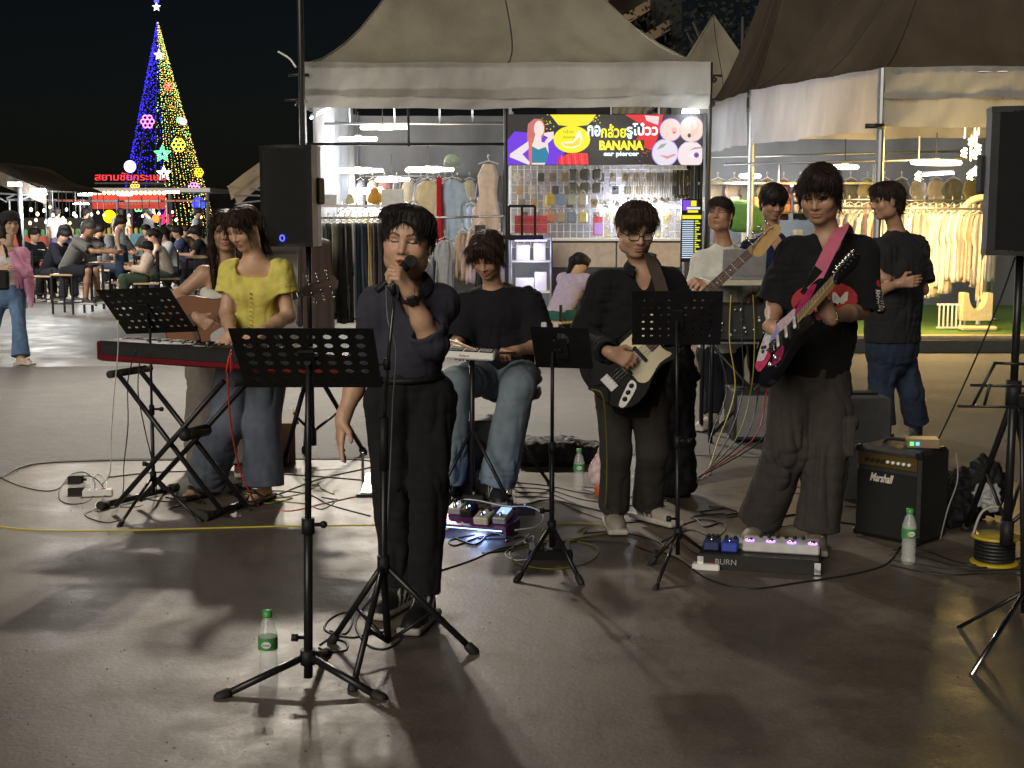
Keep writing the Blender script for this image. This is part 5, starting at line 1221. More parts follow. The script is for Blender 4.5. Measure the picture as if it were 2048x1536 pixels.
mb = MB(); mb.ball(m1 + d * .048, .025, 14, 10); mb.build('head', mat('mic_grille', (.08, .08, .085), .4, .7, bump=.8, bscale=900), t, smooth=True)
cable('thin grey microphone lead hanging along the microphone stand', [(772, 572, 4.78), (776, 640, 4.72), (792, 700, 4.72), (786, 800, 4.72), (782, 900, 4.74), (776, 1020, 4.74), (772, 1100, 4.74)], .0032, mat('lead_grey', (.10, .095, .10), .4))

# keyboard on its X stand
kl = atz(196, .815, 7.02); kr = atz(690, .80, 6.42); U = nrm(kr - kl); W_ = nrm(np.cross(U, UP)); W_ = -W_ if W_[1] < 0 else W_; Lk = float(np.linalg.norm(kr - kl)); Z = np.cross(U, W_); Z = Z if Z[2] > 0 else -Z
t = thing('stage_keyboard', 'long red and black stage keyboard on a crossed stand', 'keyboard', kl); cc = lerp(kl, kr, .5)
NR = mat('red_lacquer', (.11, .006, .010), .3, spec=.3)
mb = MB(); mb.box(cc + W_ * .15 - Z * .012, (Lk, .30, .045), U, W_, Z, bev=.010); mb.build('body', NR, t)
mb = MB(); mb.box(cc + W_ * .075 + Z * .042, (Lk * .995, .14, .060), U, W_, Z, bev=.008); pn = mb.build('control_panel', BLACKP, t)
mb = MB(); mb.box(cc - W_ * .001 + Z * .028, (Lk * .97, .008, .058), U, W_, Z, bev=.002); mb.build('rear_panel', BLACKP, t)
for k_ in range(14):
    mb = MB(); mb.lathe([(.008, 0), (.0075, .014), (.001, .014)], cc + U * (-.5 + .075 * k_) + W_ * .10 + Z * .072, 10, Z); mb.build('knob', GREYM, pn, smooth=True)
IV = mat('ivory_key', (.72, .70, .66), .25, vary=.03); nk = 52; kw = (Lk - .08) / nk; mk = None
for k_ in range(nk):
    p = cc + U * (-(Lk - .08) / 2 + kw * (k_ + .5)) + W_ * .222 + Z * .052
    if mk is None:
        mb = MB(); mb.box(p, (kw * .93, .145, .018), U, W_, Z); mk = mb.build('white_key', IV, t); p0k = p
    else:
        o = mk.copy(); COL.objects.link(o); o.parent = t; o.location = [float(x) for x in (p - p0k)]
mk = None
for k_ in range(nk):
    if k_ % 7 in (2, 6): continue
    p = cc + U * (-(Lk - .08) / 2 + kw * (k_ + 1)) + W_ * .195 + Z * .067
    if mk is None:
        mb = MB(); mb.box(p, (kw * .55, .09, .014), U, W_, Z); mk = mb.build('black_key', BLACKP, t); p0k = p
    else:
        o = mk.copy(); COL.objects.link(o); o.parent = t; o.location = [float(x) for x in (p - p0k)]
for e in (0, 1):
    mb = MB(); mb.box(lerp(kl, kr, e) + U * (.014 if e else -.014) * 0 + W_ * .15 + Z * .02, (.026, .30, .10), U, W_, Z, bev=.008); mb.build('end_cheek', NR, t)
t = thing('keyboard_stand', 'black folding cross brace stand under the keyboard', 'keyboard stand', gp(370, 1020))
def bar(a, b_, r=.014, nm='brace_leg', m=BLACKM): mb = MB(); mb.tube([a, b_], r, 8); return mb.build(nm, m, t, smooth=True)
for dY in (0., .13):
    dx = dY * 380; p1, p2 = at(232 + dx, 742, 6.86 + dY), at(444 + dx, 1030, 6.72 + dY); q1, q2 = at(448 + dx, 762, 6.62 + dY), at(232 + dx, 1018, 6.86 + dY)
    p2[2] = .045; q2[2] = .045; bar(p1, p2); bar(q1, q2)
pv = at(378, 868, 6.70); mb = MB(); mb.tube([pv - W_ * .03, pv + W_ * .15], .030, 14); mb.ball(pv - W_ * .03, .034, 12, 6); mb.build('pivot_lock', BLACKP, t, smooth=True)
for a, b_ in ((gp(207, 1020), gp(347, 984)), (gp(414, 1042), gp(528, 1000))):
    a = a + UP * .025; b_ = b_ + UP * .025; o = bar(a, b_, .017, 'foot_bar')
    for e in (a, b_):
        dd = nrm(b_ - a); mb = MB(); mb.tube([e - dd * .028, e + dd * .028], .024, 10); mb.build('end_cap', RUBBER, o, smooth=True)
for px, Y in ((226, 6.95), (470, 6.64)):
    p = at(px, 748 if px < 300 else 766, Y); a = p - W_ * .03; b_ = p + W_ * .30; mb = MB(); mb.tube([a, b_], .020, 8); mb.build('support_arm', RUBBER, t, smooth=True)

# loudspeakers on tripods
def tripod_stand(label, g_, top, apex_z, feet):
    t = thing('speaker_stand', label, 'speaker stand', g_); g_ = A(g_); apx = A(top[0], top[1], apex_z)
    mb = MB(); mb.tube([A(top[0], top[1], .16), apx + UP * .05], .0185, 10); mb.build('lower_tube', BLACKM, t, smooth=True)
    mb = MB(); mb.tube([apx, A(*top)], .0165, 10); mb.build('pole', BLACKM, t, smooth=True)
    mb = MB(); mb.tube([apx - UP * .05, apx + UP * .06], .032, 10); mb.tube([apx, apx + SIDE * .07], .009, 6); mb.ball(apx + SIDE * .075, .02, 8, 5); mb.build('clamp_collar', BLACKP, t, smooth=True)
    tripod(t, apx - UP * .02, feet, r=.015, brace=A(top[0], top[1], .20)); mb = MB(); mb.tube([A(top[0], top[1], .12), A(top[0], top[1], .23)], .028, 10); mb.build('lower_collar', BLACKP, t, smooth=True); return t
tp = at(617, 492, 8.25); tripod_stand('black tripod stand holding up the loudspeaker behind the keyboard player', gp(617, 935), tp, .66, [gp(566, 934), gp(730, 908), gp(610, 905)])
speaker('black loudspeaker on its stand above the keyboard player', A(tp[0] - .085, tp[1], tp[2]), -15, .335, .31, .60, -1)
tp = at(2040, 509, 5.72); tripod_stand('black tripod stand holding up the loudspeaker at the picture edge', gp(2040, 1090), tp, .78, [gp(1930, 1062), gp(2190, 1110), gp(2070, 1010)])
speaker('large black loudspeaker cut by the picture edge', A(tp[0] + .02, tp[1], tp[2]), -6, .38, .36, .605, -1)

# drum pad, sticks, stool, pedal box
pc = at(944, 707, 7.02); t = thing('drum_pad', 'white edged electronic drum pad before the seated drummer', 'drum pad', A(pc[0], pc[1], 0)); X_ = nrm(A(1, -.05, -.05)); Y_ = nrm(np.cross(UP, X_)); Zp = np.cross(X_, Y_)
mb = MB(); mb.box(pc, (.25, .26, .040), X_, Y_, Zp, bev=.008); bd = mb.build('body', WHITEP, t)
for i in range(3):
    for j in range(3): mb = MB(); mb.box(pc + X_ * (-.078 + .078 * i) + Y_ * (-.08 + .08 * j) + Zp * .022, (.07, .07, .008), X_, Y_, Zp, bev=.003); mb.build('rubber_pad', RUBBER, t)
text_mesh('Roland', .018, mat('red_ink', (.4, .02, .02), .5), pc - Y_ * .1315 - X_ * .03, X_, Zp, t, depth=.001)
mb = MB(); mb.tube([pc - Zp * .02, A(pc[0], pc[1], .12)], .014, 8); mb.build('stand_tube', BLACKM, t, smooth=True)
tripod(t, A(pc[0], pc[1], .42), [A(pc[0] - .22, pc[1] - .12, 0), A(pc[0] + .22, pc[1] - .12, 0), A(pc[0], pc[1] + .25, 0)], r=.010)
for i, (a, b_, lab) in enumerate((((908, 684, 7.0), (948, 698, 6.9), 'pale wooden drumstick in the raised hand of the drummer'), ((1012, 706, 7.1), (918, 704, 6.92), 'pale wooden drumstick resting across the white drum pad'))):
    a, b_ = at(*a), at(*b_); d = nrm(b_ - a); mb = MB(); mb.tube([a - d * .06, lerp(a, b_, .7), b_ - d * .02, b_ + d * .01, b_ + d * .016], [.0075, .0072, .0045, .006, .002], 8); tag(mb.build('drumstick', WOODL, None, a, smooth=True), lab, 'drumstick')
g_ = gp(1030, 985); g_ = A(at(1022, 780, 7.62)[0], 7.62, 0); t = thing('drum_stool', 'round black padded stool under the drummer', 'stool', g_)
mb = MB(); mb.lathe([(.10, .50), (.165, .505), (.175, .53), (.17, .565), (.14, .58), (.001, .582)], g_, 22); mb.build('seat', TOLEX, t, smooth=True); mb = MB(); mb.tube([g_ + UP * .2, g_ + UP * .5], .014, 8); mb.build('post', CHROME, t, smooth=True)
tripod(t, g_ + UP * .33, [g_ + A(-.22, -.15, 0), g_ + A(.24, -.14, 0), g_ + A(0, .26, 0)], r=.010)
def block(name, label, cat, c, size, yaw=0., m=None, bev=.012, parts=()):
    a = math.radians(yaw); X_ = A(math.cos(a), math.sin(a), 0); Y_ = A(-math.sin(a), math.cos(a), 0); c = A(c); t = thing(name, label, cat, A(c[0], c[1], 0))
    mb = MB(); mb.box(c + UP * size[2] / 2, size, X_, Y_, UP, bev=bev); mb.build('case', m or TOLEX, t); return t, c, X_, Y_
q = at(945, 900, 7.42); t, c, X_, Y_ = block('kick_box', 'black box drum standing between the knees of the drummer', 'drum', A(q[0], 7.42, .0), (.26, .26, .42)); mb = MB(); mb.lathe([(.001, 0), (.09, 0), (.095, .006), (.001, .007)], c + A(0, -.131, .24), 20, A(0, -1, 0)); mb.build('port_ring', RUBBER, t, smooth=True)
for px, py, lab in ((1000, 985, 'kick pedal under the striped shoe of the drummer'), (742, 985, 'black pedal behind the legs of the singer')):
    g_ = gp(px, py); t = thing('foot_pedal', lab, 'pedal', g_); mb = MB(); mb.box(g_ + UP * .012, (.13, .30, .016), bev=.004); mb.build('base_plate', BLACKM, t); mb = MB(); mb.box(g_ + UP * .05, (.085, .27, .012), SIDE, nrm(A(0, 1, .22)), nrm(A(0, -.22, 1)), bev=.004); mb.build('foot_board', CHROME, t)
    for s in (-1, 1): mb = MB(); mb.tube([g_ + A(.06 * s, .14, 0), g_ + A(.06 * s, .15, .20)], .009, 6); mb.build('upright', CHROME, t)

# mixing table
Ym = 9.0; l_, r_ = at(1418, 566, Ym), at(1606, 562, Ym); zt = l_[2]; t = thing('mixing_table', 'pale edged equipment table with rack gear and trailing cables', 'table', A(l_[0], Ym, 0)); wx = float(r_[0] - l_[0]); mx_ = lerp(l_, r_, .5)
mb = MB(); mb.box(A(mx_[0], Ym + .25, zt), (wx, .55, .035), bev=.005); mb.build('table_top', mat('pale_edge', (.42, .38, .30), .5), t)
mb = MB(); mb.box(A(mx_[0], Ym + .25, zt - .40), (wx * .92, .5, .02), bev=.004); mb.build('lower_shelf', STEEL, t)
for s in (-1, 1):
    for e in (-1, 1): mb = MB(); mb.tube([A(mx_[0] + s * wx * .45, Ym + .02 + .45 * (e > 0), zt - .02), A(mx_[0] - s * wx * .5 * e * 0 + s * wx * .45 - s * .0, Ym + .02 + .45 * (e > 0), 0)], .016, 8); mb.build('leg', BLACKM, t, smooth=True)
    mb = MB(); mb.tube([A(mx_[0] + s * wx * .45, Ym + .01, zt - .42), A(mx_[0] - s * wx * .45, Ym + .01, .05)], .012, 6); mb.build('cross_leg', BLACKM, t, smooth=True)
tm, c, X_, Y_ = block('mixing_desk', 'black mixing desk with rows of knobs under the table edge', 'mixer', A(mx_[0], Ym + .12, zt - .385), (wx * .82, .30, .24))
rg = random.Random(5)
for k_ in range(26):
    mb = MB(); mb.lathe([(.009, 0), (.008, .016), (.001, .016)], c + A((rg.random() - .5) * wx * .76, -.151, .03 + .19 * rg.random()), 8, A(0, -1, 0)); mb.build('knob', [CHROME, WHITEP, GREYM][k_ % 3], tm, smooth=True)
t2, c, X_, Y_ = block('laptop', 'dark laptop lying open on the mixing table', 'laptop', A(mx_[0] - .02, Ym + .22, zt + .018), (.30, .21, .016), 8, GREYM, .004); mb = MB(); mb.box(c + A(0, .13, .10), (.30, .008, .20), SIDE, nrm(A(0, 1, .25)), nrm(A(0, -.25, 1)), bev=.003); mb.build('lid', GREYM, t2)
t2, c, X_, Y_ = block('rack_unit', 'black rack case standing below the mixing desk', 'rack case', A(mx_[0] + .1, Ym + .2, 0.02), (.46, .42, .34)); mb = MB(); mb.box(c + A(0, -.215, .17), (.42, .01, .28)); mb.build('front_panel', GREYM, t2)

# amplifier
a0, a1, a2 = gp(1706, 1072), gp(1834, 1098), gp(1916, 1064); X_ = nrm(a1 - a0); Y_ = np.cross(UP, X_); wA = float(np.linalg.norm(a1 - a0)); dA = .27; hA = .44; fc = lerp(a0, a1, .5)
t = thing('guitar_amplifier', 'black guitar amplifier with gold control strip and white script logo', 'amplifier', fc)
mb = MB(); mb.box(fc + Y_ * dA / 2 + UP * (hA / 2 + .012), (wA, dA, hA), X_, Y_, UP, bev=.018); mb.build('cabinet', TOLEX, t)
mb = MB(); mb.box(fc - Y_ * .002 + UP * (hA * .42), (wA * .92, .008, hA * .70), X_, Y_, UP, bev=.003); mb.build('grille_cloth', mat('grille_cloth', (.010, .010, .010), .8, bump=.8, bscale=700), t)
GD = mat('gold_panel', (.16, .11, .035), .35, .6); mb = MB(); mb.box(fc - Y_ * .003 + UP * (hA * .885), (wA * .92, .008, .060), X_, Y_, UP, bev=.002); gpn = mb.build('control_strip', GD, t)
for k_ in range(9):
    mb = MB(); mb.lathe([(.0085, 0), (.0075, .014), (.001, .014)], fc + X_ * (-.10 + .028 * k_) - Y_ * .007 + UP * hA * .885, 10, -Y_); mb.build('knob', WHITEP if k_ > 3 else BLACKP, gpn, smooth=True)
text_mesh('Marshall', .05, mat('logo_white', (.6, .58, .5), .4), fc - X_ * .02 - Y_ * .010 + UP * hA * .70, X_, UP, t, 'logo', .004, fit=(.125, .040), shear=.35, bold=.001)
mb = MB(); mb.tube(spline([fc + X_ * -.10 + Y_ * .13 + UP * (hA + .012), fc + X_ * -.07 + Y_ * .13 + UP * (hA + .035), fc + X_ * .07 + Y_ * .13 + UP * (hA + .035), fc + X_ * .10 + Y_ * .13 + UP * (hA + .012)], 5), .009, 6); mb.build('handle', RUBBER, t, smooth=True)
for s in (-1, 1):
    for z in (0, 1): mb = MB(); mb.box(fc + X_ * s * (wA / 2 - .012) + UP * (.03 + z * (hA - .035)) + Y_ * .012, (.034, .034, .034), X_, Y_, UP, bev=.008); mb.build('corner_guard', BLACKM, t)
tb, c, Xb, Yb_ = block('effects_box', 'small tan topped effects box with green and blue lights on the amplifier', 'effects box', fc + X_ * .09 + Y_ * .15 + UP * (hA + .014), (.15, .11, .042), -8, mat('tan_box', (.20, .15, .09), .5), .004)
for i, cc_ in enumerate(((.1, 1., .2), (.1, .4, 1.))): mb = MB(); mb.box(c + Xb * (-.055 + .026 * i) - Yb_ * .057 + UP * .022, (.016, .004, .016), Xb, Yb_, UP); mb.build('indicator', glow('led_%d' % i, cc_, 2.2), tb)
q = at(1714, 900, 7.35); t, c, X2, Y2 = block('speaker_cabinet', 'plain grey cabinet standing behind the lead guitar player', 'cabinet', A(q[0], 7.35, 0), (.26, .36, .56), 4, mat('grey_carpet', (.085, .085, .088), .85, bump=.5, bscale=300)); mb = MB(); mb.box(c + A(0, 0, .566), (.20, .06, .012), bev=.004); mb.build('handle', RUBBER, t)

# pedal boards
g_ = gp(958, 1066); a = math.radians(-20); X_ = A(math.cos(a), math.sin(a), 0); Yh = A(-math.sin(a), math.cos(a), 0); Y_ = nrm(Yh + UP * .22); Z_ = np.cross(X_, Y_)
t = thing('purple_pedalboard', 'purple metal pedalboard glowing blue underneath beside the singer', 'pedalboard', g_)
PU = mat('purple_metal', (.13, .045, .17), .4, .3); c = g_ + UP * .075; mb = MB()
mb.box(c, (.36, .22, .012), X_, Y_, Z_, bev=.004); mb.build('deck', PU, t)
for s in (-1, 1): mb = MB(); mb.box(c + X_ * .17 * s - UP * .035, (.014, .20, .05), X_, Yh, UP); mb.build('side_rail', PU, t)
BL = glow('blue_glow', (.25, .45, 1.), 6.); mb = MB(); mb.box(c - Z_ * .012 - Y_ * .09, (.30, .014, .008), X_, Y_, Z_); mb.build('light_strip', BL, t)
ld = bpy.data.lights.new('board_light', 'POINT'); lo = bpy.data.objects.new('board_light', ld); COL.objects.link(lo); lo.parent = t; lo.location = [float(x) for x in (c - UP * .04 - Yh * .03 - g_)]; ld.energy = 3.6; ld.color = (.35, .5, 1.); ld.shadow_soft_size = .05
def pedal(name, label, c, size, X_, Y_, Z_, m, kn=2, led=None, sw=True, parent=None):
    t = thing(name, label, 'effect pedal', c); mb = MB(); mb.box(c + Z_ * size[2] / 2, size, X_, Y_, Z_, bev=.006); mb.build('case', m, t)
    for i in range(kn): mb = MB(); mb.lathe([(.009, 0), (.008, .013), (.001, .013)], c + X_ * (-size[0] * .28 + size[0] * .56 * i / max(1, kn - 1)) + Y_ * size[1] * .28 + Z_ * size[2], 10, Z_); mb.build('knob', BLACKP, t, smooth=True)
    if sw: mb = MB(); mb.lathe([(.011, 0), (.011, .008), (.007, .010), (.007, .016), (.001, .016)], c - Y_ * size[1] * .25 + Z_ * size[2], 10, Z_); mb.build('foot_switch', CHROME, t, smooth=True)
    if led: mb = MB(); mb.ball(c + Y_ * size[1] * .05 + Z_ * (size[2] + .002), .005, 8, 5); mb.build('indicator', led, t)
    return t
cz = c + Z_ * .007
pedal('white_pedal', 'cream effect pedal with black knob on the purple board', cz + X_ * .045 - Y_ * .04, (.075, .11, .04), X_, Y_, Z_, mat('cream_case', (.55, .52, .45), .4), 2, BL)
pl = pedal('lit_pedal', 'effect pedal with bright blue lit screen on the purple board', cz + X_ * .130 - Y_ * .01, (.070, .12, .035), X_, Y_, Z_, mat('steel_case', (.4, .45, .5), .3, .5), 0, BL); mb = MB(); mb.box(cz + X_ * .130 + Y_ * .015 + Z_ * .037, (.055, .07, .002), X_, Y_, Z_); mb.build('screen', glow('screen_blue', (.35, .55, 1.), 1.4), pl)
pedal('black_pedal', 'small black effect pedal on the near corner of the purple board', cz - X_ * .06 + Y_ * .03, (.06, .10, .035), X_, Y_, Z_, BLACKP, 3, BL)
pedal('grey_pedal', 'grey effect pedal at the back of the purple board', cz - X_ * .13 + Y_ * .045, (.07, .10, .035), X_, Y_, Z_, mat('grey_case', (.3, .3, .32), .4), 2, BL)
g_ = gp(1520, 1132); a = math.radians(-14); X_ = A(math.cos(a), math.sin(a), 0); Y_ = A(-math.sin(a), math.cos(a), 0)
t = thing('black_pedalboard', 'flat black pedalboard case at the feet of the lead guitar player', 'pedalboard', g_); mb = MB(); mb.box(g_ + UP * .035, (.52, .24, .07), X_, Y_, UP, bev=.006); mb.build('case', TOLEX, t)
for s in (-1, 1):
    mb = MB(); mb.box(g_ + X_ * .25 * s - Y_ * .118 + UP * .035, (.03, .014, .055), X_, Y_, UP, bev=.002); mb.build('latch', CHROME, t)
text_mesh('BURN', .03, mat('case_print', (.35, .35, .35), .6), g_ - X_ * .14 - Y_ * .1215 + UP * .04, X_, UP, t, depth=.001, fit=(.09, .024))
pz = g_ + UP * .072
mf = pedal('multi_effects', 'long white multi effects unit with purple lit switches', pz + X_ * .09 + Y_ * .02, (.33, .13, .045), X_, Y_, UP, mat('white_case', (.5, .49, .5), .35), 6, None, False)
VI = glow('violet_led', (.35, .12, 1.), 6.)
for i in range(4):
    q = pz + X_ * (-.045 + .09 * i) - Y_ * .02 + UP * .046; mb = MB(); mb.lathe([(.013, 0), (.013, .010), (.001, .011)], q, 12); mb.build('foot_switch', CHROME, mf, smooth=True); mb = MB(); mb.tube([q + (X_ * math.cos(v) + Y_ * math.sin(v)) * .018 + UP * .002 for v in np.linspace(0, 6.28, 12, endpoint=False)], .0028, 4, closed=True); mb.build('lit_ring', VI, mf)
pedal('blue_pedal', 'bright blue effect pedal at the near end of the black case', pz - X_ * .13 - Y_ * .02, (.07, .115, .042), X_, Y_, UP, mat('blue_case', (.03, .07, .40), .35), 2)
pedal('dark_blue_pedal', 'dark blue effect pedal beside the bright blue one', pz - X_ * .21 - Y_ * .01, (.07, .115, .042), X_, Y_, UP, mat('dkblue_case', (.02, .03, .10), .35), 3)

# bottles, bags, reel, adapters
bottle('clear water bottle with green label standing alone near the front music stand', gp(538, 1368), h=.252)
bottle('water bottle with green label standing in front of the guitar amplifier', gp(1816, 1128), h=.252)
bottle('water bottle with green label beside the black gig bag', gp(1158, 982), h=.24)
g_ = gp(1202, 992); t = thing('iced_drink', 'plastic cup of red iced drink in a clear bag', 'drink', g_); mb = MB(); mb.lathe([(.033, 0), (.036, .01), (.040, .07)], g_, 16); mb.build('tea', mat('amber_tea', (.45, .10, .02), .2, alpha=.9), t, smooth=True)
mb = MB(); mb.lathe([(.034, 0), (.046, .13), (.047, .135)], g_, 16); mb.f = mb.f[:-1]; mb.m = mb.m[:-1]; mb.build('cup', mat('cup_plastic', (.85, .8, .8), .1, vary=0, alpha=.25), t, smooth=True)
v, q = nets([E_(g_ + A(-.01, 0, .13), A(.06, .05, .09)), E_(g_ + A(.0, .0, .24), A(.02, .02, .06), None, .05), SUB(E_(g_ + A(0, 0, .02), A(.05, .05, .03)))], .009); v = fold(v, q, .03, 4, 2.2); np_mesh('plastic_bag', v, q, mat('thin_plastic', (.75, .55, .53), .25, vary=.2, alpha=.5), t)
def blob(name, label, cat, base, prims, m, h=.012, amp=.03, seed=1, sc=1.5):
    v, q = nets(prims, h); v = fold(v, q, amp, seed, sc); v[:, 2] = np.maximum(v[:, 2], .006); o = np_mesh(name, v, q, m, None, base); return tag(o, label, cat)
BAG = mat('black_nylon', (.012, .012, .013), .62, bump=.3, bscale=250, spec=.2); g_ = gp(1115, 935)
gb = blob('gig_bag', 'black soft gig bag lying on the ground beside the bottle', 'bag', g_, [B_(g_ + A(-.06, .12, .08), A(.20, .15, .08), None, .05, .05), B_(g_ + A(.17, .18, .06), A(.12, .12, .06), None, .04, .05)], BAG, .012, .02, 4)
for i, (px, py) in enumerate(((1123, 893), (1142, 883), (1098, 880))):
    p = at(px, py + 4, g_[1] + .06 + .05 * i); t = thing('black_cup', ['black lens shaped cup nearest on the gig bag', 'black lens shaped cup behind the nearest one on the gig bag', 'black cylinder cup on the end of the gig bag'][i], 'cup', p); mb = MB(); mb.lathe([(.032, -.03), (.036, .0), (.036, .028), (.030, .030), (.028, .0)], p, 16); mb.build('body', BLACKP, t, smooth=True); mb = MB(); mb.tube([p + A(math.cos(v) * .034, math.sin(v) * .034, .029) for v in np.linspace(0, 6.28, 16, endpoint=False)], .0035, 5, closed=True); mb.build('rim', GREYM, t, smooth=True)
q = at(1350, 900, 7.3); blob('instrument_bag', 'tall black instrument bag standing behind the bass player', 'bag', A(q[0], 7.3, 0), [B_(A(q[0], 7.3, .36), A(.10, .09, .36), None, .05, .05), C_(A(q[0] + .02, 7.3, .7), A(q[0] + .03, 7.3, .86), .075, .05, .05)], BAG, .014, .03, 8)
q = gp(1962, 1062); blob('black_bag', 'crumpled black bag heaped beside the amplifier', 'bag', q, [E_(q + A(-.02, .25, .12), A(.17, .14, .13), None, .05), E_(q + A(.08, .2, .20), A(.10, .10, .12), None, .05), E_(q + A(-.10, .15, .05), A(.10, .12, .08), None, .05)], BAG, .013, .06, 2, 1.8)
v, qf = nets([E_(q + A(.04, .05, .16), A(.055, .05, .06))], .008); v = fold(v, qf, .04, 6, 2.5); tag(np_mesh('clear_bag', v, qf, mat('clear_film', (.8, .82, .84), .15, vary=.1, alpha=.35), None, q), 'crumpled clear plastic bag on top of the cable reel', 'plastic bag')
g_ = gp(1988, 1128); t = thing('cable_reel', 'yellow flanged cable reel wound with black cable', 'cable reel', g_); YL = mat('yellow_reel', (.42, .32, .02), .3)
for z in (.008, .125): mb = MB(); mb.lathe([(.098, -.006), (.105, -.003), (.105, .005), (.098, .009), (.03, .009)], g_ + UP * z, 24); mb.build('flange', YL, t, smooth=True)
for z in np.linspace(.028, .108, 6): mb = MB(); mb.tube([g_ + A(math.cos(v) * .080, math.sin(v) * .080, z) for v in np.linspace(0, 6.28, 22, endpoint=False)], .0085, 6, closed=True); mb.build('cable_turn', CABLE, t, smooth=True)
mb = MB(); mb.tube(spline([g_ + A(-.10, 0, .13), g_ + A(-.06, 0, .24), g_ + A(.03, 0, .25), g_ + A(.06, 0, .14)], 5), .006, 6); mb.build('handle', mat('pale_grip', (.3, .3, .25), .5), t, smooth=True)
t, c, X_, Y_ = block('power_strip', 'white extension socket on the ground in front of the keyboard stand', 'power strip', gp(196, 992), (.16, .06, .038), 12, WHITEP, .006); mb = MB(); mb.box(c + X_ * .03 + UP * .041, (.022, .018, .006), X_, Y_, UP); mb.build('switch', CABLER, t)
for i in range(3): mb = MB(); mb.lathe([(.016, 0), (.016, .002), (.001, .002)], c + X_ * (-.06 + .035 * i) + UP * .038, 12); mb.build('socket', GREYM, t)
for px, py, lab in ((152, 966, 'upper black power adapter beside the white socket'), (153, 990, 'lower black power adapter plugged in beside the white socket')):
    t, c, X_, Y_ = block('power_adapter', lab, 'power adapter', gp(px, py), (.085, .05, .045), 5, BLACKP, .006); mb = MB(); mb.tube([c + X_ * .04 + UP * .02, c + X_ * .06 + UP * .02], .008, 6); mb.build('plug_boot', RUBBER, t)
t, c, X_, Y_ = block('socket_block', 'black socket block with plugs under the small music stand', 'power strip', gp(1100, 1118), (.20, .07, .045), 3, BLACKP, .006)
for i in range(5): mb = MB(); mb.box(c + X_ * (-.08 + .04 * i) + UP * .06, (.026, .03, .035), X_, Y_, UP, bev=.005); mb.build('plug', RUBBER if i % 2 else GREYM, t)
t, c, X_, Y_ = block('small_socket', 'white plug board beside the black pedalboard', 'power strip', gp(1412, 1140), (.12, .05, .03), -12, WHITEP, .006); mb = MB(); mb.box(c + X_ * .03 + UP * .032, (.02, .016, .006), X_, Y_, UP); mb.build('switch', CABLER, t)
for i, (px, py) in enumerate(((905, 1012), (948, 1006), (1000, 1012), (1050, 1030), (912, 1040))):
    t, c, X_, Y_ = block('stage_box', 'small black gear box, ' + ORD[i] + ' counted from the singer, near the drummer pedal', 'gear box', gp(px, py), (.10 + .02 * (i % 3), .07, .04 + .01 * (i % 2)), 10 * i - 20, BLACKP, .006); mb = MB(); mb.lathe([(.009, 0), (.008, .012), (.001, .012)], c + UP * (.04 + .01 * (i % 2)), 8); mb.build('knob', CHROME, t)
q = at(556, 880, 8.15); t, c, X_, Y_ = block('carton', 'brown cardboard carton behind the keyboard player', 'box', A(q[0], 8.3, 0), (.16, .16, .26), 10, mat('cardboard', (.22, .14, .08), .8), .004)
for s in (-1, 1): mb = MB(); mb.box(c + X_ * .085 * s + UP * .29, (.01, .15, .08), nrm(X_ + UP * .3 * s), Y_, nrm(UP - X_ * .4 * s)); mb.build('flap', mat('cardboard', (.22, .14, .08), .8), t)
# floor cables
cable('long yellow cable running across the ground in front of the keyboard', [(-60, 1046), (60, 1060), (200, 1062), (400, 1057), (600, 1052), (760, 1050), (900, 1046), (1010, 1040)], .0055, CABLEY)
cable('black cable along the edge of the pavement slab', [(0, 957), (60, 930), (200, 922), (400, 920), (700, 919), (760, 930)], .006)
cable('black cable snaking behind the keyboard stand', [(215, 955), (330, 944), (480, 945), (620, 952), (740, 962)], .006)
cable('black cable curving from the keyboard stand to the singer', [(460, 985), (560, 982), (620, 990), (660, 1010), (740, 1032)], .005)
cable('red lead looping from the keyboard down to the floor', [(458, 712, 6.55), (455, 750, 6.5), (462, 850, 6.6), (480, 940, 6.75), (500, 985, 6.8), (520, 1014), (580, 1022), (660, 1004), (728, 990)], .0045, CABLER)
for i, (a, b_) in enumerate(((458, 712), (466, 726))): cable('short red lead knot at the keyboard, ' + ORD[i] + ' strand', [(a, b_, 6.5), (452 + 10 * i, 745, 6.48), (462, 700 + 6 * i, 6.47)], .004, CABLER)
cable('thin white lead hanging from the music stand to the white socket', [(236, 640, 6.8), (236, 700, 6.8), (228, 790, 6.85), (222, 880, 6.95), (220, 945, 7.0), (205, 968), (190, 985)], .0028, CABLEW)
cable('thin black lead hanging beside the white lead', [(272, 700, 6.8), (256, 760, 6.85), (256, 850, 6.9), (248, 930, 7.), (246, 985), (230, 1005)], .003)
cable('thin black lead hanging from the keyboard middle', [(282, 700, 6.8), (276, 780, 6.8), (290, 860, 6.8), (306, 930, 6.9), (312, 990), (280, 1012), (240, 1014)], .003)
cable('black wire tangle by the power adapters', [(0, 955), (40, 972), (90, 982), (120, 975), (140, 950), (170, 945), (190, 965), (180, 1000), (140, 1008), (118, 995), (130, 965), (180, 952), (210, 980), (200, 1012), (170, 1030), (210, 1045), (240, 1040)], .0032)
cable('white wire loop around the socket', [(186, 985), (182, 962), (195, 948), (212, 962), (208, 990), (190, 1010), (200, 1022)], .0025, CABLEW)
cable('black cable crossing the slab behind the singer', [(560, 988), (640, 958), (720, 940), (760, 930)], .006)
cable('coiled black microphone cable behind the microphone stand legs', [(660, 1262), (690, 1268), (705, 1240), (690, 1225), (658, 1240), (652, 1262), (700, 1275), (740, 1268), (790, 1262), (800, 1280), (770, 1298), (735, 1290), (712, 1255), (720, 1225), (760, 1170), (770, 1120)], .0048)
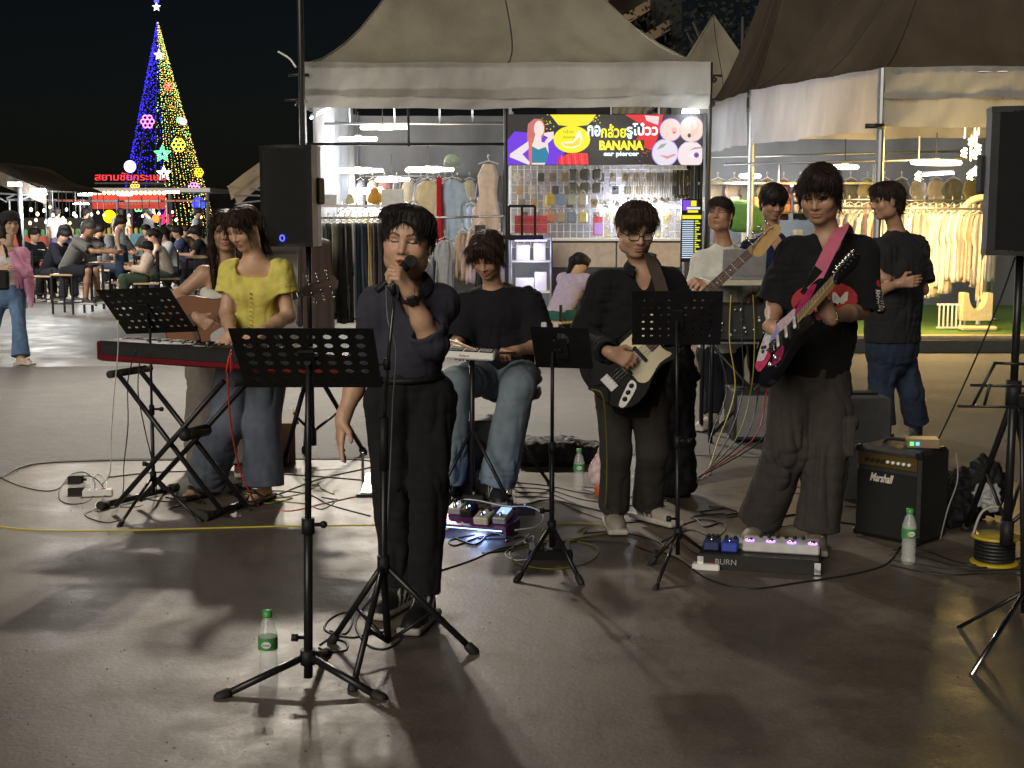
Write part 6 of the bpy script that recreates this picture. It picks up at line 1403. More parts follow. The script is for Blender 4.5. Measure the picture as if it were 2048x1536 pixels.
cable('ring of black cable around the foot of the microphone stand', [(640, 1290), (660, 1278), (690, 1284), (692, 1300), (660, 1304), (638, 1296)], .0045)
cable('olive instrument cable falling from the bass to the floor', [(1182, 778, 6.16), (1205, 790, 6.1), (1212, 850, 6.2), (1214, 920, 6.3), (1212, 1000, 6.4), (1206, 1045), (1180, 1070), (1120, 1082), (1060, 1090)], .004, CABLEO)
cable('olive cable coil round the small music stand', [(1060, 1090), (1020, 1105), (1040, 1128), (1110, 1138), (1180, 1122), (1195, 1098), (1150, 1082), (1090, 1078)], .004, CABLEO)
cable('black cable sweeping from the singer to the small music stand', [(880, 1142), (940, 1122), (1000, 1098), (1080, 1088), (1180, 1082), (1260, 1088)], .0055)
cable('white lead looped over the purple pedalboard', [(915, 1030), (920, 1002), (950, 1000), (1010, 1012), (1060, 1014), (1086, 1030), (1075, 1052), (1030, 1060)], .0035, CABLEW, .05)
cable('white cord loop on the floor near the small music stand', [(1058, 1068), (1048, 1082), (1062, 1090), (1066, 1072), (1030, 1092), (1010, 1108), (1030, 1120), (1060, 1118)], .0035, CABLEW)
for i in range(4):
    o = 8 * i; cable('black cable lying between drummer and bass player, ' + ORD[i] + ' from the back', [(1030, 965 + o * 1.2), (1100, 972 + o), (1160, 985 + 1.6 * o), (1240, 992 + 2.2 * o), (1330, 1000 + 1.5 * o)], .0045)
for i in range(7):
    x = 1440 + 22 * i; cable('cable dropping from the mixing table to the floor, ' + ORD[i] + ' from the bass player', [(x, 590, 8.96), (x - 6 + 3 * i, 680, 8.9), (x + 14 - 6 * i, 780, 8.7), (x - 20 - 5 * i, 880, 8.2), (1420 - 12 * i, 950 + 5 * i), (1360 - 10 * i, 985 + 6 * i)], .0042, [CABLE, CABLEY, CABLE, CABLEO, CABLE, CABLER, CABLE][i])
cable('black cable from the loudspeaker down to the effects box', [(2030, 515, 5.7), (2000, 600, 5.8), (1950, 720, 5.9), (1900, 830, 6.2), (1872, 888, 6.45)], .0042)
cable('black cable around the black pedalboard', [(1310, 1100), (1360, 1120), (1420, 1160), (1500, 1178), (1600, 1165), (1700, 1150), (1770, 1130), (1800, 1095)], .005)
for i in range(4): cable('black cable in the tangle before the cable reel, ' + ORD[i] + ' from the front', [(1780, 1130 - 10 * i), (1850, 1145 - 14 * i), (1910, 1150 - 9 * i), (1960, 1148 - 6 * i), (2048, 1150 - 12 * i)], .0045)
cable('grey lead curving down the side of the amplifier', [(1912, 905, 6.35), (1915, 960, 6.3), (1895, 1020, 6.25), (1880, 1080)], .0035, GREYM)
cable('tangle of black cable below the bass music stand', [(1320, 1085), (1380, 1060), (1430, 1075), (1450, 1050), (1400, 1040), (1350, 1062), (1380, 1100), (1420, 1120)], .0045)
rg = random.Random(21)
for i in range(22):
    x, y = (rg.uniform(890, 1300), rg.uniform(990, 1075)) if i < 9 else (rg.uniform(150, 700), rg.uniform(950, 1020)) if i > 14 else (rg.uniform(1380, 1700), rg.uniform(985, 1070)); pts = []
    for k_ in range(7): pts.append((x, y)); x += rg.uniform(-60, 75); y += rg.uniform(-16, 18)
    cable('%s loose cable of the tangle on the floor among the players' % ORD[i], pts, rg.uniform(.003, .005), CABLE if i % 4 else CABLEO, .006 + .002 * (i % 3), 'loose cables among the players')
rg = random.Random(31); mb = MB()
for i in range(260):
    p = gp(rg.uniform(-100, 2150), rg.uniform(960, 1530), .0042); r = rg.uniform(.0015, .006); n = 5; a0 = rg.uniform(0, 6)
    q = [p + A(math.cos(a0 + 1.2566 * k_) * r * rg.uniform(.6, 1.2), math.sin(a0 + 1.2566 * k_) * r * rg.uniform(.6, 1.2), 0) for k_ in range(n)]
    mb.add(q + [p + UP * r * rg.uniform(.3, .7)], [(k_, (k_ + 1) % n, n) for k_ in range(n)])
tag(mb.build('grit', mat('grit', (.10, .085, .065), .9, vary=.5, vscale=3.)), 'fine grit and litter scattered over the concrete', 'grit', None, 'stuff')
# ------------------------------------------------------------ lamps and goods of the stalls
def plight(parent, p, e, col, r=.12):
    ld = bpy.data.lights.new('lamp_light', 'POINT'); lo = bpy.data.objects.new('lamp_light', ld); COL.objects.link(lo); lo.parent = parent
    lo.location = [float(x) for x in (A(p) - WL[parent])]; ld.energy = e; ld.color = col; ld.shadow_soft_size = r; return lo
COOL, WARM, YEL = (.86, .93, 1.), (1., .84, .62), (1., .66, .22)
GC, GW, GY = glow('lamp_cool', COOL, 14), glow('lamp_warm', WARM, 14), glow('lamp_yellow', (1., .74, .34), 14)
def ring_lamp(label, px, py, Y, wpx, kind, e, petals=5, zt=None, group=None):
    c = at(px, py, Y); r = wpx * Y / FPX / 2; m, col = {'c': (GC, COOL), 'w': (GW, WARM), 'y': (GY, YEL)}[kind]
    t = thing('ring_lamp', label, 'lamp', c, group); k_ = 40
    if petals: pts = [c + A(math.cos(a), math.sin(a), 0) * r * (.78 + .22 * math.cos(petals * a)) for a in np.linspace(0, 2 * math.pi, k_, endpoint=False)]
    else: pts = [c + A(math.cos(a), math.sin(a), 0) * r for a in np.linspace(0, 2 * math.pi, k_, endpoint=False)]
    mb = MB(); pts = [p_ + UP * .09 * (p_ - c)[1] / r * r for p_ in pts]; mb.tube(pts, .026, 6, closed=True); mb.build('light_ring', m, t, smooth=True)
    mb = MB(); mb.tube([c + UP * .0, c + UP * .05], .045, 10); mb.build('hub', WHITEP, t, smooth=True)
    mb = MB()
    for a in np.linspace(0, 6.283, petals or 4, endpoint=False): mb.tube([c + UP * .02, c + A(math.cos(a), math.sin(a), 0) * r * .95], .006, 4)
    mb.build('spoke', WHITEP, t); mb = MB(); mb.tube([c + UP * .05, A(c[0], c[1], zt or c[2] + .35)], .006, 5); mb.build('cord', RUBBER, t)
    if e: plight(t, c - UP * .06, e, col, r * .7)
    return t
def tube_lamp(label, a, b, m, e=0, col=COOL, group=None):
    a, b = A(a), A(b); t = thing('tube_lamp', label, 'lamp', lerp(a, b, .5), group); mb = MB(); mb.tube([a, b], .016, 8); mb.build('tube', m, t, smooth=True)
    d = nrm(b - a); mb = MB(); mb.box(lerp(a, b, .5) + UP * .03, (float(np.linalg.norm(b - a)) * .98, .03, .025), d, nrm(np.cross(UP, d)), UP); mb.build('fitting', WHITEP, t)
    if e: plight(t, lerp(a, b, .5) - UP * .05, e, col, .25)
    return t
ring_lamp('warm flower shaped lamp highest under the tent near the hanging bar', 765, 255, 17.6, 92, 'w', 56)
ring_lamp('cool ring lamp just below the highest warm lamp', 716, 278, 18.0, 70, 'c', 56, 0)
ring_lamp('cool flower lamp in the middle of the clothes stall', 715, 341, 18.6, 96, 'c', 56)
ring_lamp('warm flower lamp beside the hanging blue shirt', 856, 339, 18.2, 96, 'w', 56)
ring_lamp('small cool flower lamp between the two larger flower lamps', 783, 359, 19.0, 66, 'c', 30)
ring_lamp('small warm ring lamp low behind the trousers rail', 730, 381, 20.5, 70, 'w', 40, 0)
ring_lamp('small cool ring lamp close to the loudspeaker edge', 668, 352, 20.0, 50, 'c', 30, 0)
tube_lamp('slanting cool tube lamp at the tent corner', at(622, 236, 16.9), at(660, 214, 17.2), GC, 10)
tube_lamp('warm bent tube lamp above the shelf of toys', at(720, 388, 20.), at(766, 378, 20.), GW)
tube_lamp('white spotlight tube above the end of the banner', at(1364, 224, 16.3), at(1398, 224, 16.3), GC, 25)
tube_lamp('white tube lamp in the jewellery display', at(1108, 345, 18.), at(1148, 366, 18.), GC, 110)
tube_lamp('cool strip lamp along the jewellery counter', at(1190, 411, 17.6), at(1360, 414, 17.4), glow('strip_violet', (.80, .84, 1.), 10), 100, (.82, .86, 1.))
tube_lamp('cool ring strip at the back of the jewellery display', at(1046, 362, 18.6), at(1100, 358, 18.6), GC, 80)
ring_lamp('large warm ring lamp over the yellow baby clothes', 1872, 325, 16.2, 90, 'y', 90, 0)
ring_lamp('warm ring lamp behind the head of the lead guitar player', 1690, 334, 17.4, 46, 'y', 30, 0)
ring_lamp('warm ring lamp between the white sheet and the piercing stall', 1500, 352, 18.5, 36, 'w', 30, 0)
tube_lamp('cool tube lamp behind the man in white', at(1420, 376, 19.5), at(1466, 374, 19.5), GC, 30)
tube_lamp('cool tube lamp behind the man in navy', at(1576, 371, 19.5), at(1600, 370, 19.5), GC, 30)
tube_lamp('cool tube lamp deep in the yellow stall', at(1845, 350, 19.), at(1908, 346, 19.), GC, 20)
t = thing('bulb_cluster', 'cluster of bright warm spiral bulbs beside the right loudspeaker', 'lamp', at(1945, 310, 15.6))
for i, (px, py) in enumerate(((1943, 282), (1928, 305), (1948, 308), (1956, 298), (1940, 350), (1950, 342), (1836, 352))):
    c = at(px, py, 15.6); mb = MB(); mb.tube([c + A(.026 * math.cos(v), .026 * math.sin(v), .007 * v - .05) for v in np.linspace(0, 14, 34)], .011, 5); mb.build('spiral_bulb', GY, t, smooth=True); mb = MB(); mb.tube([c + UP * .16, c + UP * .45], .01, 5); mb.build('cord', WHITEP, t)
plight(t, at(1940, 320, 15.4), 120, YEL, .2)
plight(t, at(1850, 500, 15.5), 115, YEL, .25)  # added light in front of the rail to yellow the clothes, no bulb here

# --- hanging clothes
CLM = {}
def cmat(c):
    k_ = 'garment_%02d_%02d_%02d' % tuple(int(q * 99) for q in c)
    return mat(k_, c, .85, vary=.12, vscale=14, bump=.3, bscale=200, sheen=.1)
def hung(name, label, top, ln, wt, wb, col, thick=.05, ang=0., kind='trousers', seed=0, group=None, cat='garment', folds=5):
    """garment hanging on a wire hanger from point top"""
    rg = random.Random(seed); a = math.radians(ang); X_ = A(math.cos(a), math.sin(a), 0); Y_ = A(-math.sin(a), math.cos(a), 0); top = A(top); t = thing(name, label, cat, top, group); n = 22; rows = 15; vs = []
    ph = rg.uniform(0, 6); sk = rg.uniform(-.03, .03)
    for i in range(rows):
        q = i / (rows - 1)
        if kind == 'dress': w_ = float(np.interp(q, [0, .05, .12, .36, .40, 1], [wt * .45, wt * .6, wt * .95, wt * .74, wt * .86, wb])); fa = .008 + .05 * max(0, q - .36)
        elif kind == 'tee': w_ = float(np.interp(q, [0, .07, .30, .36, .40, 1], [wt * .4, wt * 1.05, wt * 1.5, wt * 1.38, wt * 1.0, wt * 1.08])); fa = .014 + .012 * q
        else: w_ = lerp(wt, wb, q); fa = .012 + .008 * q
        for j in range(n):
            v = 2 * math.pi * j / n; x = math.cos(v) * w_ / 2; y = math.sin(v) * (thick / 2 + .01 * q)
            x += fa * .6 * math.sin(folds * v + ph + 1.5 * q); y += fa * math.sin(folds * v * 2 + ph * 2 + 2 * q)
            vs.append(top - UP * (.06 + ln * q + .012 * math.sin(3 * v + ph) * q) + X_ * (x + sk * q) + Y_ * y)
    fs = [(i * n + j, (i + 1) * n + j, (i + 1) * n + (j + 1) % n, i * n + (j + 1) % n) for i in range(rows - 1) for j in range(n)] + [tuple(range(n)), tuple(range(rows * n - 1, (rows - 1) * n - 1, -1))]
    mb = MB(); mb.add(vs, fs); mb.build('cloth', cmat(col), t, smooth=True)
    mb = MB(); mb.tube(spline([top + X_ * .012 + UP * .03, top + UP * .055 - X_ * .005, top - X_ * .012 + UP * .03, top - UP * .0, top - UP * .03], 4), .004, 5); mb.tube([top - UP * .06 - X_ * wt * .45, top - UP * .02, top - UP * .06 + X_ * wt * .45], .006, 5); mb.build('hanger', WHITEP, t)
    return t
def rack(label, a, b, z_g=0.):
    a, b = A(a), A(b); t = thing('clothes_rail', label, 'clothes rail', A(a[0], a[1], z_g)); mb = MB(); mb.tube([a, b], .014, 8); mb.build('rail', STEEL, t, smooth=True)
    for p in (a, b): mb = MB(); mb.tube([A(p[0], p[1], z_g + .02), p], .014, 8); mb.tube([A(p[0], p[1] - .25, z_g + .02), A(p[0], p[1] + .25, z_g + .02)], .014, 8); mb.build('upright', STEEL, t, smooth=True)
    return t
Yt = 15.0; ra, rb = at(640, 436, Yt), at(812, 434, Yt); rack('steel rail holding the row of dark trousers', ra, rb)
TC = [(.42, .33, .28), (.30, .30, .27), (.04, .05, .05), (.22, .22, .15), (.03, .03, .03), (.05, .04, .035), (.30, .30, .28), (.015, .03, .05), (.025, .035, .06), (.40, .28, .12), (.03, .03, .035), (.05, .04, .05), (.04, .03, .03), (.02, .02, .025), (.03, .035, .05)]
for i, c in enumerate(TC):
    p = lerp(ra, rb, (i + .5) / len(TC)); hung('hanging_trousers', '%s trousers on the dark clothes rail, counted from the loudspeaker' % ORD[i], p + A(0, R.uniform(-.03, .03), 0), R.uniform(.98, 1.12), .26, .22, c, .045, 62 + R.uniform(-10, 10), 'trousers', i, 'trousers on the dark clothes rail')
hung('leather_trousers', 'long brown vinyl trousers hanging below the loudspeaker', at(632, 470, 14.6), 1.00, .30, .34, (.035, .022, .016), .08, 8, 'trousers', 40, folds=4)
hung('leather_trousers', 'dark ribbed brown garment hanging beside the brown vinyl trousers', at(606, 478, 14.7), .88, .10, .12, (.022, .015, .012), .06, 20, 'trousers', 41, folds=7)
bar = YC + .05
hung('cream_dress', 'sleeveless cream dress with gathered skirt hanging from the tent bar', at(977, 318, bar), 1.02, .28, .44, (.62, .50, .42), .08, 4, 'dress', 42, folds=9)
hung('blue_shirt', 'pale blue shirt hanging under a green cap', at(905, 350, bar + .2), .75, .26, .30, (.35, .47, .60), .10, 10, 'tee', 43)
c = at(906, 322, bar + .15); t = thing('sun_hat', 'pale green cap hung above the pale blue shirt', 'hat', c); mb = MB(); mb.lathe([(.115, -.05), (.112, 0), (.09, .05), (.05, .08), (.001, .085)], c, 16); mb.build('crown', mat('sage_cotton', (.33, .42, .33), .8), t, smooth=True)
mb = MB(); mb.prism([(.10 * math.cos(v), .10 + .09 * math.sin(v)) for v in np.linspace(0, 3.14, 10)], c + A(0, .02, -.045), SIDE, nrm(A(0, -1, -.25)), UP, .006); mb.build('brim', mat('sage_cotton', (.33, .42, .33), .8), t)
hung('red_scarf', 'narrow bright red scarf hanging beside the blue shirt', at(878, 345, bar + .1), 1.0, .05, .07, (.50, .012, .02), .04, 15, 'trousers', 44, folds=3)
hung('yellow_tunic', 'pale yellow tunic hanging by the red scarf', at(855, 352, bar + .9), .75, .24, .30, (.60, .52, .33), .06, 20, 'tee', 45)
for i, (px, py, ln, wt, wb, col, kd, lab) in enumerate(((890, 470, .62, .2, .22, (.55, .58, .60), 'tee', 'pale grey tee shirt on the low rail under the blue shirt'), (925, 455, .55, .16, .2, (.55, .42, .30), 'tee', 'peach tee shirt on the low rail'), (945, 450, .62, .16, .22, (.62, .50, .44), 'tee', 'pale pink tee shirt on the low rail'), (960, 440, 1.2, .16, .22, (.05, .05, .045), 'trousers', 'long black garment on the low rail'), (985, 470, 1.0, .3, .5, (.65, .55, .45), 'dress', 'second cream dress below the first'), (1000, 455, .9, .2, .3, (.5, .46, .42), 'dress', 'grey cream dress at the end of the low rail'), (872, 480, .9, .2, .2, (.02, .02, .022), 'trousers', 'black garment behind the shoulder of the singer'))):
    hung('low_rail_garment', lab, at(px, py, 16.0 + .05 * i), ln, wt, wb, col, .06, 30 + 9 * i, kd, 50 + i)
rack('low steel rail of tee shirts and dresses', at(862, 436, 16.0), at(1008, 432, 16.3))
# far rails deep in the tent
for r_i, (xa, xb, py, Yf, cols) in enumerate(((660, 1000, 352, 20.9, [(.3, .3, .32), (.5, .42, .3), (.2, .22, .3), (.55, .5, .42), (.4, .2, .18)]), (640, 820, 412, 19.0, [(.55, .5, .35), (.6, .55, .45), (.5, .45, .3), (.62, .6, .5), (.45, .4, .35)]), (820, 1000, 402, 20.3, [(.5, .5, .5), (.3, .35, .45), (.55, .4, .4), (.6, .58, .5)]))):
    rack(['high steel rail of clothes along the tent back wall', 'steel rail of pale clothes deep in the clothes stall', 'steel rail of mixed clothes at the back of the tent'][r_i], at(xa, py, Yf), at(xb, py, Yf))
    for i in range(14):
        p = lerp(at(xa, py, Yf), at(xb, py, Yf), (i + .5) / 14); hung('far_garment', ORD[i] + [' garment on the high rail along the tent back wall, from the loudspeaker', ' pale garment on the deep rail of the clothes stall, from the loudspeaker', ' garment on the rail at the back of the tent, from the loudspeaker'][r_i], p, .85, .22, .26, cols[i % len(cols)], .06, 50 + R.uniform(-20, 20), 'tee', 80 + 20 * r_i + i, ['garments on the high rail', 'garments on the deep rail', 'garments on the back rail'][r_i])
sh = at(700, 412, 17.0); t = thing('goods_shelf', 'white shelf of toys and boxes above the trousers rail', 'shelf', A(sh[0], 17.0, 0)); w_ = 170 * 17 / FPX
mb = MB(); mb.box(A(sh[0] + .1, 17.0, sh[2]), (w_, .35, .03)); mb.build('board', WHITEP, t)
for s in (-1, 1): mb = MB(); mb.tube([A(sh[0] + .1 + s * w_ * .48, 17.0, 0), A(sh[0] + .1 + s * w_ * .48, 17.0, sh[2] + .35)], .015, 6); mb.build('upright', STEEL, t)
for i, (px, m, s) in enumerate(((660, (.6, .6, .62), .12), (750, (.55, .28, .04), .16), (786, (.62, .62, .6), .18), (700, (.5, .45, .3), .1))):
    c = at(px, 412, 16.95) + UP * (s * .5 + .02)
    if i in (1, 3): v, q = nets([E_(c, A(s * .55, s * .4, s * .5)), E_(c + UP * s * .5, A(s, s, s) * .32, None, .03), E_(c + A(-s * .4, -.02, -s * .2), A(s, s, s) * .2, None, .02), E_(c + A(s * .4, -.02, -s * .2), A(s, s, s) * .2, None, .02)], .012); tag(np_mesh('plush_toy', v, q, cmat(m), None, c), ['', 'orange plush toy on the white shelf', '', 'beige plush toy on the white shelf'][i], 'toy')
    else: mb = MB(); mb.box(c, (s * 1.5, s, s * 1.05), bev=.01); tag(mb.build('carton', cmat(m), None, c), ['small white carton at the end of the white shelf', '', 'larger white carton on the white shelf'][i], 'box')

# --- tent walls
WALL = fabric('tent_wall', (.27, .275, .29), .2)
for lab, a, b_ in (('grey fabric back wall of the centre tent', (CC[3][0], CC[3][1]), (CC[2][0], CC[2][1])), ('pale fabric side wall of the clothes stall', (CC[0][0] + .05, YC + .3), (CC[3][0] + .05, YC + 5)), ('pale fabric back wall of the right hand stalls', (C0[0], 20.7), (10.5, 19.6)), ('thin partition sheet between the two stalls of the centre tent', (at(1012, 400, YC + 2.6)[0], YC + 2.6), (at(1012, 400, YC + 2.6)[0] + .1, YC + 4.9))):
    a, b_ = A(a[0], a[1], 0), A(b_[0], b_[1], 0); d = nrm(b_ - a); nn = np.cross(d, UP); mb = MB(); mb.sheet(lambda u_, v_: lerp(a, b_, u_) + UP * (.05 + 3.0 * v_) + nn * (.03 * math.sin(u_ * 40) + .02 * math.sin(u_ * 17 + 2 * v_)), 60, 6); tag(mb.build('fabric_wall', WALL, None, a, smooth=True), lab, 'wall')

# --- light box banner
Yb_ = 16.36; bl, br_ = at(1015, 330, Yb_), at(1407, 228, Yb_ - .06); W0 = float(br_[0] - bl[0]); H0 = float(br_[2] - bl[2])
t = thing('light_box_banner', 'glowing black and yellow shop banner with a banana and a woman in teal', 'sign', bl)
mb = MB(); mb.box(bl + A(W0 / 2, .05, H0 / 2), (W0, .10, H0)); mb.build('box', BLACKM, t)
def bp_(u_, v_, k_=0): return bl + A(W0 * u_, -.003 - .0012 * k_, H0 * (1 - v_))
zu = lambda x: (x - 75) / 1860.; zv = lambda y: (y - 90) / 475.
EM = {}
def em(c, s=1.):
    n_ = 'print_%02d_%02d_%02d_%d' % (*[int(99 * q) for q in c], int(s * 10)); return glow(n_, c, s)
def patch(pts, c, layer, s=1., nm='print'):
    P = [bp_(min(1, max(0, zu(x))), min(1, max(0, zv(y))), layer) for x, y in pts]; mb = MB(); n = len(P); cen = sum(P) / n; mb.add([cen] + P, [(0, 1 + i, 1 + (i + 1) % n) for i in range(n)]); return mb.build(nm, em(c, s), t)
def ell(cx, cy, rx, ry, n=24): return [(cx + rx * math.cos(2 * math.pi * i / n), cy + ry * math.sin(2 * math.pi * i / n)) for i in range(n)]
patch([(75, 92), (1935, 92), (1935, 564), (75, 564)], (.012, .012, .014), 0, 1., 'black_ground')
patch([(75, 330), (140, 250), (260, 260), (420, 300), (560, 330), (620, 430), (600, 562), (75, 562)], (.16, .03, .75), 1)
patch([(480, 92), (920, 92), (880, 150), (840, 190), (700, 205), (560, 190), (520, 140)], (.95, .85, .02), 1); patch(ell(690, 325, 175, 128), (.95, .88, .01), 2)
patch([(585, 355), (650, 375), (720, 360), (745, 300), (745, 250), (770, 245), (790, 320), (770, 380), (700, 412), (610, 395)], (.95, .92, .82), 3, 1.); patch([(600, 362), (660, 385), (735, 365), (762, 300), (775, 330), (755, 375), (690, 398), (620, 385)], (.95, .75, .05), 4)
for s_, x, y, fw_, fh_ in (('กล้วย', 655, 250, .05, .06), ('BANANA', 665, 305, .06, .04)): text_mesh(s_, .06, em((.25, .2, .02)), bp_(zu(x), zv(y), 6), SIDE, UP, t, depth=.001, fit=(W0 * fw_, H0 * fh_))
patch([(545, 560), (580, 500), (650, 460), (720, 450), (840, 455), (850, 562)], (.90, .03, .03), 2)
for i in range(9): patch([(560 + 33 * i, 562), (575 + 32 * i, 562), (560 + 32 * i, 470 - 3 * i), (553 + 32 * i, 475)], (.95, .10, .12) if i % 2 else (.65, .01, .04), 3)
patch([(270, 180), (330, 130), (400, 135), (432, 200), (425, 290), (380, 330), (320, 420), (310, 560), (280, 560), (275, 420), (260, 300)], (.60, .16, .14), 2)    # hair
patch(ell(375, 225, 48, 75), (.95, .74, .70), 3); patch([(340, 280), (395, 280), (400, 350), (460, 360), (470, 460), (430, 562), (310, 562), (300, 420), (320, 350)], (.92, .75, .72), 3)
patch([(300, 385), (370, 420), (440, 395), (470, 460), (440, 545), (310, 545), (295, 460)], (.01, .22, .36), 4); patch([(275, 340), (330, 370), (150, 480), (290, 540), (280, 570), (95, 490), (100, 460)], (.85, .75, .80), 4); patch([(440, 380), (520, 310), (515, 250), (420, 265), (425, 290), (480, 300), (430, 345)], (.88, .74, .76), 4)
patch([(272, 300), (312, 300), (305, 540), (285, 540)], (.75, .16, .12), 5)
patch([(1190, 92), (1560, 92), (1500, 330), (1300, 330), (1380, 200)], (.80, .02, .03), 1); patch([(1380, 100), (1520, 110), (1510, 190), (1400, 150)], (.9, .7, .7), 2); patch([(1380, 330), (1500, 330), (1450, 430), (1380, 400)], (.75, .02, .03), 1)
for (cx, cy, rx, col, ring) in ((1630, 235, 108, (.95, .70, .62), (.45, .15, .80)), (1580, 450, 128, (.80, .76, .86), (.55, .35, .85)), (1830, 230, 125, (.93, .68, .58), (.2, .1, .3)), (1825, 470, 128, (.92, .78, .78), (.75, .65, .9))):
    patch(ell(cx, cy, rx, rx + 4), ring, 3); patch(ell(cx, cy, rx * .93, rx * .95), col, 4)
patch(ell(1665, 240, 26, 30), (.85, .45, .40), 5); patch(ell(1665, 262, 14, 9), (.6, .1, .08), 6)
patch([(1830, 120), (1880, 110), (1900, 200), (1870, 270), (1830, 310), (1800, 290), (1830, 240), (1820, 180)], (.85, .55, .48), 5); patch([(1845, 150), (1875, 145), (1880, 210), (1850, 240)], (.95, .72, .64), 6); patch(ell(1808, 288, 16, 20), (.03, .03, .04), 6)
patch([(1520, 470), (1580, 490), (1660, 460), (1690, 470), (1600, 510)], (.80, .30, .36), 5); patch([(1500, 420), (1540, 370), (1600, 360), (1560, 400)], (.35, .38, .34), 5)
patch([(1800, 480), (1840, 450), (1900, 445), (1935, 460), (1910, 495), (1850, 500)], (.96, .93, .95), 5); patch(ell(1880, 472, 26, 26), (.30, .08, .50), 6); patch(ell(1880, 472, 10, 10), (.02, .01, .03), 7); patch([(1810, 430), (1860, 400), (1935, 395), (1935, 408), (1865, 415)], (.45, .30, .35), 5)
rg = random.Random(2)
for i in range(70):
    k_ = i % 3; x, y = (rg.gauss(450, 40), rg.gauss(165, 45)) if k_ == 0 else (rg.gauss(900, 35), rg.gauss(135, 35)) if k_ == 1 else (rg.gauss(1400, 40), rg.gauss(440, 60))
    q = rg.uniform(4, 9); patch([(x - q, y), (x, y - q), (x + q, y), (x, y + q)], (.9, .8, .05) if k_ < 2 else (.75, .08, .05), 2, 1., 'speck')
WB_, YT = em((.78, .90, 1.), 1.5), em((.98, .90, .02), 1.2)
for s_, x0_, x1_, m_ in (('กอ', 835, 962, WB_), ('กล้วย', 966, 1205, YT), ('รูโบ๋วว', 1208, 1508, WB_)): text_mesh(s_, .2, m_, bp_(zu((x0_ + x1_) / 2), zv(245), 8), SIDE, UP, t, depth=.002, fit=(W0 * (x1_ - x0_) / 1860., H0 * (.27 if s_ == 'กล้วย' else (.22 if s_ == 'กอ' else .32))), bold=.006)
text_mesh('BANANA', .2, YT, bp_(zu(1163), zv(380), 8), SIDE, UP, t, depth=.002, fit=(W0 * .228, H0 * .19), bold=.010)
text_mesh('ear piercer', .1, WB_, bp_(zu(1162), zv(466), 8), SIDE, UP, t, depth=.002, fit=(W0 * .182, H0 * .115), bold=.004)
plight(t, bl + A(W0 / 2, -.35, H0 / 2), 9, (1., .9, .8), .4)

# --- ear piercing stall: counter, display grid, shelves, price board
ca, cb_ = at(1104, 482, 16.5), at(1362, 476, 16.5); t = thing('display_counter', 'glass topped counter with beige skirt panels in the ear piercing stall', 'counter', A(ca[0], 16.5, 0)); zc = ca[2]; wC = float(cb_[0] - ca[0]); mC = (ca[0] + cb_[0]) / 2
mb = MB(); mb.box(A(mC, 16.75, zc / 2), (wC, .5, zc)); mb.build('cabinet', mat('dark_cabinet', (.045, .045, .05), .5), t)
for i in range(2): mb = MB(); mb.box(A(ca[0] + wC * (.25 + .5 * i), 16.49, zc - .17), (wC * .49, .02, .30), bev=.006); mb.build('skirt_panel', mat('beige_panel', (.42, .36, .30), .7), t)
mb = MB(); mb.box(A(mC, 16.73, zc + .015), (wC * 1.02, .56, .03), bev=.005); mb.build('counter_top', WHITEP, t)
GLS = mat('display_glass', (.85, .92, 1.), .03, vary=0, alpha=.14, spec=.8); mb = MB(); mb.box(A(mC + .25, 16.7, zc + .18), (wC * .6, .34, .28)); mb.build('glass_case', GLS, t)
t = thing('wire_grid_panel', 'white wire display grid crowded with jewellery under the banner', 'display rack', A(at(1010, 500, 17.6)[0], 17.6, 0)); xa, xb = at(1022, 400, 17.6)[0], at(1375, 400, 17.6)[0]; z0, z1 = 1.1, at(1020, 326, 17.6)[2]; k_ = 0
for x in np.arange(xa, xb, .085): mb = MB(); mb.tube([(x, 17.6, z0), (x, 17.6, z1)], .0055, 4); mb.build('wire', WHITEP, t)
for z in np.arange(z0, z1, .10): mb = MB(); mb.tube([(xa, 17.592, z), (xb, 17.592, z)], .0055, 4); mb.build('wire', WHITEP, t)
mb = MB(); mb.box(((xa + xb) / 2, 17.75, (z0 + z1) / 2), (xb - xa, .02, z1 - z0)); mb.build('backing', mat('pale_backing', (.45, .45, .47), .8), t)
rg = random.Random(11)
proto = {}; NUM = {}
def trinket(kind, p, label, group, col):
    key = (kind, col, group); k2 = NUM.get(group, 0); NUM[group] = k2 + 1; label = (ORD[k2] + ' ' if k2 < 30 else ORD[k2 - 30] + ' after the thirtieth ') + label + ', row by row'
    if key in proto: return copy_tree(proto[key], p, label)
    t_ = thing(kind, label, {'chain_bundle': 'necklace', 'charm_card': 'jewellery card', 'pouch': 'pouch', 'pendant': 'pendant'}[kind], p, group); mb = MB()
    if kind == 'chain_bundle':
        for j in range(4): mb.tube(spline([p + A(-.03 + .02 * j, 0, 0), p + A(-.034 + .02 * j, -.015, -.16), p + A(-.03 + .022 * j, 0, -.33)], 4), .008, 5)
        mb.ball(p - UP * .34, .025, 8, 5)
    elif kind == 'charm_card':
        mb.box(p - UP * .06, (.085, .008, .11), bev=.002); mb.ball(p + A(0, -.01, -.05), .016, 8, 5); mb.tube([p + UP * .02, p], .003, 4)
    elif kind == 'pouch': mb.box(p - UP * .07, (.12, .05, .14), bev=.02); mb.tube(spline([p + A(-.03, 0, 0), p + A(0, 0, .05), p + A(.03, 0, 0)], 4), .005, 4)
    else: mb.tube([p, p - UP * .06], .004, 4); mb.ball(p - UP * .075, .022, 8, 5); mb.ball(p - UP * .11, .012, 6, 4)
    mb.build('body', mat('trinket_%02d%02d%02d' % tuple(int(99 * q) for q in col), col, .4, .3 if kind == 'chain_bundle' else 0.), t_, smooth=False); proto[key] = t_; return t_
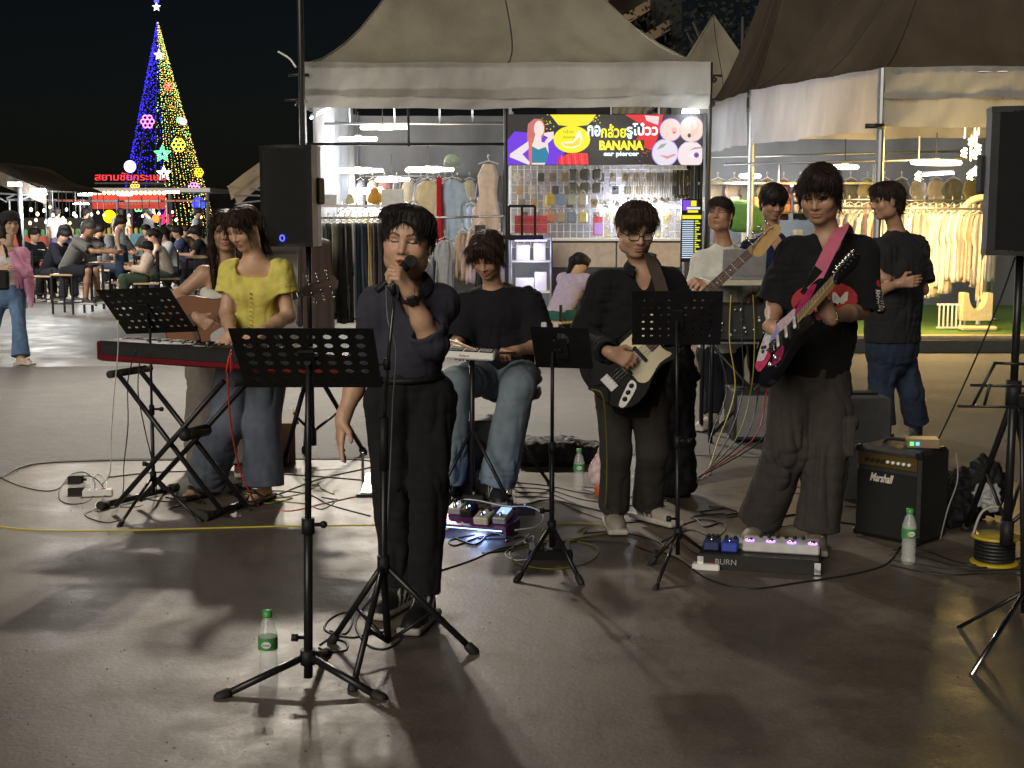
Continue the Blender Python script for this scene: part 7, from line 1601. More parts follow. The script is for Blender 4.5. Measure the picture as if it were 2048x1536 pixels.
for i in range(9): trinket('chain_bundle', at(1258 + 13 * i, 345, 17.5), 'grey chain bundle on the wire grid', 'grey chain bundles on the wire grid', (.22, .20, .15))
for i in range(4): trinket('chain_bundle', at(1352 + 8 * i, 340, 17.4), 'black chain bundle on the wire grid', 'black chain bundles on the wire grid', (.02, .02, .02))
for i in range(3):
    for j in range(2): trinket('pouch', at(1146 + 24 * i, 338 + 27 * j, 17.45), 'grey pouch under the banner', 'grey pouches under the banner', (.16, .16, .14))
for i, c in enumerate([(.55, .45, .12), (.25, .35, .55), (.45, .50, .40), (.60, .55, .50), (.55, .25, .15), (.35, .30, .22), (.20, .25, .35), (.60, .50, .20)]):
    trinket('pouch', at(1100 + 22 * (i % 4), 388 + 36 * (i // 4), 17.35), 'coloured pouch beside the counter', 'soft toy pouches beside the counter', c)
for i in range(24): trinket('charm_card', at(1215 + 14 * (i % 8) * 1.2, 430 + 17 * (i // 8), 17.45), 'earring card behind the counter', 'earring cards behind the counter', [(.6, .55, .5), (.55, .48, .2), (.5, .5, .55)][i % 3])
for i in range(16): trinket('pendant', at(1195 + 11 * i, 392 + 5 * (i % 3), 17.5), 'silver pendant on the wire grid', 'silver pendants on the wire grid', (.45, .45, .42))
for i in range(10): trinket('charm_card', at(1036 + 13 * (i % 5), 430 + 18 * (i // 5), 17.2), 'red charm card beside the centre pole', 'red charm cards', (.50, .08, .09))
for i in range(56): trinket('charm_card', at(1034 + 24 * (i % 14) + 5 * (i // 14), 345 + 26 * (i // 14), 17.53), 'stud card on the wire grid', 'stud cards on the wire grid', [(.6, .56, .5), (.3, .26, .22), (.55, .5, .58), (.5, .36, .2), (.12, .12, .12)][i * 7 % 5])
# left shelf of the piercing stall, violet lit boxes
s0, s1 = at(1022, 640, 15.9), at(1102, 480, 15.9); t = thing('box_shelf', 'violet lit metal shelf of white boxes beside the centre pole', 'shelf', A(s0[0], 15.9, 0)); wS = float(s1[0] - s0[0])
for z in (.25, .62, .98, 1.24): mb = MB(); mb.box(A(s0[0] + wS / 2, 16.05, z), (wS, .3, .02)); mb.build('board', WHITEP, t)
for s in (0, 1):
    for yy in (15.9, 16.2): mb = MB(); mb.tube([A(s0[0] + wS * s, yy, 0), A(s0[0] + wS * s, yy, 1.3)], .012, 6); mb.build('upright', STEEL, t)
mb = MB(); mb.box(A(s0[0] + wS / 2, 15.98, 1.222), (wS * .8, .02, .01)); mb.build('strip_light', glow('violet_strip', (.45, .42, 1.), 8), t); plight(t, A(s0[0] + wS / 2, 15.8, 1.12), 4, (.5, .48, 1.), .08); plight(t, A(s0[0] + wS / 2, 15.85, .85), 3, (.5, .48, 1.), .08)
for i, (x, z, w2, h2, lab) in enumerate(((.3, .98, .16, .18, 'white box on the top tier of the violet shelf'), (.72, .98, .14, .20, 'square box with round print on the top tier'), (.35, .62, .22, .15, 'low white box on the middle tier'), (.75, .62, .14, .22, 'tall white box on the middle tier'), (.5, .25, .30, .24, 'large pale box on the bottom tier of the violet shelf'))):
    p = A(s0[0] + wS * x, 16.03, z + .012 + h2 / 2); mb = MB(); mb.box(p, (w2, .2, h2), bev=.006); tag(mb.build('carton', WHITEP, None, p), lab, 'box')
t = thing('tray_stand', 'black framed stand of small charms above the violet shelf', 'display rack', at(1050, 480, 15.85)); f0, f1 = at(1018, 478, 15.85), at(1070, 412, 15.85)
for a_, b_ in (((f0[0], f0[2]), (f1[0], f0[2])), ((f0[0], f1[2]), (f1[0], f1[2])), ((f0[0], f0[2]), (f0[0], f1[2])), ((f1[0], f0[2]), (f1[0], f1[2])), (((f0[0] + f1[0]) / 2, f0[2]), ((f0[0] + f1[0]) / 2, f1[2]))): mb = MB(); mb.tube([A(a_[0], 15.85, a_[1]), A(b_[0], 15.85, b_[1])], .016, 6); mb.build('frame_bar', BLACKM, t)
mb = MB(); mb.box(A(float(f0[0] + f1[0]) / 2, 15.85, f0[2] + .02), (.5, .12, .05)); mb.build('base', BLACKM, t)
# price board
p0, p1 = at(1361, 524, 16.0), at(1405, 398, 16.0); t = thing('price_board', 'tall lit price board with yellow heading and white lines', 'sign', A(p0[0], 16., p0[2])); wP, hP = float(p1[0] - p0[0]), float(p1[2] - p0[2])
mb = MB(); mb.box(A(p0[0] + wP / 2, 16.03, p0[2] + hP / 2), (wP, .05, hP)); mb.build('panel', BLACKM, t)
def line(u0, u1, v, h_, c, k_=1, s=1.): mb = MB(); mb.box(A(p0[0] + wP * (u0 + u1) / 2, 16.003 - .002 * k_, p0[2] + hP * (1 - v)), (wP * (u1 - u0), .002, hP * h_)); mb.build('printed_line', em(c, s), t)
line(.05, .42, .10, .16, (.22, .06, .75)); line(.45, .72, .07, .09, (.95, .85, .02), 2); line(.25, .9, .145, .035, (.75, .85, 1.), 2); line(.3, .8, .195, .04, (.95, .85, .02), 2); line(.05, .95, .285, .06, (.95, .85, .02), 2)
for i in range(18): line(.06, .60, .35 + .034 * i, .016, (.62, .78, .95), 2, 1.1); line(.66, .66 + .28 * (.6 + .4 * math.sin(i * 2.3)), .35 + .034 * i, .018, (.85, .90, .05), 2)
p = at(1196, 452, 16.6); t = thing('notice_card', 'red and violet notice card standing on the counter', 'sign', p); mb = MB(); mb.box(p, (.12, .01, .23), bev=.002); mb.build('card', em((.75, .08, .10), .8), t); mb = MB(); mb.box(p + A(.005, -.007, -.03), (.095, .004, .14)); mb.build('print', em((.55, .30, .85), .9), t)
# dark posts cluster at the tent corner
for i, px in enumerate((1384, 1392, 1402)): c = at(px, 400, 16.75 + .06 * i); t = thing('folded_pole', 'black folded pole leaning at the tent corner, ' + ORD[i] + ' of three', 'pole', A(c[0], c[1], 0)); mb = MB(); mb.tube([A(c[0], c[1], 0), A(c[0], c[1], 2.2)], .022, 8); mb.build('shaft', DARKP, t, smooth=True); mb = MB(); mb.tube([A(c[0], c[1], 0), A(c[0], c[1], .05)], .03, 8); mb.build('foot', RUBBER, t)

# --- right stall with yellow light
Yr = 16.2; ra, rb = at(1668, 416, Yr), at(1990, 418, Yr - .1); rack('white rail of small clothes lit yellow', ra, rb, .18)
RC = [(.62, .55, .40), (.55, .50, .45), (.60, .42, .30), (.50, .48, .46), (.64, .60, .52), (.45, .40, .38), (.60, .50, .42), (.55, .35, .30)]
for i in range(26):
    p = lerp(ra, rb, (i + .5) / 26); hung('small_garment', '%s small garment on the yellow lit rail, counted from the lead guitar player' % ORD[i], p, .80 + R.uniform(-.05, .25), .20, .26, RC[(i * 3) % 8], .07, 55 + R.uniform(-22, 22), 'tee', 200 + i, 'small garments on the yellow lit rail', folds=4)
rack('upper white rail behind the small clothes', at(1690, 400, 17.4), at(1990, 402, 17.4), .18)
for i in range(16):
    p = lerp(at(1690, 400, 17.4), at(1990, 402, 17.4), (i + .5) / 16); hung('back_garment', ORD[i] + ' garment on the upper rail behind the small clothes, from the lead guitar player', p, .7, .22, .24, [(.6, .55, .45), (.5, .5, .48), (.55, .3, .25), (.62, .6, .55)][i % 4], .06, 40 + R.uniform(-25, 25), 'tee', 300 + i, 'garments on the upper white rail')
for i in range(18):
    p = lerp(at(1420, 352, 19.4), at(2030, 350, 18.6), (i + .5) / 18); hung('high_garment', ORD[i] + ' garment hung high along the back wall of the right hand stalls', p, .55, .22, .26, [(.5, .46, .4), (.12, .13, .16), (.5, .2, .16), (.4, .36, .2), (.2, .2, .2), (.55, .5, .5)][i * 5 % 6], .06, 20 + R.uniform(-20, 20), 'tee', 400 + i, 'garments hung high in the right hand stalls')
t = thing('arch_prop', 'pale block with a round notch on the green turf', 'display', at(1955, 655, 15.7)); c = at(1956, 612, 15.7)
mb = MB(); mb.prism([(-.17, -.20), (.17, -.20), (.17, .12)] + [(.11 * math.cos(v), .12 - .20 * math.sin(v)) for v in np.linspace(0, 3.14159, 14)] + [(-.17, .12)], c + A(0, 0, .03), SIDE, UP, A(0, 1, 0), .18); mb.build('panel', mat('pale_foam', (.62, .52, .30), .6), t); mb = MB(); mb.box(A(c[0], 15.7, .21), (.42, .2, .06), bev=.02); mb.build('foot', mat('pale_foam', (.62, .52, .30), .6), t)
t = thing('hoop_display', 'tall pale hoop behind the right loudspeaker', 'display', at(1960, 480, 16.6)); c = at(1965, 440, 16.6); mb = MB(); mb.tube([c + A(.27 * math.cos(v), 0, .27 * math.sin(v)) for v in np.linspace(0, 6.283, 30, endpoint=False)], .045, 8, closed=True); mb.build('hoop', mat('pale_foam', (.62, .52, .30), .6), t, smooth=True); mb = MB(); mb.tube([c - UP * .36, A(c[0], c[1], .18)], .03, 8); mb.build('post', WHITEP, t)
t = thing('mesh_basket', 'white slatted basket under the rail of small clothes', 'basket', at(1905, 655, 15.8)); c = at(1903, 655, 15.8)
for i in range(7): mb = MB(); mb.box(c + A(-.15 + .05 * i, 0, .13), (.018, .012, .28)); mb.build('slat', WHITEP, t)
for z in (0, .27): mb = MB(); mb.box(c + A(0, 0, z), (.36, .016, .02)); mb.build('slat_rail', WHITEP, t)
for i in range(8):
    p = at(1560 + 30 * (i % 4) + 8, 395 + 22 * (i // 4), 18.6); mb = MB(); mb.box(p, (.16, .12, .12), bev=.02); tag(mb.build('goods_box', cmat([(.55, .25, .08), (.55, .45, .4), (.1, .25, .08), (.6, .6, .58)][i % 4]), None, p), '%s coloured goods box stacked behind the man in navy' % ORD[i], 'box', 'goods boxes behind the man in navy')
gs = at(1480, 432, 18.4); v, q = nets([E_(gs, A(.30, .12, .22)), E_(gs + A(.2, 0, -.1), A(.2, .1, .14), None, .05)], .03); tag(np_mesh('green_beanbag', v, q, cmat((.08, .22, .05)), None, gs), 'green cushion behind the man in white', 'cushion')
t = thing('tall_shelf', 'steel shelf of goods behind the men at the mixing table', 'shelf', A(gs[0], 19., 0))
for z in (.6, 1.1, 1.55, 1.95): mb = MB(); mb.box(A(gs[0] + .6, 19.0, z), (2.6, .4, .03)); mb.build('board', STEEL, t)
for s in (-.7, .6, 1.9): mb = MB(); mb.tube([A(gs[0] + s, 18.82, 0), A(gs[0] + s, 18.82, 2.2)], .02, 6); mb.build('upright', STEEL, t)
for i in range(14):
    p = A(gs[0] - .55 + .18 * i, 18.92, (1.115, 1.565)[i % 2] + .1); mb = MB(); mb.box(p + UP * .0, (.14, .2, .2), bev=.02); tag(mb.build('shelf_goods', cmat([(.6, .3, .1), (.6, .55, .5), (.55, .15, .12), (.3, .3, .28), (.6, .6, .55)][i % 5]), None, p), '%s package on the steel shelf behind the mixing table, left to right' % ORD[i], 'package', 'packages on the steel shelf')
# ------------------------------------------------------------ string light tree, food court and diners
Yx = 50.0; tc = A((341 - 1024) / FPX * Yx, Yx, 0); rb_ = 110 * Yx / FPX; tipz = at(315, 42, Yx)[2]; tip = A(at(315, 42, Yx)[0], Yx, tipz)
t = thing('string_light_tree', 'tall cone shaped tree of blue and yellow string lights', 'christmas tree', tc)
mb = MB()
for k_ in range(12): a = 2 * math.pi * k_ / 12; mb.tube([tc + A(math.cos(a), math.sin(a), 0) * rb_, tip], .018, 4)
for q in (.1, .3, .5, .7): mb.tube([lerp(tc, A(tip[0], tip[1], 0), q) + UP * tipz * q + A(math.cos(a), math.sin(a), 0) * rb_ * (1 - q) for a in np.linspace(0, 6.283, 16, endpoint=False)], .014, 4, closed=True)
mb.build('frame', mat('tree_frame', (.03, .03, .04), .6), t); o_ = mb
BU = dict(blue=(MB(), glow('bulb_blue', (.03, .02, 1.), 5.)), gold=(MB(), glow('bulb_gold', (1., .66, .10), 5.)), green=(MB(), glow('bulb_green', (.25, 1., .35), 4.)), white=(MB(), glow('bulb_white', (.8, 1., .9), 5.)))
rg = np.random.RandomState(4)
def bulb(mb, p, r): mb.add([p + A(r, 0, 0), p - A(r, 0, 0), p + A(0, r, 0), p - A(0, r, 0), p + A(0, 0, r), p - A(0, 0, r)], [(0, 2, 4), (2, 1, 4), (1, 3, 4), (3, 0, 4), (2, 0, 5), (1, 2, 5), (3, 1, 5), (0, 3, 5)])
for k_ in range(32):
    a = math.pi + math.pi * (k_ + .5) / 32; side_ = math.cos(a); q0 = 0.02 if side_ > .25 else .0
    for j in range(105):
        q = (j + rg.uniform(-.3, .3)) / 105
        if q < .05: continue
        if side_ < .2 and rg.rand() < (.45 + .3 * (q < .35)): continue
        p = lerp(tc, A(tip[0], tip[1], 0), q) + UP * tipz * q + A(math.cos(a), math.sin(a), 0) * rb_ * (1 - q) + rg.normal(0, .012, 3)
        if side_ > .22: c_ = 'gold' if rg.rand() < .8 else 'green'
        elif abs(side_ - .03) < .06: c_ = 'green' if rg.rand() < .5 else 'white'
        else: c_ = 'blue'
        bulb(BU[c_][0], p + rg.normal(0, .006, 3), (.0145 if c_ != 'blue' else .018) * rg.uniform(.55, 1.35))
for c_, (mb, m) in BU.items(): o = mb.build(c_ + '_bulbs', m, t); o['kind'] = 'stuff'
def star_poly(r, n=5, inner=.42): return [(r * (1 if i % 2 == 0 else inner) * math.sin(math.pi * i / n), r * (1 if i % 2 == 0 else inner) * math.cos(math.pi * i / n)) for i in range(2 * n)]
def ornament(label, px, py, rpx, kind, col, s=3.5, Y=None):
    Y = Y or Yx - 1.2 - (py / 430.) * .9; c = at(px, py, Y); r = rpx * Y / FPX; t_ = thing('light_ornament', label, 'ornament', c); m = glow('orn_%02d%02d%02d' % tuple(int(99 * q) for q in col), col, s); mb = MB()
    if kind == 'star':
        for k2 in (1., .55): mb.tube([c + A(x, 0, y) for x, y in star_poly(r * k2)], r * .09, 5, closed=True)
    elif kind == 'flower':
        for k_ in range(6): a = k_ * math.pi / 3; q = c + A(math.cos(a), 0, math.sin(a)) * r * .62; mb.tube([q + A(math.cos(v), 0, math.sin(v)) * r * .33 for v in np.linspace(0, 6.283, 8, endpoint=False)], r * .09, 4, closed=True)
    else: mb.ball(c, r, 12, 8, sc=(1, .5, 1))
    mb.build('light_shape', m, t_, smooth=True); mb = MB(); mb.tube([c + A(0, .05, 0), c + A(0, .3, 0)], .015, 4); mb.build('bracket', DARKP, t_); return t_
for a in (('pink flower light on the blue side of the tree', 295, 243, 14, 'flower', (1., .2, .65)), ('green star light in the middle of the tree', 325, 308, 17, 'star', (.12, 1., .3)), ('white star light below the green star', 328, 347, 15, 'star', (.75, .8, 1.)), ('yellow flower light on the gold side of the tree', 357, 290, 14, 'flower', (1., .65, .05)),
          ('magenta flower light near the gold edge', 388, 375, 11, 'flower', (.85, .2, .9)), ('blue round light low on the gold side', 397, 407, 13, 'ball', (.02, .04, 1.)), ('pale violet round light on the blue edge', 260, 333, 12, 'ball', (.62, .55, 1.)), ('small yellow flower light under the red sign', 270, 372, 9, 'flower', (1., .6, .05)), ('second small yellow flower light under the first', 263, 383, 8, 'flower', (1., .6, .08)),
          ('big amber round light at the foot of the tree', 219, 433, 13, 'ball', (1., .52, .0)), ('green flower light at the foot of the tree', 277, 413, 11, 'flower', (.15, 1., .3)), ('warm white star light at the foot of the tree', 302, 417, 14, 'star', (1., .75, .4)), ('red star light at the foot of the tree', 332, 436, 16, 'star', (1., .02, .08)), ('orange round light beside the red star', 312, 437, 8, 'ball', (1., .15, .02)),
          ('white star light high on the tree', 318, 110, 10, 'star', (1., .95, .8)), ('red flower light on the upper gold side', 336, 173, 9, 'flower', (1., .12, .08)), ('pink round light on the upper gold side', 367, 243, 7, 'ball', (1., .3, .5)), ('green round light on the upper gold side', 359, 240, 6, 'ball', (.2, 1., .3)), ('white star topper on the tip of the tree', 313, 14, 8, 'star', (1., .95, .9)), ('blue round light above the star topper', 313, 2, 5, 'ball', (.05, .05, 1.)), ('yellow long light on the gold edge', 398, 345, 9, 'flower', (1., .6, .0))):
    ornament(*a)
# red roof sign and the far stall row
Ys = 46.0; s0 = at(187, 360, Ys); s1 = at(335, 346, Ys); t = thing('roof_sign', 'red lit Thai lettering on the roof of the far food hall', 'sign', s0); RDG = glow('sign_red', (1., .015, .03), 1.1)
text_mesh('สยามชัยกระเษม', .5, RDG, (s0 + s1) / 2, SIDE, UP, t, depth=.05, fit=(float(s1[0] - s0[0]) * .96, .27), bold=.006); mb = MB(); mb.box((s0 + s1) / 2 + A(0, .1, -.22), (float(s1[0] - s0[0]), .05, .05)); mb.build('mounting_rail', DARKP, t)
t = thing('food_hall', 'long low food hall with white roof edge behind the diners', 'building', A(at(100, 400, Ys + .6)[0], Ys + .6, 0)); a, b_ = at(90, 380, Ys + .4), at(420, 382, Ys + .4)
mb = MB(); mb.box(A((a[0] + b_[0]) / 2, Ys + 2.4, a[2]), (b_[0] - a[0], 4, .14)); mb.build('roof', mat('white_roof_edge', (.5, .5, .5), .6), t); mb = MB(); mb.box(A((a[0] + b_[0]) / 2, Ys + 4.5, a[2] / 2), (b_[0] - a[0], .1, a[2])); mb.build('back_wall', BD, t)
for px in (100, 180, 260, 340, 415): q = at(px, 400, Ys + .5); mb = MB(); mb.tube([A(q[0], q[1], 0), A(q[0], q[1], a[2])], .06, 6); mb.build('post', STEEL, t)
a, b_ = at(185, 418, Ys - .2), at(330, 389, Ys - .2); t = thing('red_banner', 'red banner with a row of round bulbs under the food hall roof', 'banner', a); mb = MB(); mb.sheet(lambda u_, v_: A(lerp(a[0], b_[0], u_), Ys - .2 + .02 * math.sin(20 * u_), lerp(a[2], b_[2], v_)), 12, 2); mb.build('cloth', mat('red_banner_glowing_cloth', (.50, .04, .025), .6, emit=(1., .06, .03), estr=.22, light=False), t)  # cloth given a faint red glow to look lit
for i in range(17): mb = MB(); mb.ball(A(lerp(a[0], b_[0], i / 16), Ys - .35, b_[2] + .05), .065, 8, 6); mb.build('bulb', glow('banner_bulb', (1., .82, .42), 5), t)
text_mesh('ยินดีต้อนรับ', .2, mat('banner_print', (.5, .35, .2), .6), (a + b_) / 2 + A(0, -.26, -.02), SIDE, UP, t, depth=.01, fit=(1.6, .16))
rg = random.Random(9); pr = None
spots = [(42, 424, 26), (62, 419, 30), (75, 428, 30), (88, 421, 33), (100, 414, 36), (106, 430, 33), (118, 424, 36), (126, 437, 30), (133, 419, 38), (148, 428, 30), (152, 432, 34), (166, 440, 36), (183, 429, 38), (196, 425, 40), (208, 430, 40), (238, 424, 41), (258, 431, 40), (285, 432, 41), (300, 441, 40), (318, 427, 40), (345, 424, 41), (352, 440, 40), (390, 430, 40), (402, 434, 38), (72, 440, 36), (92, 444, 34), (112, 446, 36), (60, 446, 32), (140, 446, 38)]
for i, (px, py, Y) in enumerate(sorted(spots)):
    p = at(px, py, Y); k_ = i % 3; lb_ = ORD[i] + ' bright hanging lamp of the far food stalls, counted from the picture edge'
    if pr is None: pr = {}
    if k_ not in pr:
        o = thing('stall_lamp', lb_, 'lamp', p, 'lamps of the far food stalls'); mb = MB(); mb.lathe([(.012, .045), (.032, .015), (.037, -.015), (.02, -.04), (.001, -.045)], p, 10); mb.build('bulb', [glow('far_cool', COOL, 6), glow('far_amber', (1., .66, .25), 6), glow('far_white', (1, .92, .75), 6)][k_], o, smooth=True); mb = MB(); mb.tube([p + UP * .09, p + UP * .6], .012, 4); mb.build('cord', DARKP, o); pr[k_] = o
    else: copy_tree(pr[k_], p, lb_)
for i, (x, y, Y, e, c_) in enumerate(((80, 418, 27, 420, (1, .88, .7)), (170, 420, 33, 420, (.9, .95, 1)), (250, 420, 34, 420, (1, .9, .75)), (345, 415, 36, 350, (.95, .95, 1)), (30, 400, 19.5, 110, (1, .9, .75)))):
    lm = tube_lamp(['cool tube lamp above the diners nearest the picture edge', 'cool tube lamp below the red lettering', 'tube lamp behind the foot of the tree', 'tube lamp behind the acoustic guitar player', 'tube lamp under the dark canopy'][i], at(x - 14, y - 30, Y), at(x + 14, y - 30, Y), GC, e * .9, c_)
tube_lamp('long cool tube lamp on a post above the diners', at(60, 382, 22), at(92, 382, 22), GC, 260); tube_lamp('long cool tube lamp at the food hall corner', at(146, 408, 40), at(178, 408, 40), GC, 60)
# far stall counters with goods
for i, (px, Y) in enumerate(((60, 38), (130, 40), (205, 42), (290, 42), (370, 41))):
    q = at(px, 470, Y); t = thing('food_stall', '%s far food stall counter from the picture edge' % ORD[i], 'stall', A(q[0], Y, 0)); mb = MB(); mb.box(A(q[0], Y, .45), (1.05, .6, .9)); mb.build('counter', cmat([(.4, .08, .05), (.3, .3, .3), (.45, .35, .1), (.1, .25, .3), (.5, .5, .48)][i]), t); mb = MB(); mb.box(A(q[0], Y + .3, 1.9), (1.1, .9, .05)); mb.build('roof', cmat([(.3, .3, .3), (.4, .1, .08), (.2, .25, .3), (.4, .4, .35), (.3, .12, .1)][i]), t)
    for s in (-1, 1): mb = MB(); mb.tube([A(q[0] + .5 * s, Y - .1, 0), A(q[0] + .5 * s, Y - .1, 1.9)], .025, 6); mb.build('post', STEEL, t)
    for k_ in range(6): mb = MB(); mb.lathe([(.05, 0), (.06, .12), (.04, .18)], A(q[0] - .4 + .16 * k_, Y - .1, .9), 8); mb.build('jar', cmat([(.5, .2, .05), (.5, .45, .1), (.1, .3, .1)][k_ % 3]), t)
# tables and chairs
BKM = BLACKM
def table(label, px0, px1, py, Y, dp=.7):
    a, b_ = at(px0, py, Y), at(px1, py, Y); z = a[2]; t = thing('dining_table', label, 'table', A(a[0], Y, 0)); w_ = float(b_[0] - a[0]); mb = MB(); mb.box(A((a[0] + b_[0]) / 2, Y + dp / 2, z), (w_, dp, .035), bev=.006); mb.build('table_top', WOODL, t)
    for s in (.03, .97):
        for e in (.05, dp - .05): mb = MB(); mb.box(A(a[0] + w_ * s, Y + e, z / 2), (.035, .035, z)); mb.build('leg', BKM, t)
    for e in (.05, dp - .05): mb = MB(); mb.box(A(a[0] + w_ / 2, Y + e, .22), (w_ * .92, .025, .025)); mb.build('stretcher', BKM, t)
    return t, z
def chair(label, g_, yaw, seat=.46, back=.45, group=None):
    a = math.radians(yaw); f = A(math.sin(a), -math.cos(a), 0); s = np.cross(UP, f); g_ = A(g_); t = thing('metal_chair', label, 'chair', g_, group); mb = MB(); mb.box(g_ + UP * seat, (.38, .38, .03), s, f, UP, bev=.006); mb.build('seat', WOODL, t)
    for x in (-1, 1):
        mb = MB(); mb.box(g_ + s * .17 * x + f * .17 + UP * seat / 2, (.025, .025, seat), s, f, UP); mb.build('leg', BKM, t); mb = MB(); mb.box(g_ + s * .17 * x - f * .17 + UP * (seat + back) / 2, (.025, .025, seat + back), s, f, UP); mb.build('leg', BKM, t)
        mb = MB(); mb.box(g_ + s * .17 * x + UP * .16, (.02, .34, .02), s, f, UP); mb.build('stretcher', BKM, t)
    for z in ((.15, .3, .43) if back > .2 else ()): mb = MB(); mb.box(g_ - f * .17 + UP * (seat + z), (.32, .018, .04), s, f, UP); mb.build('back_slat', BKM, t)
    return t
table('wooden topped table of the man in grey', 176, 296, 527, 21.2); table('wooden table further back among the diners', 60, 120, 520, 24., .7); table('wooden table behind the ponytailed woman', 370, 470, 515, 25., .7)
def diner(label, px, Y, yaw, top, bot, pose='sit', h=1.66, seat=.46, hairs='short', skin=SK_M, arms='table', lean=.15, short=False, seed=1, hc=BLK, sl='short', fem=0, hp=-10, hy=None):
    g_ = A(atz(px, 0., Y)); J_ = sit_joints(g_, yaw, seat, lean, h, arms) if pose == 'sit' else stand_joints(g_, yaw, h, arms, lean)
    return person(label, J_, dict(yaw=hy if hy is not None else yaw, pitch=hp, k=h / 1.68, fem=fem), skin, dict(col=top, loose=.02, sleeve=sl, hem=-.03, fold=.008), dict(col=bot, loose=.015, **(dict(short=.95, name='shorts') if short else {})), dict(col=(.03, .03, .03)), dict(style=hairs, col=hc), lod=1 if Y < 26 else 2, seed=seed, bareleg=short, group=None)
diner('man in grey tee shirt and dark shorts leaning over the table from a stool', 138, 20.9, 78, (.13, .13, .135), (.018, .02, .03), lean=.30, arms='reach', short=True, skin=SK_D, seat=.60, seed=61, hc=(.05, .05, .05))
chair('high stool under the man in grey tee shirt', A(atz(138, 0, 20.9)), 78, .60, .1)
diner('man in dark grey tee shirt facing the child across the table', 222, 22.6, 60, (.09, .09, .09), (.02, .03, .06), lean=.2, short=True, seed=62, seat=.60)
chair('high stool under the man in dark grey tee shirt', A(atz(222, 0, 22.6)), 60, .60, .1)
c_ = chair('metal chair with the child standing on it', A(atz(252, 0, 21.3)), -80, .46, .45)
J_ = stand_joints(A(atz(246, 0, 21.3)) + UP * .48, 85, .98, 'down'); person('small child in pale blue vest and jeans standing on a chair', J_, dict(yaw=85, pitch=-12, k=.84), SK_L, dict(col=(.45, .52, .55), loose=.01, sleeve='none', hem=-.02, fold=.006, neck='crew'), dict(col=(.04, .07, .13), loose=.012, denim=True), dict(col=(.5, .5, .5), k=.6), dict(style='mop', col=BLK), lod=1, seed=63, build=.8)
diner('child wrapped in a cream cloth sitting back in a chair', 292, 21.0, -70, (.55, .45, .37), (.04, .06, .04), lean=-.08, h=1.25, seed=64, sl='long', hairs='mop', seat=.48, skin=SK_L)
chair('metal chair under the child in the cream cloth', A(atz(296, 0, 21.0)), -80, .46, .5)
diner('ponytailed woman in a cream vest leaning to her table', 338, 22.5, -75, (.50, .45, .36), (.10, .12, .10), lean=.16, sl='none', hairs='bun', skin=SK_L, seed=65, fem=1)
chair('metal chair under the ponytailed woman', A(atz(338, 0, 22.5)), -75, .46, .45)
diner('person in white tee shirt behind the ponytailed woman', 352, 24.5, -60, (.50, .50, .48), (.03, .03, .06), seed=66)
diner('man in black shirt bowed over his plate behind the man in grey', 98, 23.4, 75, (.012, .012, .016), (.02, .02, .025), lean=.26, seed=67, arms='table', sl='long', hp=-30)
chair('metal chair under the man in black shirt', A(atz(98, 0, 23.4)), 75, .46, .45)
diner('diner in black behind the woman in pink', 62, 24.0, 60, (.012, .012, .014), (.02, .02, .02), seed=68, lean=.12, sl='long')
chair('metal chair under the diner in black', A(atz(62, 0, 24.0)), 60, .46, .45)
cols = [(.03, .03, .08), (.45, .42, .40), (.02, .02, .02), (.20, .06, .06), (.05, .06, .14), (.5, .47, .38), (.02, .02, .02), (.25, .22, .15), (.05, .05, .06), (.015, .015, .02)]
far_l = ['diner in navy at the far tables', 'diner in pale grey at the far tables', 'diner in black before the amber light', 'diner in dark red beside the tree foot', 'diner in dark blue right of the tree foot', 'diner in cream by the far tables', 'diner in black next to the acoustic guitar player', 'diner in olive near the acoustic guitar player', 'diner in grey in the far middle', 'diner in black under the red star']
for i, (px, Y) in enumerate(((120, 28), (150, 30), (188, 29), (205, 31), (375, 27), (395, 30), (412, 26.5), (362, 29.5), (305, 30), (330, 28))):
    diner(far_l[i], px, Y, (60, -60, 75, -30, -70, 40, -80, 60, -20, 70)[i], cols[i], (.02, .02, .025), seed=70 + i, lean=.12, hairs=['short', 'long', 'mop', 'bun'][i % 4], sl='short')
for i, (px, Y) in enumerate(((118, 34), (176, 36), (245, 37), (300, 36), (398, 33))):
    diner(['standing shopper in white before the far stalls', 'standing shopper in black before the far stalls', 'standing shopper in beige near the tree foot', 'standing shopper in dark grey behind the tree foot', 'standing shopper in pale blue by the acoustic guitar player'][i], px, Y, (180, 150, 200, -90, 90)[i], [(.5, .5, .48), (.02, .02, .02), (.4, .33, .22), (.05, .05, .05), (.3, .35, .4)][i], (.03, .03, .05), 'stand', arms='down', seed=90 + i, lean=0.)
for i, (px, py, kind) in enumerate(((200, 516, 0), (212, 518, 1), (232, 515, 2), (246, 516, 1))):
    p = at(px, py + 10, 21.45); mb = MB(); mb.lathe([(.03, 0), (.035, .01), (.04, .10), (.038, .11)] if kind != 1 else [(.05, 0), (.075, .03), (.08, .05)], p, 10); tag(mb.build('tableware', cmat([(.5, .5, .5), (.5, .2, .25), (.45, .4, .1)][kind]), None, p, smooth=True), ['white cup on the table of the man in grey', 'pink bowl on the table of the man in grey', 'yellow cup in the middle of the table', 'second pink bowl by the child'][i], 'tableware')

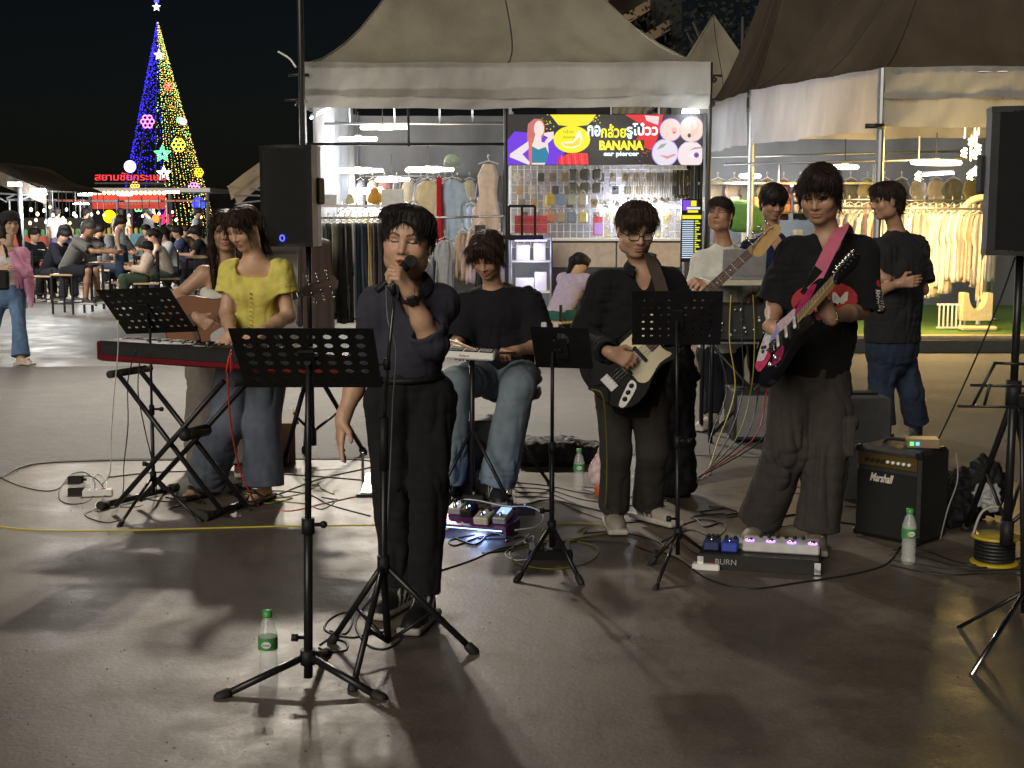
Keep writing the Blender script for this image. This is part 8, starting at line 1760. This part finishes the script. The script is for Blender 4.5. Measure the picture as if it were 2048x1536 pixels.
# woman in pink walking past
J = BJ(13.9, dict(fA=(-26, 13.95), fB=(42, 13.75)), head=(20, 449, -.03), neck=(14, 494, 0), pel=(16, 580, 0), sA=(-22, 508, 0), sB=(44, 507, 0), eA=(-40, 548, 0), wA=(2, 540, -.3), eB=(54, 555, -.0), wB=(22, 482, -.22), kA=(-12, 645, -.02), kB=(38, 645, -.05), tA=(.5, -1, 0), tB=(.9, -.6, 0))
J['wB'] = at(22, 500, 13.65); J['eB'] = at(50, 545, 13.75)
pink, PI_ = person('woman in pink cardigan, white top and flared blue jeans walking at the picture edge', J, dict(yaw=42, pitch=2, k=.96, fem=1, eyes='open'), (.58, .38, .28), dict(col=(.60, .58, .57), loose=.008, sleeve='long', hem=.02, neck='square', bust=True, fold=.008, waist=.4, paint=lambda v, c, J_, u_, s_, f_: np.where((np.abs((v - J_['neck']) @ s_) > .085)[:, None], np.array([.74, .36, .56]), c)),
    dict(col=(.10, .17, .29), loose=.006, rk=.058, ra=.088, denim=True, fold=.012, cut=1.0, name='jeans'), dict(kind='sandal', col=(.5, .42, .36), sole=(.5, .45, .4)), dict(style='long', col=BLK, n=200), seed=77, lod=0)
v, q = nets([C_(J['sB'] + A(.01, .03, .01), J['sB'] + A(.05, .03, -.3), .05, .055, .04), C_(J['sB'] + A(.05, .03, -.3), at(63, 610, 13.88), .05, .022, .03)], .011); v = fold(v, q, .016, 3)
np_mesh('cardigan', v, q, CLOTH, pink, None, True, np.array([.74, .36, .56]))
c = J['head'] + A(0, 0, .07); mb = MB(); mb.lathe([(.10, -.03), (.102, 0), (.09, .045), (.05, .068), (.001, .075)], c, 16); mb.prism([(.09 * math.cos(v_), .07 + .085 * math.sin(v_)) for v_ in np.linspace(0, 3.14, 10)], c + UP * -.025, nrm(A(.75, .66, 0)), nrm(A(.66, -.75, 0)), UP, .008); mb.build('cap', cmat((.012, .012, .012)), pink)
g_ = at(20, 482, 13.55); mb = MB(); mb.lathe([(.026, -.06), (.036, .06), (.036, .065)], g_, 12); mb.tube([g_ + UP * .06, g_ + A(.02, 0, .14)], .004, 5); tag(mb.build('iced_cup', mat('pale_tea', (.55, .40, .30), .3), None, g_, smooth=True), 'iced drink cup with straw held by the woman in pink', 'cup')
p = at(5, 560, 13.5); mb = MB(); mb.box(p, (.13, .07, .20), bev=.02); tag(mb.build('shoulder_bag', BAG, None, p), 'small black shoulder bag at the hip of the woman in pink', 'bag')
# customer bending in front of the piercing stall
J = sit_joints(A(atz(1116, 0, 15.1)), 140, .34, .34, 1.5, 'table'); person('seated woman in a lilac top bending beside the violet shelf', J, dict(yaw=120, pitch=-25, k=.96, fem=1), SK_L, dict(col=(.42, .36, .46), loose=.02, sleeve='long', hem=-.02, fold=.01), dict(col=(.03, .10, .08), loose=.02), dict(col=(.4, .4, .4)), dict(style='bun', col=BLK), lod=1, seed=99)
chair('low metal chair under the woman in lilac', A(atz(1116, 0, 15.1)), 140, .34, .2)
